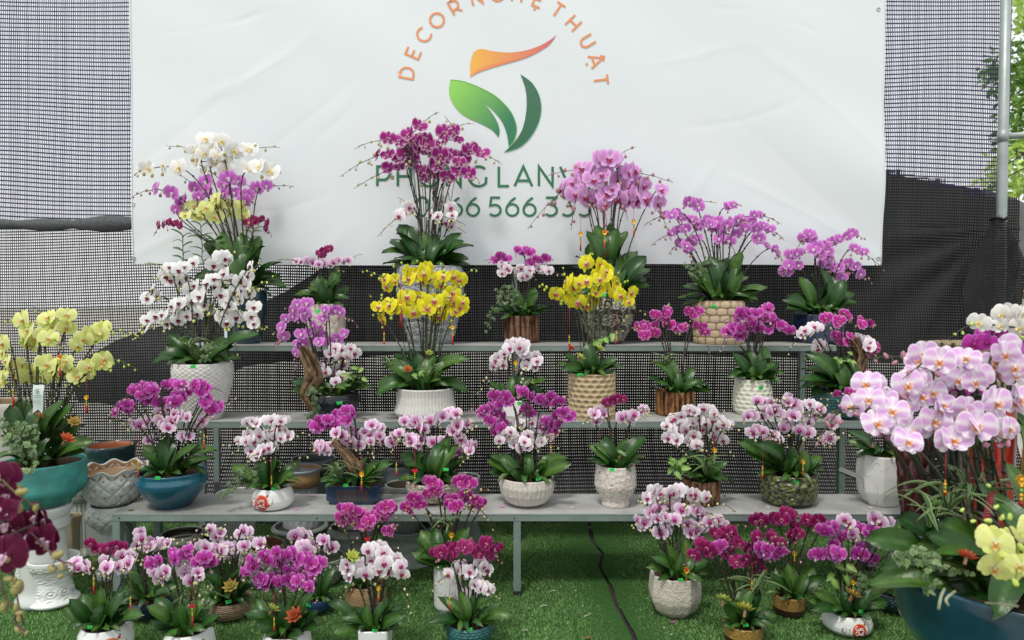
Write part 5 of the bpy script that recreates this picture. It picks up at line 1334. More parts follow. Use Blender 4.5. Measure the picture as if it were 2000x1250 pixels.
A = arrangement('B8', 'white and hot-pink orchids by driftwood in a teal woven bowl on the middle shelf', 1645, 762, 806, 108, 'S2', 'round', M_POT_GLAZE, '#2d6a6c', '#14363a',
  potkw=dict(disp=weave(30, 10, .004), cfn=cf(weave(30, 10, .004), .1, 110), nseg=150, nz=60), Y=4.23,
  sp=(('pinkedge', 24, '1612,622 1618,619', None, dict(bud=2)), ('pinkedge', 24, '1633,632 1638,626', None, dict(bud=3)), ('pinkedge', 22, '1650,612 1655,618', None, dict(bud=3)), ('pinkedge', 25, '1680,625 1683,634 1700,632', None, dict(budend=(1714, 640))), ('pinkedge', 25, '1640,660 1630,655 1643,668', None, dict(bud=3)), ('pinkedge', 24, '1660,656 1655,668', None, dict(bud=0)), ('blush', 24, '1580,648 1572,645 1565,652', None, dict(bud=4)), ('blush', 24, '1590,638 1600,640', None, dict(bud=0)), ('blush', 24, '1600,672 1612,672 1598,682', None, dict(bud=3)),
      ('blush', 27, '1675,660 1672,668 1690,665', None, dict(bud=1)), ('blush', 25, '1698,668 1695,678', None, dict(bud=1)), ('pinkedge', 25, '1705,685 1715,680 1700,690', None, dict(bud=3)), ('pinkedge', 24, '1695,732 1688,738 1680,745', None, dict(bud=3, dy=-.1)), ('pinkedge', 24, '1665,768 1655,766 1635,770', None, dict(bud=4, dy=-.16)), ('pinkedge', 22, '1700,745 1710,750', None, dict(bud=3, dy=-.1))),
  tips='1565,720 1560,745 1575,690 1600,735 1585,770 1620,700 1640,690 1660,700 1650,745 1630,760 1605,700 1672,710 1590,755 1560,760', wide=2)
driftwood(A.root, [(1650, 765), (1668, 735), (1680, 700), (1672, 670), (1655, 655)], A.Y - .02, (18, 17, 14, 9, 4)); hearts(A.root, lp(A, 1650, 710, -.1), .055, 7)

# ------------------------------------------------------------------ bench
A = arrangement('C1', 'magenta and lilac orchids in a glossy peacock-blue jar at the left end of the bench', 337, 919, 1000, 131, 'S1', 'jar', M_POT_GLAZE, '#1e6378', '#123c52', stick=(314, 934), potkw=dict(cfn=lambda th, t: sst(.55, .1, t) * .7 + .2 * mot(8)(th, t), nseg=72, thick=.014),
  sp=(('magenta', 27, '293,757 280,755 268,760 262,763', None, dict(bud=4)), ('magenta', 26, '278,772 290,768 300,762', None, dict(bud=2)), ('magenta', 27, '325,752 340,750 350,752', None, dict(bud=3)), ('magenta', 26, '248,790 235,795 225,806', None, dict(budend=(210, 815))), ('magenta', 24, '250,800 262,793', None, dict(bud=0)), ('magenta', 30, '300,782 290,780 315,788', None, dict(bud=2)), ('magenta', 31, '345,772 358,775 340,785', None, dict(bud=2)), ('magenta', 27, '390,752 380,754 402,758', None, dict(bud=2)), ('magenta', 30, '400,788 405,780', None, dict(bud=0)), ('magenta', 31, '415,800 425,795', None, dict(bud=3)), ('magenta', 25, '392,767 370,765', None, dict(bud=1)),
      ('lilac', 26, '330,798 322,802 312,806', None, dict(bud=3)), ('lilac', 28, '290,825 272,830 262,828', None, dict(bud=4)), ('lilac', 28, '322,830 312,822', None, dict(bud=2)), ('lilac', 27, '335,822 345,818 330,835', None, dict(bud=2)), ('lilac', 26, '388,830 395,822', None, dict(bud=4)), ('lilac', 24, '300,858 290,860', None, dict(bud=3)), ('lilac', 24, '358,852 370,852', None, dict(bud=3)), ('lilac', 24, '352,808 340,808 365,815', None, dict(bud=2))),
  tips='272,885 280,870 290,905 315,860 330,850 345,880 375,900 400,895 425,880 420,895 360,910 305,915 345,865 390,870 325,905 300,880', wide=2, Y=3.71)

A = arrangement('C2', 'blush white orchids in a low white bowl with a red print on the bench', 533, 950, 996, 80, 'S1', 'low', M_POT_WHITE, '#e4e5e2', stick=(535, 957), potkw=dict(nseg=72),
  sp=(('blush', 25, '530,822 522,820 540,820', None, dict(bud=1)), ('blush', 25, '548,822 555,820 545,830', None, dict(bud=3)), ('blush', 25, '508,850 500,850 490,855 480,862', None, dict(bud=3)), ('blush', 26, '520,848 510,848 530,855', None, dict(bud=2)), ('blush', 25, '540,852 550,855 562,852', None, dict(bud=4)), ('blush', 24, '545,838 557,840 537,842', None, dict(bud=2)), ('blush', 26, '515,878 525,875 505,885', None, dict(bud=2)), ('blush', 25, '532,880 537,870', None, dict(bud=3)), ('blush', 24, '490,880 495,890 502,892', None, dict(bud=4)), ('blush', 22, '500,826 492,822 482,825', None, dict(budend=(468, 832))), ('blush', 24, '475,860 468,862', None, dict(bud=3)), ('blush', 24, '485,848 497,862', None, dict(bud=0))),
  tips='452,910 465,925 478,945 500,900 520,890 545,890 560,895 575,920 583,945 560,925 500,930 470,940 540,905 587,900 515,935')
ivy(A.root, A.org, ((495, 930), (475, 925), (460, 945), (450, 960), (430, 968)), A.Y - .08, dens=7); ivy(A.root, A.org, ((485, 920), (470, 920), (450, 945)), A.Y - .05)
C2 = A

A = arrangement('C3', 'magenta and lilac orchids with driftwood in a blue footed rectangular pot on the bench', 694, 943, 995, 104, 'S1', [(.86, 0), (.86, .10), (1, .22), (1, 1)], M_POT_GLAZE, '#1b3350', '#4a3a30', stick=(672, 955), shape=('rect', .5), Y=3.78,
  potkw=dict(cfn=lambda th, t: 1 if (abs(math.sin(th)) < .75 and .15 < t < .82 and abs(math.sin(th * 40)) > .5) else 0, nseg=180, nz=40),
  sp=(('magenta', 29, '655,830 640,820 625,820 618,835', None, dict(bud=3)), ('magenta', 29, '640,830 628,826 612,830', None, dict(bud=0)), ('magenta', 28, '672,808 660,812 655,820', None, dict(bud=0)), ('magenta', 30, '685,808 678,802 680,820', None, dict(bud=3)), ('lilac', 27, '658,845 668,850 677,858', None, dict(bud=3)), ('lilac', 27, '688,840 690,852 700,858', None, dict(bud=3)), ('lilac', 26, '712,842 722,850 725,862', None, dict(bud=4)), ('lilac', 26, '735,832 725,830 745,835', None, dict(bud=3)), ('lilac', 26, '745,862 742,850 735,845', None, dict(bud=4)), ('lilac', 27, '625,870 632,875 620,880', None, dict(bud=4)), ('lilac', 24, '640,880 645,870', None, dict(bud=2)), ('lilac', 26, '768,852 765,862 780,845', None, dict(budend=(760, 890), bud=5)), ('lilac', 25, '672,865 682,862 700,870', None, dict(bud=3))),
  tips='625,940 640,925 720,890 740,900 765,905 758,925 735,925 700,905 690,925 680,900 650,930 770,895', leafO=0)
driftwood(A.root, [(704, 925), (692, 905), (668, 880), (650, 862)], A.Y - .06, (14, 16, 11, 7)); spider(A.root, lp(A, 660, 935, -.08), .14, 16); spider(A.root, lp(A, 680, 930, -.06), .12, 10)
for sx_ in (-1, 1):
    b = MB(); b.box((sx_ * A.R * .62 - .02, -.06, .0005), (sx_ * A.R * .62 + .02, .06, .010), M_POT_GLAZE, hx('#33281f')); b.build('foot', A.root, smooth=False)

A = arrangement('C4', 'lilac orchids in a pitted stone bowl, a broad leaf carrying a green price tag', 846, 937, 992, 106, 'S1', 'round', M_POT_ROUGH, '#bdb8ab', '#6e685c', Y=3.80, potkw=dict(disp=rough(.005, 15, 8, 24), cfn=speck(16, .35, 15, 45), nseg=120, nz=50),
  sp=(('lilac', 27, '805,828 797,818 790,822', None, dict(bud=4)), ('lilac', 26, '820,835 812,822 830,838', None, dict(bud=2)), ('lilac', 25, '850,822 858,815 840,822', None, dict(bud=2)), ('lilac', 24, '865,812 878,805 890,808', None, dict(bud=2)), ('lilac', 28, '803,862 812,858 798,855', None, dict(bud=3)), ('lilac', 27, '818,868 825,858', None, dict(bud=2)), ('lilac', 28, '845,862 838,860', None, dict(bud=3)), ('lilac', 25, '865,862 870,855', None, dict(bud=3)), ('lilac', 27, '902,830 895,830 912,828', None, dict(bud=4)), ('lilac', 28, '905,865 915,868 900,858', None, dict(bud=3)), ('lilac', 25, '895,882 892,890', None, dict(bud=5)), ('lilac', 26, '925,872 918,880', None, dict(bud=3)), ('lilac', 25, '885,842 893,850', None, dict(bud=1)), ('lilac', 23, '770,858 760,866 777,850', None, dict(bud=3))),
  tips='782,885 790,910 800,920 812,880 825,890 850,880 865,860 880,850 885,895 905,905 870,915 838,895 790,905 912,890 820,930 895,870', wide=2, lf=(8, 50, 'up'))
b = MB(); q = lp(A, 871, 917, -A.R - .03); b.box((q.x - .014, q.y, q.z - .008), (q.x + .014, q.y + .001, q.z + .008), M_STICK); b.build('price_sticker', A.root, smooth=False)

A = arrangement('C5', 'magenta sprays above white orchids in a large white ribbed bowl, middle of the bench', 1029, 930, 994, 110, 'S1', 'round', M_POT_ROUGH, '#d9d6ce', '#a99c8d', stick=(1051, 937), Y=3.74, potkw=dict(disp=ribs(34, .004, .5), cfn=cf(ribs(34, .004, .5), .1, 100), nseg=150, nz=50),
  sp=(('magenta', 28, '985,775 972,785 965,772', None, dict(bud=3)), ('magenta', 27, '990,785 975,790', None, dict(budend=(935, 805), bud=2)), ('magenta', 25, '958,795 948,800 942,808', None, dict(budend=(912, 800), bud=6)), ('magenta', 27, '1020,765 1012,762 1030,770', None, dict(bud=2)), ('magenta', 27, '1040,775 1055,780 1065,785', None, dict(bud=0)), ('magenta', 27, '1075,775 1085,785 1095,782', None, dict(bud=3)), ('magenta', 27, '1018,802 1028,798 1035,808', None, dict(bud=3)), ('magenta', 29, '965,832 958,822 978,835', None, dict(bud=3)), ('magenta', 28, '980,828 970,845', None, dict(bud=0)), ('magenta', 27, '1085,812 1100,805 1112,815', None, dict(budend=(1125, 818))), ('magenta', 29, '1078,830 1085,838 1070,825', None, dict(bud=3)), ('magenta', 27, '1065,838 1090,828 1075,845', None, dict(bud=2)), ('magenta', 24, '968,808 982,812', None, dict(bud=0)),
      ('blush', 27, '1018,828 1010,825 1038,826', None, dict(bud=3)), ('blush', 27, '985,855 975,860 998,842', None, dict(bud=4)), ('blush', 26, '1025,862 1015,855 1032,850', None, dict(bud=2)), ('blush', 27, '1048,848 1060,850 1070,856', None, dict(bud=2)), ('blush', 25, '1015,875 1030,873 1022,868', None, dict(bud=4)), ('blush', 25, '1045,868 1055,862', None, dict(bud=5)), ('blush', 25, '992,850 1005,868', None, dict(bud=2))),
  tips='952,890 950,900 962,912 985,915 975,885 1005,935 1000,890 1045,900 1070,895 1060,915 1095,945 1115,905 1110,895 1085,895 1030,880 1040,920 985,900', wide=1, lf=(8, 60, 'mid'))

A = arrangement('C6', 'small lilac and wine orchid with a green succulent in a white pitted goblet vase', 1202, 907, 992, 82, 'S1', 'goblet', M_POT_ROUGH, '#dad6cf', '#b99684', stick=(1195, 919), Y=3.72, potkw=dict(disp=rough(.0025, 25, 10, 30), cfn=speck(26, .95, 10, 40), nseg=110, nz=50),
  sp=(('wine', 24, '1195,782 1205,778 1215,780 1187,786', None, dict(bud=0)), ('lilac', 26, '1178,808 1168,803 1160,808', None, dict(bud=3)), ('lilac', 22, '1165,823 1170,815', None, dict(bud=0)), ('lilac', 28, '1213,815 1220,812', None, dict(bud=4)), ('lilac', 24, '1235,815 1230,822 1240,810', None, dict(bud=2)), ('lilac', 25, '1252,803 1258,800', None, dict(budend=(1275, 812), bud=4))),
  tips='1160,872 1170,860 1165,885 1185,850 1180,880 1195,890 1225,855 1235,870 1265,852 1240,885 1150,868 1250,895', wide=3 if False else 2)
succulent(A.root, lp(A, 1213, 888, -.08), .035, '#8fbf8a', '#b9d8a0')

A = arrangement('C7', 'blush white orchid cloud with pale arrowhead leaves in the split log pot of the bench', 1370, 935, 990, 70, 'S1', 'cyl', M_WOOD, '#9d765a', '#3c281c', potkw=dict(disp=bark(14), cfn=cf(bark(14), .12, 95, .3), nseg=110),
  sp=(('blush', 25, '1355,803 1345,800 1365,805', None, dict(bud=2)), ('blush', 25, '1375,798 1385,800 1395,808', None, dict(bud=3)), ('blush', 26, '1310,822 1302,832 1318,818', None, dict(bud=3)), ('blush', 25, '1335,825 1325,825 1338,840', None, dict(bud=3)), ('blush', 26, '1355,825 1365,820 1358,835', None, dict(bud=2)), ('blush', 26, '1378,828 1372,838 1390,822', None, dict(bud=3)), ('blush', 25, '1405,820 1415,830 1425,832', None, dict(bud=5)), ('blush', 25, '1412,828 1400,835', None, dict(bud=3)), ('blush', 26, '1305,855 1315,850 1322,858', None, dict(bud=4)), ('blush', 26, '1355,850 1350,862 1360,868', None, dict(bud=3)), ('blush', 24, '1355,880 1362,872', None, dict(bud=2)), ('blush', 26, '1395,852 1402,850 1412,860', None, dict(bud=3)), ('blush', 25, '1340,840 1325,842 1312,838', None, dict(bud=2)), ('blush', 25, '1392,812 1370,815 1330,812', None, dict(bud=2))),
  tips='1340,900 1355,885 1300,905 1385,890 1420,900 1432,950 1350,915 1400,905 1345,880', lf=(6, 55, 'mid'))
hearts(A.root, lp(A, 1335, 925, -.07), .07, 12, spread=(-1, .5)); spider(A.root, lp(A, 1378, 928, -.1), .17, 13)

A = arrangement('C8', 'lilac orchids in a mossy black and green crackled bowl on the bench', 1540, 922, 988, 106, 'S1', 'drum', M_POT_GLAZE, '#23251a', '#7b8048', stick=(1552, 941), Y=3.76, potkw=dict(disp=rough(.007, 35, 5, 18), cfn=mot(36, 8, 30, 1.1), nseg=130, nz=50),
  sp=(('lilac', 26, '1480,783 1492,784 1505,785', None, dict(bud=3)), ('lilac', 27, '1545,778 1550,788 1540,785', None, dict(bud=2)), ('lilac', 26, '1560,790 1555,800 1527,788', None, dict(bud=3)), ('lilac', 27, '1513,800 1520,808 1505,805', None, dict(bud=3)), ('lilac', 26, '1460,812 1452,815 1470,810', None, dict(bud=5)), ('lilac', 25, '1490,815 1480,812 1498,802', None, dict(bud=3)), ('lilac', 26, '1550,812 1540,815 1562,810', None, dict(bud=4)), ('lilac', 29, '1540,830 1530,835', None, dict(bud=4)), ('lilac', 28, '1472,845 1478,838 1490,842', None, dict(bud=4)), ('lilac', 29, '1500,855 1510,850 1515,858', None, dict(bud=3)), ('lilac', 26, '1570,838 1560,840 1578,845', None, dict(bud=5)), ('blush', 25, '1585,795 1580,788 1595,798', None, dict(bud=2)), ('lilac', 25, '1590,810 1602,800', None, dict(bud=2)), ('lilac', 27, '1622,828 1628,820', None, dict(bud=5)), ('lilac', 28, '1612,858 1620,855', None, dict(bud=5)), ('lilac', 24, '1580,825 1590,822', None, dict(bud=2))),
  tips='1442,862 1455,880 1475,865 1490,890 1500,870 1495,910 1515,880 1530,900 1545,870 1582,890 1600,905 1605,890 1560,890 1520,935 1480,900 1540,885 1570,875', wide=2, lf=(10, 55, 'up'))

A = arrangement('C9', 'leafy orchid in a tall white faceted vase with marble veins on the bench', 1722, 886, 986, 86, 'S1', 'facet', M_POT_WHITE, '#dcdcd8', shape=8, Y=3.74, potkw=dict(cfn=lambda th, t: 0, nseg=96, nz=30), stick=None,
  sp=(('lilac', 24, '1700,812 1712,815', None, dict(bud=3)),), tips='1655,845 1665,870 1680,885 1700,890 1655,860 1690,860 1730,850 1760,860 1805,870 1745,880 1670,850 1715,895 1775,850', wide=1)
vb = MB(); nn = Noise(77, 9, 2, 9)
for i in range(26):
    th = random.uniform(-1.5, 1.5); t = random.uniform(.08, .95); q = []
    a = random.uniform(0, 6.28)
    for _ in range(9):
        r = A.p.rad(th, t) + .0006; q.append((r * math.sin(th), -r * math.cos(th), t * A.H)); a += random.uniform(-.8, .8); th += .05 * math.cos(a); t = min(.97, max(.05, t + .03 * math.sin(a)))
    vb.tube(q, .0005, M_INK, n=3)
tag(vb.build('marble_vein', A.p.obj), kind='stuff')
# ------------------------------------------------------------------ on the turf
def print_bowl(A, px, seedv=0):
    """red medallion with white brush lettering and a plum branch, printed on a white bowl"""
    cx = at(px, 1220, A.Y - A.R).x - A.x; R = A.R; H = A.H
    th0 = math.asin(max(-.9, min(.9, cx / R))); zc = H * .47; r0 = H * .36
    def W(x, z, off): return on_pot(A.p, x, zc + z, off, front=False, th0=th0)
    def disc(r, col, off, n=24, rin=0, part=None):
        b = MB(); vs = []; fs = []
        for j in range(5):
            rr = rin + (r - rin) * j / 4
            for i in range(n): vs.append(W(rr * math.cos(2 * math.pi * i / n) * 1.0, rr * math.sin(2 * math.pi * i / n), off))
        for j in range(4):
            for i in range(n): fs.append((j * n + i, j * n + (i + 1) % n, (j + 1) * n + (i + 1) % n, (j + 1) * n + i))
        b.add(vs, fs, M_PRINT, col); return b
    b = disc(r0 * .86, hx('#c8321e'), .0010); b2 = disc(r0, hx('#dd7a35'), .0013, rin=r0 * .87)
    b.add(b2.v, b2.f, M_PRINT, hx('#dd7a35'))
    r = random.Random(5 + seedv)
    def blob(x, z, s_, col, off): b.add([W(x + s_ * math.cos(a), z + s_ * .8 * math.sin(a), off) for a in [k * 1.05 for k in range(6)]], [(0, 1, 2, 3, 4, 5)], M_PRINT, col)
    for _ in range(16):
        a = r.uniform(3.5, 6.1); blob(r0 * 1.02 * math.cos(a) + r.uniform(-.1, .1) * r0, r0 * 1.0 * math.sin(a), r0 * r.uniform(.1, .2), hx('#b81f18'), .0016 + .00004 * _)
    blob(r0 * .8, r0 * .85, r0 * .16, hx('#b81f18'), .0024); blob(r0 * .95, r0 * 1.02, r0 * .1, hx('#b81f18'), .0025)
    for _ in range(9): blob(-r0 * r.uniform(1.2, 2.3), r0 * r.uniform(-.4, .7), r0 * r.uniform(.05, .12), hx(r.choice(('#5a2424', '#a8363a', '#3a3030'))), .0017)
    q = [W(-r0 * 2.4, r0 * .2, .0014), W(-r0 * 2.2, -r0 * .3, .0014), W(-r0 * 1.8, -r0 * .6, .0014), W(-r0 * 1.3, -r0 * .8, .0014)]
    b.tube(catmull(q, 4), .0011, M_PRINT, hx('#2a2626'), n=3)
    q = [W(r0 * 1.3, -r0 * .4, .0014), W(r0 * 1.5, 0, .0014), W(r0 * 1.5, r0 * .5, .0014)]; b.tube(catmull(q, 4), .0009, M_PRINT, hx('#4a3030'), n=3)
    # two short brush-lettered words, white with a dark edge:  Cung / Chuc
    def word(strokes, ox, oz, s_):
        for st in strokes:
            P = catmull([Vector((x, z, 0)) for x, z in st], 4); 
            b.tube([W((ox + p.x * s_) * r0 + .0012, (oz + p.y * s_) * r0 - .0012, .0022) for p in P], .0016, M_PRINT, hx('#2c1c1c'), n=4)
            b.tube([W((ox + p.x * s_) * r0, (oz + p.y * s_) * r0, .0030) for p in P], .0016, M_PRINT, hx('#f2eee8'), n=4)
    Cc = [(.5, .9), (.1, .8), (0, .35), (.2, 0), (.55, .2)]; u_ = [(.65, .5), (.66, .1), (.85, .05), (.98, .5)]; n_ = [(1.1, 0), (1.12, .45), (1.35, .45), (1.4, 0)]; g_ = [(1.8, .45), (1.55, .4), (1.6, .05), (1.82, .1), (1.8, -.4), (1.5, -.35)]
    h_ = [(.65, 1), (.66, 0), (.75, .45), (.95, .3), (.98, 0)]; c_ = [(1.9, .45), (1.6, .4), (1.6, 0), (1.9, .05)]; u2 = [(1.1, .45), (1.12, .05), (1.35, .05), (1.42, .45)]
    word([Cc, u_, n_, g_], -.58, .12, .6); word([Cc, h_, u2, c_], -.58, -.55, .6)
    b.build('red_print', A.p.obj)
print_bowl(C2, 511, 0)

YD = at_z(206, 1288, .012).y
lowkw = dict(nseg=72)
A = arrangement('D1', 'wine and lilac orchids in a white red-medallion bowl, leftmost of the front row', 206, 1219, 1290, 101, 'G', 'low', M_POT_WHITE, '#e4e6e4', stick=(177, 1229), potkw=lowkw,
  sp=(('wine', 27, '185,1070 176,1062 200,1070', None, dict(bud=4, budend=(150, 1072))), ('wine', 27, '213,1068 222,1068 207,1078', None, dict(bud=0)), ('wine', 28, '230,1065 240,1070 236,1080', None, dict(bud=3)), ('lilac', 33, '210,1108 205,1100', None, dict(bud=5)), ('lilac', 30, '238,1110 232,1105 252,1100', None, dict(bud=4)), ('lilac', 26, '165,1105 155,1108 172,1112', None, dict(bud=4)), ('lilac', 27, '240,1085 248,1090 255,1083', None, dict(bud=3)), ('lilac', 26, '150,1098 143,1100', None, dict(bud=5))),
  tips='127,1190 135,1170 160,1160 178,1195 195,1145 190,1175 215,1180 245,1155 258,1150 255,1180 280,1200 278,1208 200,1160 230,1190', wide=2)
print_bowl(A, 207, 1)
A = arrangement('D2', 'pink and lilac orchids in a white red-medallion bowl, second along the front row', 369, 1228, 1296, 98, 'G', 'low', M_POT_WHITE, '#e4e6e4', stick=(341, 1239), potkw=lowkw,
  sp=(('magenta', 31, '345,1095 337,1080 350,1085', None, dict(bud=2)), ('magenta', 32, '342,1090 360,1085 366,1075', None, dict(bud=3)), ('magenta', 27, '312,1092 300,1100 293,1098', None, dict(bud=4)), ('magenta', 30, '387,1098 400,1088 395,1100', None, dict(bud=2)), ('magenta', 31, '412,1100 418,1095', None, dict(bud=3)), ('lilac', 29, '312,1128 305,1120 300,1115', None, dict(bud=5)), ('lilac', 28, '325,1115 318,1122', None, dict(bud=3)), ('lilac', 33, '369,1128 362,1120 372,1135', None, dict(bud=3)), ('lilac', 28, '385,1118 390,1125', None, dict(bud=4))),
  tips='285,1185 295,1210 303,1168 320,1190 335,1215 350,1175 382,1170 370,1200 400,1165 410,1190 430,1205 405,1215 345,1205 320,1218', wide=2)
print_bowl(A, 374, 2); spider(A.root, lp(A, 375, 1190, .04), .14, 9)
A = arrangement('D4', 'dense purple-pink orchids in a white red-medallion bowl, third along the front row', 560, 1232, 1300, 98, 'G', 'low', M_POT_WHITE, '#e4e6e4', potkw=lowkw,
  sp=(('magenta', 31, '523,1092 515,1085 535,1090', None, dict(bud=2)), ('magenta', 31, '545,1103 540,1095 555,1090', None, dict(bud=2)), ('magenta', 31, '560,1085 570,1080 540,1080', None, dict(bud=0)), ('magenta', 31, '588,1100 582,1092 598,1090', None, dict(bud=3)), ('magenta', 31, '612,1112 605,1100 622,1100', None, dict(bud=3)), ('magenta', 31, '515,1130 508,1135 522,1140', None, dict(bud=3)), ('magenta', 32, '545,1137 535,1130 552,1128', None, dict(bud=3)), ('magenta', 31, '575,1143 565,1130 582,1135', None, dict(bud=3)), ('magenta', 31, '600,1135 595,1125 605,1145', None, dict(bud=2)), ('magenta', 30, '480,1118 488,1110 495,1105', None, dict(bud=3)), ('magenta', 29, '500,1102 492,1095', None, dict(bud=0)), ('magenta', 30, '565,1115 580,1118 590,1112', None, dict(bud=0))),
  tips='475,1200 490,1180 500,1210 515,1215 540,1175 570,1165 595,1170 615,1160 625,1195 640,1215 620,1225 550,1200 585,1190 500,1170', wide=2)
print_bowl(A, 556, 3); succulent(A.root, lp(A, 576, 1203, -.09), .045, '#8e4430', '#c25a30'); succulent(A.root, lp(A, 533, 1190, -.05), .035, '#6f8a4a')
A = arrangement('D5', 'blush white orchid cluster in a white square pot in the front row', 733, 1222, 1290, 62, 'G', 'cyl', M_POT_WHITE, '#e6e7e6', shape='square', stick=(733, 1232), Rmul=.94,
  sp=(('blush', 34, '720,1075 728,1070', None, dict(bud=0)), ('blush', 34, '748,1078 742,1070 755,1085', None, dict(bud=0)), ('blush', 35, '712,1100 725,1095 705,1115', None, dict(bud=4)), ('blush', 34, '722,1115 715,1120 733,1108', None, dict(bud=4)), ('blush', 34, '745,1108 750,1100 742,1115', None, dict(bud=3)), ('blush', 33, '758,1115 762,1105', None, dict(bud=3)), ('blush', 31, '782,1105 778,1090 785,1120', None, dict(bud=5)), ('blush', 28, '680,1110 678,1100 683,1128', None, dict(bud=2)), ('blush', 32, '735,1090 752,1092', None, dict(bud=0))),
  tips='655,1215 650,1240 665,1205 640,1175 690,1185 705,1210 715,1180 750,1190 795,1180 790,1200 800,1225 770,1185 740,1205 765,1165 720,1215', wide=1)
succulent(A.root, lp(A, 688, 1088, -.02), .04, '#9fb54a')
A = arrangement('D7', 'wine orchids over blush white ones in a teal woven bowl, front row', 917, 1212, 1268, 97, 'G', 'round', M_POT_GLAZE, '#2f6f70', '#123236', stick=(918, 1231), potkw=dict(disp=weave(26, 9, .004), cfn=cf(weave(26, 9, .004), .1, 110), nseg=150, nz=60),
  sp=(('wine', 31, '862,1078 855,1080 872,1085', None, dict(bud=4)), ('wine', 30, '880,1068 885,1078 890,1072', None, dict(bud=2)), ('wine', 31, '908,1068 915,1065', None, dict(bud=0)), ('wine', 32, '940,1070 948,1062 935,1080', None, dict(bud=0)), ('wine', 31, '945,1080 955,1085', None, dict(bud=2)), ('wine', 28, '970,1070 965,1075', None, dict(budend=(973, 1095), bud=4)), ('blush', 29, '900,1107 895,1110 905,1120', None, dict(bud=3)), ('blush', 28, '880,1118 876,1122', None, dict(bud=4)), ('blush', 29, '925,1108 918,1115 930,1122', None, dict(bud=3)), ('blush', 28, '945,1105 950,1112 940,1098', None, dict(bud=3)), ('blush', 29, '900,1165 907,1160', None, dict(bud=0)), ('blush', 29, '916,1158 920,1162', None, dict(bud=2)), ('blush', 27, '932,1142 940,1148 928,1140', None, dict(bud=0)), ('blush', 25, '950,1145 955,1150', None, dict(bud=3))),
  tips='838,1215 845,1200 855,1165 880,1195 895,1150 905,1170 918,1185 940,1190 960,1165 980,1180 1003,1200 985,1185 930,1160 885,1190 870,1165', wide=1)

A = arrangement('D1b', 'lilac orchids in a dark blue bowl standing behind the first front bowl', 293, 1166, 1210, 86, 'G', 'round', M_POT_GLAZE, '#15263c', '#0e1a28',
  sp=(('lilac', 27, '275,1040 280,1050', None, dict(bud=5)), ('lilac', 28, '278,1062 270,1065 285,1070', None, dict(bud=2)), ('lilac', 28, '308,1062 322,1062 330,1060', None, dict(bud=4)), ('lilac', 24, '262,1088 255,1080 250,1090', None, dict(bud=4)), ('lilac', 24, '300,1055 295,1065', None, dict(bud=3))),
  tips='245,1120 255,1110 268,1140 330,1130 345,1120 320,1150 300,1130 285,1150 350,1140', wide=1)
A = arrangement('D3', 'lilac orchids with a green succulent in a brown ring-grooved bowl behind the front row', 450, 1168, 1212, 86, 'G', 'round', M_POT_MATT, '#8d7a62', '#3a3026', stick=(448, 1177), potkw=dict(disp=rings(10, .005), cfn=cf(rings(10, .005), .1, 120), nseg=100, nz=80),
  sp=(('lilac', 28, '402,1068 395,1065 410,1072', None, dict(bud=4)), ('lilac', 28, '422,1072 415,1080 430,1075', None, dict(bud=3)), ('lilac', 28, '445,1072 440,1068 458,1070', None, dict(bud=4)), ('lilac', 28, '478,1065 485,1062', None, dict(bud=3)), ('lilac', 28, '500,1058 508,1062', None, dict(bud=3)), ('lilac', 30, '478,1035 482,1040 470,1042', None, dict(bud=3)), ('lilac', 25, '425,1048 430,1040', None, dict(bud=3)), ('lilac', 24, '415,1032 410,1035', None, dict(bud=5)), ('lilac', 26, '435,1085 450,1082', None, dict(bud=2))),
  tips='395,1120 405,1140 410,1110 440,1140 430,1120 485,1105 500,1120 515,1130 490,1140 470,1130 400,1150', wide=1)
succulent(A.root, lp(A, 451, 1146, -.08), .045, '#8aa84e', '#b06a3a')
A = arrangement('D4b', 'lilac orchids with spider leaves in a small blue pot partly behind the third front bowl', 622, 1166, 1198, 56, 'G', 'round', M_POT_GLAZE, '#1d3f66', '#0f2540', stick=(604, 1183),
  sp=(('lilac', 30, '585,1042 578,1045 595,1048', None, dict(bud=4)), ('lilac', 30, '598,1072 590,1068 605,1078', None, dict(bud=3)), ('lilac', 27, '618,1070 614,1062', None, dict(bud=3)), ('lilac', 28, '640,1062 632,1055 648,1068', None, dict(bud=4)), ('lilac', 24, '580,1075 572,1078', None, dict(bud=3))),
  tips='590,1125 605,1110 640,1120 655,1100 650,1140 630,1130 615,1150', wide=0)
A = arrangement('D6', 'wine-pink orchids on long stems in a brown woven basket pot under the bench', 714, 1138, 1194, 80, 'G', 'barrel', M_POT_MATT, '#a58a62', '#5a4428', potkw=dict(disp=weave(36, 14, .004), cfn=cf(weave(36, 14, .004), .1, 110), nseg=150, nz=70),
  sp=(('pinkedge', 31, '690,998 680,992 672,998', None, dict(bud=2)), ('pinkedge', 30, '700,1008 692,1015', None, dict(budend=(640, 1032), bud=6)), ('pinkedge', 31, '705,1015 712,1005 698,1022', None, dict(bud=0)), ('pinkedge', 31, '720,1018 728,1010 715,1025', None, dict(bud=3)), ('pinkedge', 31, '748,1000 755,990 742,995', None, dict(bud=0)), ('pinkedge', 31, '755,1002 762,995 750,1008', None, dict(bud=4)), ('pinkedge', 24, '758,1038 762,1035', None, dict(bud=3)), ('pinkedge', 26, '665,1010 668,1018', None, dict(bud=3))),
  tips='690,1130 700,1110 740,1115 755,1130 725,1090 690,1080', wide=1)
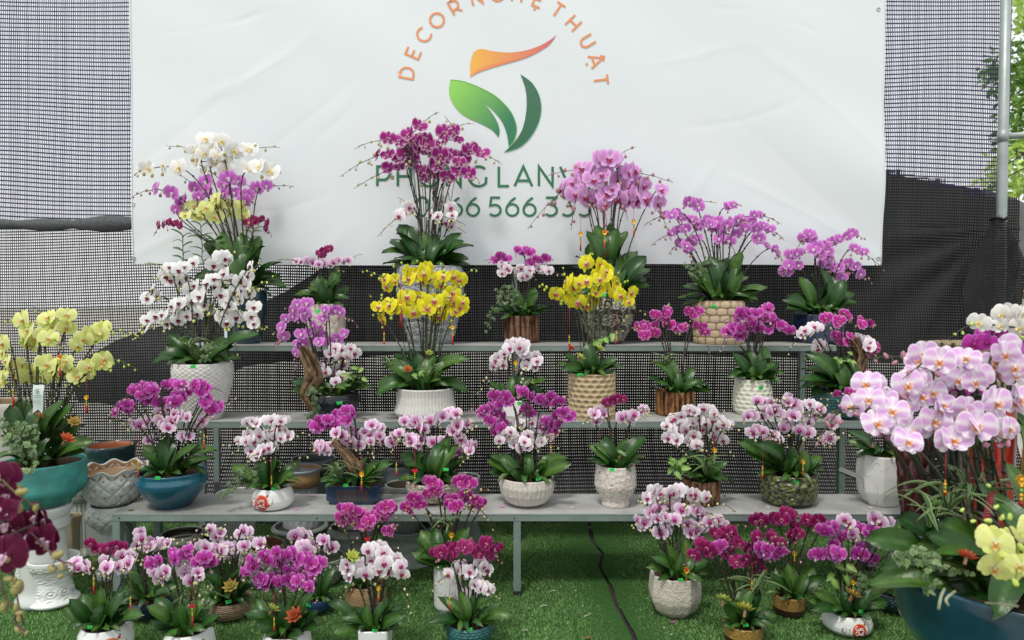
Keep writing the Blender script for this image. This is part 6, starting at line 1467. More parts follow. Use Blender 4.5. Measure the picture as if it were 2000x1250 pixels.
A = arrangement('D8', 'pink white-edged orchids in a tall white marbled cylinder behind the front teal woven bowl', 874, 1100, 1194, 54, 'G', 'cyl', M_POT_WHITE, '#dcdedb', '#9fae9f', potkw=dict(cfn=speck(61, 1.3, 8, 22)),
  sp=(('pinkedge', 31, '815,975 808,972 822,985', None, dict(bud=4)), ('pinkedge', 30, '828,972 835,965', None, dict(bud=0)), ('pinkedge', 31, '845,945 840,938 852,950', None, dict(bud=4)), ('pinkedge', 31, '855,962 848,958', None, dict(bud=0)), ('pinkedge', 31, '905,945 898,938 915,942', None, dict(bud=3)), ('pinkedge', 28, '878,975 870,972 885,978', None, dict(bud=4)), ('pinkedge', 30, '890,990 882,985', None, dict(bud=0)), ('pinkedge', 31, '920,975 912,968 928,985', None, dict(bud=4)), ('pinkedge', 31, '938,985 930,978', None, dict(bud=4)), ('pinkedge', 26, '800,998 795,990', None, dict(budend=(785, 1000), bud=4))),
  tips='812,1050 822,1035 830,1060 805,1078 812,1095 820,1085 835,1110 850,1030 875,1030 895,1035 915,1030 925,1050 905,1060 870,1050 845,1060 858,1085', wide=2)
spider(A.root, lp(A, 878, 1035, -.05), .12, 11, striped=False)

A = arrangement('E1', 'white and lilac orchid mound in a white pebbled octagonal pot standing alone on the turf', 1318, 1118, 1206, 99, 'G', 'hex', M_POT_ROUGH, '#c9c5b8', '#a8a392', shape=8, stick=(1328, 1134), potkw=dict(disp=rough(.0014, 45, 14, 45), nseg=150, nz=60),
  sp=(('blush', 31, '1275,962 1282,955 1290,965', None, dict(bud=3)), ('blush', 31, '1270,978 1285,975 1262,972', None, dict(budend=(1243, 985))), ('blush', 32, '1315,962 1322,958 1308,965', None, dict(bud=2)), ('blush', 31, '1330,958 1325,968', None, dict(bud=0)), ('blush', 30, '1370,973 1360,965 1378,970', None, dict(bud=4)), ('blush', 28, '1348,965 1355,972', None, dict(bud=2)), ('lilac', 31, '1280,998 1272,1003 1288,992', None, dict(bud=2)), ('lilac', 31, '1310,995 1305,990', None, dict(bud=2)), ('lilac', 32, '1325,1000 1332,995', None, dict(bud=4)), ('lilac', 30, '1364,1000 1358,995 1372,1005', None, dict(bud=3)), ('lilac', 29, '1258,1020 1248,1018 1252,1028', None, dict(budend=(1232, 1030))), ('lilac', 33, '1298,1035 1290,1040 1305,1028', None, dict(bud=4)), ('lilac', 30, '1350,1025 1342,1022', None, dict(bud=3)), ('lilac', 29, '1350,1040 1358,1035', None, dict(bud=2)), ('lilac', 28, '1370,1030 1378,1022 1385,1018', None, dict(bud=4)), ('lilac', 30, '1395,1025 1408,1025 1400,1015', None, dict(bud=2)), ('lilac', 26, '1285,1012 1298,1010 1318,1015', None, dict(bud=3))),
  tips='1272,1085 1285,1070 1295,1110 1310,1100 1345,1100 1375,1110 1385,1095 1330,1080 1350,1075 1300,1060 1320,1070 1355,1110 1340,1050 1290,1120', wide=2)
A = arrangement('E2', 'wine-purple orchids with spider leaves in the nearer tan speckled pot with a dark base', 1452, 1216, 1262, 76, 'G', 'cyl', M_POT_GLAZE, '#b08a48', '#32190f', stick=(1454, 1221), potkw=dict(cfn=band(.32, speck(51, .75, 25, 60)), nseg=150, nz=60),
  sp=(('wine', 29, '1405,1045 1395,1040', None, dict(bud=0)), ('wine', 31, '1420,1042 1432,1040 1425,1050', None, dict(bud=3)), ('wine', 30, '1380,1068 1370,1062 1385,1078', None, dict(bud=0)), ('wine', 28, '1362,1080 1358,1085', None, dict(bud=3)), ('magenta', 30, '1400,1072 1408,1065', None, dict(bud=0)), ('wine', 30, '1418,1078 1425,1068', None, dict(bud=2)), ('wine', 31, '1470,1055 1478,1050', None, dict(bud=0)), ('wine', 28, '1460,1070 1455,1068', None, dict(bud=0)), ('wine', 30, '1448,1095 1440,1098 1455,1090', None, dict(bud=0)), ('wine', 31, '1468,1090 1475,1095', None, dict(bud=3)), ('magenta', 30, '1485,1070 1490,1080 1498,1072', None, dict(bud=2)), ('magenta', 30, '1505,1080 1515,1082 1522,1075', None, dict(bud=2)), ('wine', 28, '1500,1045 1508,1050', None, dict(bud=4)), ('wine', 28, '1520,1060 1528,1065', None, dict(bud=3)), ('wine', 26, '1484,1108 1480,1112', None, dict(bud=0)), ('wine', 26, '1440,1055 1446,1062', None, dict(bud=0))),
  tips='1408,1205 1412,1180 1425,1170 1450,1150 1470,1145 1485,1150 1475,1185 1495,1195 1520,1205 1415,1225 1440,1160 1405,1160', wide=2)
spider(A.root, lp(A, 1475, 1160, -.02), .17, 14); succulent(A.root, lp(A, 1456, 1190, -.1), .05, '#a8ad3c', '#c9c060'); succulent(A.root, lp(A, 1413, 1172, -.08), .042, '#8fa84a')
A = arrangement('E3', 'wine orchids in the farther tan speckled pot with a dark base', 1541, 1160, 1206, 60, 'G', 'cyl', M_POT_GLAZE, '#a98444', '#32190f', stick=(1560, 1167), potkw=dict(cfn=band(.36, speck(52, .75, 25, 60)), nseg=150, nz=60),
  sp=(('wine', 30, '1488,1015 1478,1018', None, dict(bud=4)), ('wine', 30, '1518,1018 1510,1010 1525,1012', None, dict(bud=0)), ('wine', 28, '1540,1005 1535,1000 1550,1008', None, dict(bud=2)), ('wine', 29, '1553,1035 1548,1030', None, dict(bud=0)), ('wine', 28, '1553,1050 1560,1042 1545,1045', None, dict(bud=3)), ('wine', 30, '1580,1020 1575,1015', None, dict(bud=0)), ('wine', 30, '1600,1020 1595,1015 1610,1025', None, dict(bud=3))),
  tips='1500,1120 1515,1110 1540,1100 1555,1110 1575,1115 1590,1108 1600,1125 1565,1130 1545,1135 1530,1120 1520,1140', wide=2)
A = arrangement('E4', 'magenta and lilac orchids in a white red-medallion bowl beside the huge teal bowl', 1654, 1192, 1239, 93, 'G', 'low', M_POT_WHITE, '#dfe2dd', stick=(1681, 1198), potkw=lowkw,
  sp=(('magenta', 33, '1630,1035 1620,1030 1612,1038', None, dict(bud=0)), ('magenta', 28, '1650,1042 1642,1048', None, dict(bud=3)), ('magenta', 31, '1682,1035 1675,1032', None, dict(bud=0)), ('magenta', 31, '1705,1035 1700,1040', None, dict(bud=3)), ('magenta', 31, '1600,1082 1592,1085', None, dict(bud=2)), ('magenta', 31, '1627,1085 1620,1078 1635,1080', None, dict(bud=3)), ('magenta', 31, '1675,1080 1680,1070', None, dict(bud=0)), ('magenta', 31, '1692,1092 1688,1085 1700,1090', None, dict(bud=2)), ('magenta', 26, '1625,1062 1632,1070', None, dict(bud=2)), ('lilac', 28, '1650,1015 1660,1022', None, dict(bud=2)), ('lilac', 30, '1712,1018 1705,1010 1720,1022', None, dict(bud=3)), ('lilac', 27, '1668,1050 1665,1042', None, dict(bud=3)), ('lilac', 27, '1738,1022 1735,1035', None, dict(bud=3)), ('lilac', 26, '1725,1055 1720,1060 1740,1050', None, dict(bud=5)), ('lilac', 26, '1745,1070 1738,1065', None, dict(bud=4))),
  tips='1578,1170 1590,1155 1585,1190 1620,1160 1640,1150 1660,1195 1650,1170 1690,1140 1720,1165 1735,1175 1730,1190 1705,1150 1615,1180 1680,1160', wide=1)
print_bowl(A, 1680, 4); succulent(A.root, lp(A, 1665, 1162, -.09), .045, '#93a844', '#c07040'); ivy(A.root, A.org, ((1675, 1150), (1685, 1130), (1672, 1120)), A.Y - .06, dens=9); hearts(A.root, lp(A, 1640, 1130, .02), .07, 7)
A = arrangement('E5', 'leafy orchid in a dark teal woven bowl, half hidden behind the big foreground bowl', 1748, 1152, 1197, 96, 'G', 'round', M_POT_GLAZE, '#173a40', '#0b1c20', potkw=dict(disp=weave(26, 9, .004), cfn=cf(weave(26, 9, .004), .1, 110), nseg=150, nz=60),
  sp=(('lilac', 26, '1750,1060 1745,1050', None, dict(bud=4)),), tips='1700,1150 1710,1130 1740,1110 1770,1115 1795,1130 1735,1150 1720,1160', wide=1)

# ------------------------------------------------------------------ pale yellow orchids on their pedestal, left
A = arrangement('F1', 'large pale yellow orchids in a wide turquoise bowl raised on a white pedestal', 82, 900, 990, 152, 'X', 'keel', M_POT_MATT, '#3f9c96', '#2f7f7c', Y=3.50, zb=at(82, 985, 3.5).z, stick=(127, 909), potkw=dict(cfn=mot(66, 3, 9, .9), nseg=90),
  sp=(('lime', 39, '45,625 55,645', None, dict(bud=4, budend=(2, 622), stake=True)), ('lime', 36, '95,620 100,638 88,625', None, dict(bud=2)), ('lime', 39, '128,628 133,615 130,640', None, dict(bud=0, stake=True)), ('lime', 39, '68,660 50,655 60,672', None, dict(bud=2)), ('lime', 39, '85,655 95,662', None, dict(bud=2)), ('lime', 38, '8,670 5,690', None, dict(bud=2)), ('lime', 40, '152,675 168,662 175,655', None, dict(bud=0, stake=True)), ('lime', 36, '195,650 200,642', None, dict(budend=(275, 660), bud=6)),
      ('lime', 37, '45,712 55,725', None, dict(bud=0)), ('lime', 38, '50,735 62,735', None, dict(bud=0)), ('lime', 38, '92,712 85,705 100,720', None, dict(bud=2)), ('lime', 35, '125,705 132,720', None, dict(bud=2)), ('lime', 39, '162,730 175,715 150,735', None, dict(bud=0, stake=True)), ('lime', 38, '180,718 200,708 205,700', None, dict(budend=(270, 722), bud=6)), ('lime', 34, '12,705 18,720', None, dict(bud=3)), ('lime', 35, '3,735 8,745', None, dict(bud=2)), ('lime', 34, '80,735 88,740', None, dict(bud=0)), ('lime', 33, '118,725 108,735', None, dict(bud=1))),
  tips='20,790 40,775 60,800 75,790 95,820 110,790 130,780 148,790 150,810 165,830 170,850 185,860 165,880 140,890 150,870 120,880 95,870 60,885 30,880 125,850 100,850 140,830 45,860 10,850', wide=2, name='potted_orchid')
ivy(A.root, A.org, ((60, 860), (55, 845), (45, 840), (30, 830), (15, 825)), A.Y - .16, dens=9, size=.04, pale=.4); ivy(A.root, A.org, ((65, 870), (72, 880), (62, 910), (60, 930)), A.Y - .24, dens=7, size=.036, pale=.5); ivy(A.root, A.org, ((50, 850), (60, 830), (72, 845)), A.Y - .16, dens=9, size=.04, pale=.4)
ivy(A.root, A.org, ((30, 850), (40, 860), (20, 870)), A.Y - .18, dens=9, size=.04, pale=.4)
spider(A.root, lp(A, 22, 872, -.12), .15, 14); succulent(A.root, lp(A, 78, 815, -.1), .04, '#7f8a4a', '#b0603a'); succulent(A.root, lp(A, 145, 825, -.1), .04, '#8f9a4a', '#c08040'); succulent(A.root, lp(A, 130, 858, -.2), .045, '#a84a2c', '#c9683a')
F1 = A
# shop tag hanging from it
tp = at(76, 752, A.Y - .16); root = empty('gift_tag', tp, 'white ribbon-cut gift tag hanging among the pale yellow orchid stems', 'tag')
b = MB(); u = (A.Y - .16) / F; vs = []
m_tag = mat('tag_paper', color=hx('#e3efec'), rough=.5, trans=.2)
for i in range(9):
    t = i / 8; cx_ = (-6 * t * t) * u
    for s_ in (-1, 0, 1): vs.append((cx_ + s_ * (11 - 1.5 * t) * u, -.006 * math.sin(t * 5), -(56 * t - (10 if (s_ == 0 and i == 8) else 0)) * u))
b.add(vs, [(3 * i + j, 3 * i + j + 1, 3 * i + j + 4, 3 * i + j + 3) for i in range(8) for j in (0, 1)], m_tag); tagm = b.build('paper', root)
b = MB()
def tl(x0, x1, y): b.tube([((x0) * u, -.010, -y * u), ((x1) * u, -.010, -y * u)], .45 * u, M_PRINT, hx('#4a8a86'), n=3)
tl(-9, 7, 20); tl(-8, 6, 23); tl(-9, 4, 31); tl(-10, 5, 35)
ring = [(-1 * u + 5 * u * math.cos(a), -.009, -12 * u + 5 * u * math.sin(a)) for a in [k * .4 for k in range(2, 15)]]
b.tube(ring, .3 * u, M_PRINT, hx('#6aa89a'), n=3); b.tube([(-4 * u, -.0095, -10 * u), (-1 * u, -.0095, -15 * u), (2 * u, -.0095, -11 * u)], .9 * u, M_PRINT, hx('#3f8a55'), n=4); b.tube([(-3 * u, -.0095, -8.5 * u), (2 * u, -.0095, -8 * u)], .6 * u, M_PRINT, hx('#d0452c'), n=4)
tag(b.build('printed_line', root), kind='stuff')
b = MB(); b.tube([(0, .0, 0), (.002, .02, 12 * u)], .4 * u, M_INK, n=3); b.build('string', root)

# ------------------------------------------------------------------ empty pots and pedestals
def empty_pot(name, label, cat, x, rim, basey, wpx, prof, m, c1, c2=None, Y=None, zb=.012, group=None, potkw=None, shape='round', soil=False, inner='#7b5a3c'):
    Yc = Y or at_z(x, basey, zb).y; R = wpx / 2 * Yc / F
    if not Y: Yc += R * .6; R = wpx / 2 * Yc / F
    top = at(x, rim, Yc); root = empty(name, (top.x, Yc, zb), label, cat, group)
    p = make_pot(root, prof, R, top.z - zb, m, c1, c2, shape=shape, soil=soil, inner=inner, name='body', **(potkw or {}))
    E = Pot(); E.root = root; E.p = p; E.Y = Yc; E.R = R; E.x = top.x; E.H = top.z - zb; E.z0 = zb; return E
PED = [(.86, 0), (1, .03), (.98, .09), (.8, .14), (.74, .22), (.66, .5), (.7, .62), (.74, .66), (.82, .72), (.96, .88), (1, .93), (1, 1)]
COLM = [(.98, 0), (1, .05), (.84, .09), (.8, .14), (.78, .8), (.82, .84), (.98, .92), (1, 1)]
def carved(seed):
    nn = Noise(seed, 12, 3, 12)
    def f(th, t, R):
        if .13 < t < .4 or .72 < t < .9:
            c = math.cos(th * 8); r = math.hypot((th * 8 / 6.2832) % 1 - .5, (t * 5) % 1 - .5); return .006 * math.sin(r * 22) * max(0, 1 - r * 1.6) + .002 * c
        if .52 < t < .68: return .004 * math.sin(th * 10 + 6 * math.sin(t * 30))
        return 0
    return f
white = '#dfe3df'
empty_pot('pedestal', 'white glazed plant pedestal with carved scrolls standing on the turf at left', 'pedestal', 105, 1088, 1212, 90, PED, M_POT_WHITE, white, Y=3.47, potkw=dict(disp=carved(3), nseg=160, nz=90), inner='#d9ddd9')
E = empty_pot('pedestal', 'plainer white column pedestal just behind the scroll-carved one', 'pedestal', 62, 1062, 1170, 74, PED, M_POT_WHITE, '#d3d7d0', Y=3.72, potkw=dict(disp=carved(5), nseg=120, nz=60), inner='#c9ccc6')
# the pedestal carrying the turquoise bowl
z_ = F1.z0 - .004
R_ = 50 * 3.5 / F; root = empty('pedestal', (F1.x, 3.5, .012), 'white round-topped pedestal carrying the turquoise bowl', 'pedestal')
make_pot(root, COLM, R_, z_ - .012, M_POT_WHITE, '#cfd3cf', soil=False, inner='#cfd3cf', name='body', potkw=None) if False else make_pot(root, COLM, R_, z_ - .012, M_POT_WHITE, '#cfd3cf', soil=False, name='body')
b = MB(); b.tube([(0, 0, z_ - .03), (0, 0, z_ - .0135)], R_ * .985, M_POT_WHITE, hx('#d5d8d3'), n=48); b.build('top_disc', root)
empty_pot('column_pedestal', 'grey-white fluted column pedestal behind the turquoise bowl', 'pedestal', 158, 948, 1120, 62, COLM, M_POT_WHITE, '#a9afa6', Y=4.15, potkw=dict(disp=ribs(20, .006), nseg=120, nz=50), inner='#8f948c')
empty_pot('stone_block', 'tan tapered stone planter standing between the pedestals', 'planter', 141, 1006, 1130, 34, [(.75, 0), (.8, .8), (1, 1)], M_POT_MATT, '#a09378', Y=3.85, shape=6, inner='#8f846c')
E = empty_pot('quilted_planter', 'white quilted planter with a scalloped rim and gold studs', 'planter', 222, 912, 988, 121, [(.52, 0), (.7, .1), (.92, .4), (1, .65), (.93, .88), (1.03, 1)], M_POT_WHITE, '#c6cac7', '#b08a4a', Y=3.82, zb=at(222, 982, 3.82).z, potkw=dict(disp=diamonds(13, 2.6, .010), nseg=170, nz=56, wave=(.012, 9), thick=.016), inner='#9c7850', soil=False)
def studs(E, n, rows, m_=M_GOLD):
    b = MB()
    for j in range(rows):
        for i in range(n):
            th = 2 * math.pi * (i + .5 * (j % 2)) / n; t = .12 + .68 * j / max(1, rows - 1); r = E.p.rad(th, t) + .002; b.ball((r * math.sin(th), -r * math.cos(th), t * E.H), .0048, m_, hx('#a97a3c'), n=6, h=4)
    tag(b.build('gold_stud', E.root), kind='stuff')
studs(E, 13, 4)
zq = E.z0 - .002
E2 = Pot(); root = empty('quilted_stand', (E.x, E.Y, .012), 'white quilted bulb stand with gold studs carrying the scalloped planter', 'pedestal')
E2.p = make_pot(root, [(.7, 0), (.72, .06), (.5, .12), (.46, .2), (.46, .62), (.6, .66), (.95, .8), (1, .88), (.84, .97), (.8, 1)], 52 * 3.82 / F, zq - .012, M_POT_WHITE, '#bfc4c0', disp=lambda th, t, R: (diamonds(13, 7, .008)(th, t, R) if t > .66 else .004 * math.cos(th * 18)), nseg=170, nz=90, soil=False, name='body')
E2.root = root; E2.H = zq - .012
b = MB()
for j in range(3):
    for i in range(13):
        th = 2 * math.pi * (i + .5 * (j % 2)) / 13; t = .74 + .08 * j; r = E2.p.rad(th, t) + .001; b.ball((r * math.sin(th), -r * math.cos(th), t * E2.H), .0045, M_GOLD, hx('#a97a3c'), n=6, h=4)
tag(b.build('gold_stud', root), kind='stuff')
empty_pot('glazed_pot', 'dark green glazed pot with a terracotta inside, empty, behind the scalloped planter', 'pot', 216, 868, 1000, 90, [(.9, 0), (.95, .5), (.97, .86), (1, .88), (1, 1)], M_POT_GLAZE, '#1f3f3f', '#142c2c', Y=4.2, zb=.35, inner='#a5633f', potkw=dict(cfn=mot(71), thick=.02))
z0_ = .012; root = empty('pot_stand', (at(216, 900, 4.2).x, 4.2, .012), 'plain grey stone block holding up the dark green pot', 'stand'); b = MB(); b.box((-.1, -.1, 0), (.1, .1, .337), M_POT_MATT, hx('#8f938c')); b.build('block', root, smooth=False)
empty_pot('stone_planter', 'pale carved stone planter at the far left edge behind the turquoise bowl', 'planter', 12, 783, 1000, 92, [(.78, 0), (.9, .7), (1, .9), (1, 1)], M_POT_MATT, '#b9b5ac', Y=4.35, zb=.012, shape='square', inner='#8d7a5c', potkw=dict(disp=rough(.004, 81, 5, 14)))
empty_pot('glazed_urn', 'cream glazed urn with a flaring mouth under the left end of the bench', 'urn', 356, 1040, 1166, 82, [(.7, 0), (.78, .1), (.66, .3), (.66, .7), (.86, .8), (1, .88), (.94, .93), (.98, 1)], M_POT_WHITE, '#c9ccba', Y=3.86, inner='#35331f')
empty_pot('stone_pot', 'rough white stone pot with a rusty inside under the bench', 'pot', 512, 1062, 1170, 88, [(.8, 0), (.95, .3), (1, .9), (.98, 1)], M_POT_ROUGH, '#bdbab0', '#8d887b', Y=3.72, inner='#6b3f28', potkw=dict(disp=rough(.008, 83, 6, 20), cfn=mot(84), nseg=90))
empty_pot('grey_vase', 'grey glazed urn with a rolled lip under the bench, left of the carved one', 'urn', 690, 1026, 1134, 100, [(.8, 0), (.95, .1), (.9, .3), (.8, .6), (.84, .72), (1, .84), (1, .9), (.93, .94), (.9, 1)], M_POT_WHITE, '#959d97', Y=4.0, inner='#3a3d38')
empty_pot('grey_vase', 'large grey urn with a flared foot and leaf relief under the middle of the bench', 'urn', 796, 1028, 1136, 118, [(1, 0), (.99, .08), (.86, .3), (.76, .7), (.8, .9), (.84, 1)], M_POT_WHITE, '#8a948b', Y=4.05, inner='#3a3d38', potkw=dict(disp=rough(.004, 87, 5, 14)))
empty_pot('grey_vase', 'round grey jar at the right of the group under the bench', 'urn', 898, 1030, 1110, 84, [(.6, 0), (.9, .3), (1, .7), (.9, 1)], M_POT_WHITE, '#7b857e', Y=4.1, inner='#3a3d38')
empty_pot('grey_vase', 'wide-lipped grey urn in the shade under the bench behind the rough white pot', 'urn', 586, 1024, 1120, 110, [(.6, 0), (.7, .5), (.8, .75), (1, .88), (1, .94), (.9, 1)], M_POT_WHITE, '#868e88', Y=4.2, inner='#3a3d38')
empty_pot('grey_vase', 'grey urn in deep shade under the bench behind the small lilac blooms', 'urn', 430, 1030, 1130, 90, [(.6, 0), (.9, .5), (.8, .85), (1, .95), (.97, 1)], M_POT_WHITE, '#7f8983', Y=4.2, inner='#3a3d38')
empty_pot('lattice_pot', 'celadon green lattice-relief pot on the turf under the bench', 'pot', 634, 1086, 1152, 84, [(.55, 0), (.7, .15), (.93, .6), (.98, .9), (1, 1)], M_POT_WHITE, '#93a595', '#6f8271', Y=3.72, inner='#5f6a52', potkw=dict(disp=diamonds(14, 4, .008), cfn=cf(diamonds(14, 4, .008), .1, 60), nseg=150, nz=50, thick=.016))
# grey pots behind the bench, standing on the turf
empty_pot('flared_vase', 'pale grey flared lattice vase behind the bench, right of the low white bowl', 'vase', 590, 914, 1060, 76, [(1, 0), (1, .25), (.88, .5), (.66, .82), (.84, .93), (.95, .97), (1, 1)], M_POT_WHITE, '#9ea6aa', Y=4.32, inner='#b08a60', potkw=dict(disp=diamonds(16, 5, .005), nseg=140, nz=50))
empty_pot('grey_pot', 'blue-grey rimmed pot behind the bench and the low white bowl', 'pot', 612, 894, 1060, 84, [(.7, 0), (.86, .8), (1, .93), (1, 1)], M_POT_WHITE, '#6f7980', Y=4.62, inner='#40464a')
empty_pot('ribbed_pot', 'small grey pot with a zigzag relief behind the bench', 'pot', 787, 945, 1060, 70, [(.72, 0), (.9, .5), (.96, .85), (1, .92), (1, 1)], M_POT_WHITE, '#8f9592', '#5f6664', Y=4.05, inner='#4d463a', potkw=dict(disp=diamonds(18, 5, .007), cfn=cf(diamonds(18, 5, .007), .1, 60), nseg=150, nz=60))
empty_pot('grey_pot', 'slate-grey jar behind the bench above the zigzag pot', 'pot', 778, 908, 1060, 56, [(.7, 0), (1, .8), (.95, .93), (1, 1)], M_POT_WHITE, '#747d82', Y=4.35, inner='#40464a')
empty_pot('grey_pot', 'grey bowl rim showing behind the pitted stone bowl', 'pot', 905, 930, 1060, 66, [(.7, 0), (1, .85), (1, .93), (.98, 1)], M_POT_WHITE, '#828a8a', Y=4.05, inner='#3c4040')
empty_pot('grey_pot', 'pale grey pot top showing over the bench at its left end', 'pot', 462, 962, 1060, 80, [(.7, 0), (1, .85), (1, .93), (.98, 1)], M_POT_WHITE, '#b0b4b2', Y=4.1, inner='#9a9c98')

# ------------------------------------------------------------------ foreground right: the big bowl
A = arrangement('H1', 'huge pale pink striped orchids with orange lips in a large glossy teal bowl', 1996, 1118, 1270, 462, 'X', 'bowl', M_POT_GLAZE, '#165060', '#0b2e3c', Y=1.95, zb=at(1996, 1330, 1.95).z, hi=True, potkw=dict(cfn=mot(91, 2, 7, .8), nseg=110, nz=40, thick=.016),
  sp=(('stripe', 58, '1690,795 1665,792', None, dict(budend=(1585, 885), bud=5, ox=-110, up=.5)), ('stripe', 60, '1770,750 1740,800', None, dict(bud=4, budend=(1600, 812), ox=-120)), ('stripe', 60, '1820,765 1800,772', None, dict(bud=0, ox=-90)), ('stripe', 58, '1710,825 1715,830', None, dict(bud=0)), ('stripe', 62, '1745,815 1770,835', None, dict(budend=(1695, 870), bud=4, dy=-.06)),
      ('stripe', 64, '1822,830 1828,822', None, dict(bud=0, dy=-.05, ox=-90)), ('stripe', 62, '1860,858 1855,862', None, dict(bud=0, dy=-.06, ox=-60)), ('stripe', 58, '1800,690 1795,705', None, dict(budend=(1695, 700), bud=4, ox=-70)), ('stripe', 58, '1845,700 1838,705', None, dict(bud=3, ox=-50, budend=(1765, 740))), ('stripe', 58, '1888,702 1892,700', None, dict(bud=0, ox=-30)), ('stripe', 60, '1938,715 1945,705', None, dict(bud=4, ox=-10, budend=(1950, 760))), ('stripe', 60, '1978,715 1985,730', None, dict(bud=0)), ('stripe', 56, '1912,735 1905,745', None, dict(bud=0)), ('stripe', 54, '1830,800 1842,790', None, dict(bud=0)), ('stripe', 52, '1700,780 1725,775', None, dict(bud=2)), ('stripe', 56, '1890,800 1880,812', None, dict(bud=0)), ('stripe', 52, '1790,735 1780,742', None, dict(bud=2)), ('stripe', 54, '1765,790 1750,780', None, dict(bud=0)), ('stripe', 54, '1925,805 1940,815', None, dict(bud=0)),
      ('stripe', 64, '1915,835 1905,830', None, dict(bud=0, ox=-20, dy=-.03)), ('stripe', 62, '1962,842 1970,836', None, dict(bud=5, ox=10, budend=(1918, 880), dy=-.06)), ('stripe', 58, '1935,778 1945,785', None, dict(bud=3, budend=(1915, 815))), ('stripe', 64, '1985,785 1992,780', None, dict(bud=0)), ('stripe', 56, '1775,862 1765,858', None, dict(bud=0, dy=-.08)), ('stripe', 60, '1868,740 1850,742', None, dict(bud=2)), ('stripe', 58, '1700,750 1690,748', None, dict(bud=0, budend=None)),
      ('stripe', 58, '1960,690 1965,680', None, dict(bud=0)), ),
  tips='1690,1050 1750,1010 1700,1165 1695,1145 1740,1090 1800,1150 1770,1100 1830,1020 1840,1000 1860,1100 1790,1060 1820,1080 1900,1000 1930,960 1960,1000 1880,1130 1950,1140 1990,1120 1985,1090 1910,1150 1850,1160 1790,1190 1930,1060 1960,900 1905,940 1980,1040 1810,1040 1760,1000 1720,1110 1820,1170 1870,1175 1920,1175 1970,1170 1830,1145 1940,1160 1990,1165 1900,1150 1960,1140', wide=1)
spider(A.root, lp(A, 1850, 1010, -.02), .16, 14); spider(A.root, lp(A, 1900, 980, .05), .16, 12); spider(A.root, lp(A, 1815, 1030, -.1), .14, 10)
ivy(A.root, A.org, ((1810, 1090), (1790, 1075), (1770, 1085), (1745, 1080)), A.Y - .22, dens=9, size=.022, pale=.35); ivy(A.root, A.org, ((1820, 1100), (1815, 1085), (1830, 1095)), A.Y - .22, dens=9, size=.022, pale=.2); ivy(A.root, A.org, ((1820, 1110), (1812, 1130), (1815, 1155)), A.Y - .24, dens=7, size=.02, pale=.3)
succulent(A.root, lp(A, 1832, 985, -.02), .022, '#7fae5a', '#a5cf7a'); succulent(A.root, lp(A, 1888, 1088, -.2), .03, '#b8402c', '#d0603c')
b = MB()
for q in (((1845, 1150), (1838, 1165), (1833, 1190)), ((1865, 1155), (1848, 1170), (1852, 1182)), ((1925, 1178), (1955, 1180), (1988, 1184))):
    b.tube(catmull([lp(A, q[0][0], q[0][1], -A.R * .9), lp(A, *q[1], -A.R - .012), lp(A, *q[2], -A.R - .012)], 4), .0035, M_STEM, hx('#a8b08a'), n=6)
b.build('aerial_root', A.root)
root = empty('bowl_stand', (A.x, A.Y, .0), 'dark timber stand under the large teal foreground bowl', 'stand'); b = MB(); b.box((-.16, -.16, .005), (.16, .16, A.z0 - .001), M_WOOD, hx('#5a4636')); b.build('block', root, smooth=False)
H1 = A
# yellow-green spray coming in from the right, its pot beyond the frame
A = arrangement('H2', 'pale lime orchid spray with round green buds reaching in from the right edge', 2190, 1150, 1250, 200, 'X', 'round', M_POT_WHITE, '#d8dad6', Y=1.5, zb=.35, hi=True,
  sp=(('lime', 66, '1972,1075 1990,1060', None, dict(bud=5, budend=(1862, 992), ox=-20)), ('lime', 60, '1935,1050 1948,1062', None, dict(bud=0, face=(-50, -5))), ('lime', 60, '1942,1108 1950,1102', None, dict(bud=0, face=(-30, 10))), ('lime', 56, '1995,1105 2010,1100', None, dict(bud=5, budend=(1915, 930), up=.9)), ('lime', 50, '2010,1030 2030,1040', None, dict(bud=4, budend=(1940, 1000)))),
  tips='2100,1050 2260,1040 2080,1130 2280,1150 2180,1020', group='orchids reaching in from outside the picture')
root = empty('pot_stand', (A.x, A.Y, 0), 'white plinth under the lime orchid outside the right edge', 'stand'); b = MB(); b.box((-.1, -.1, .005), (.1, .1, A.z0 - .001), M_POT_WHITE, hx('#cfd0cc')); b.build('block', root, smooth=False)
A = arrangement('H3', 'white orchid spray with a yellow bud arching in at the upper right edge', 2230, 900, 1100, 180, 'X', 'round', M_POT_WHITE, '#d8dad6', Y=2.3, zb=.5, hi=True,
  sp=(('white', 42, '1996,614 1988,622', None, dict(bud=0, face=(40, 0))), ('white', 44, '1968,612 1958,614', None, dict(bud=0, ox=-30, face=(-48, -5))), ('white', 40, '1994,640 1955,636 1912,630', None, dict(bud=3, budend=(1850, 664), face=(-58, 0)))),
  tips='2160,830 2300,820 2120,900', group='orchids reaching in from outside the picture')
root = empty('pot_stand', (A.x, A.Y, 0), 'white plinth under the white orchid outside the right edge', 'stand'); b = MB(); b.box((-.12, -.12, .005), (.12, .12, A.z0 - .001), M_POT_WHITE, hx('#cfd0cc')); b.build('block', root, smooth=False)
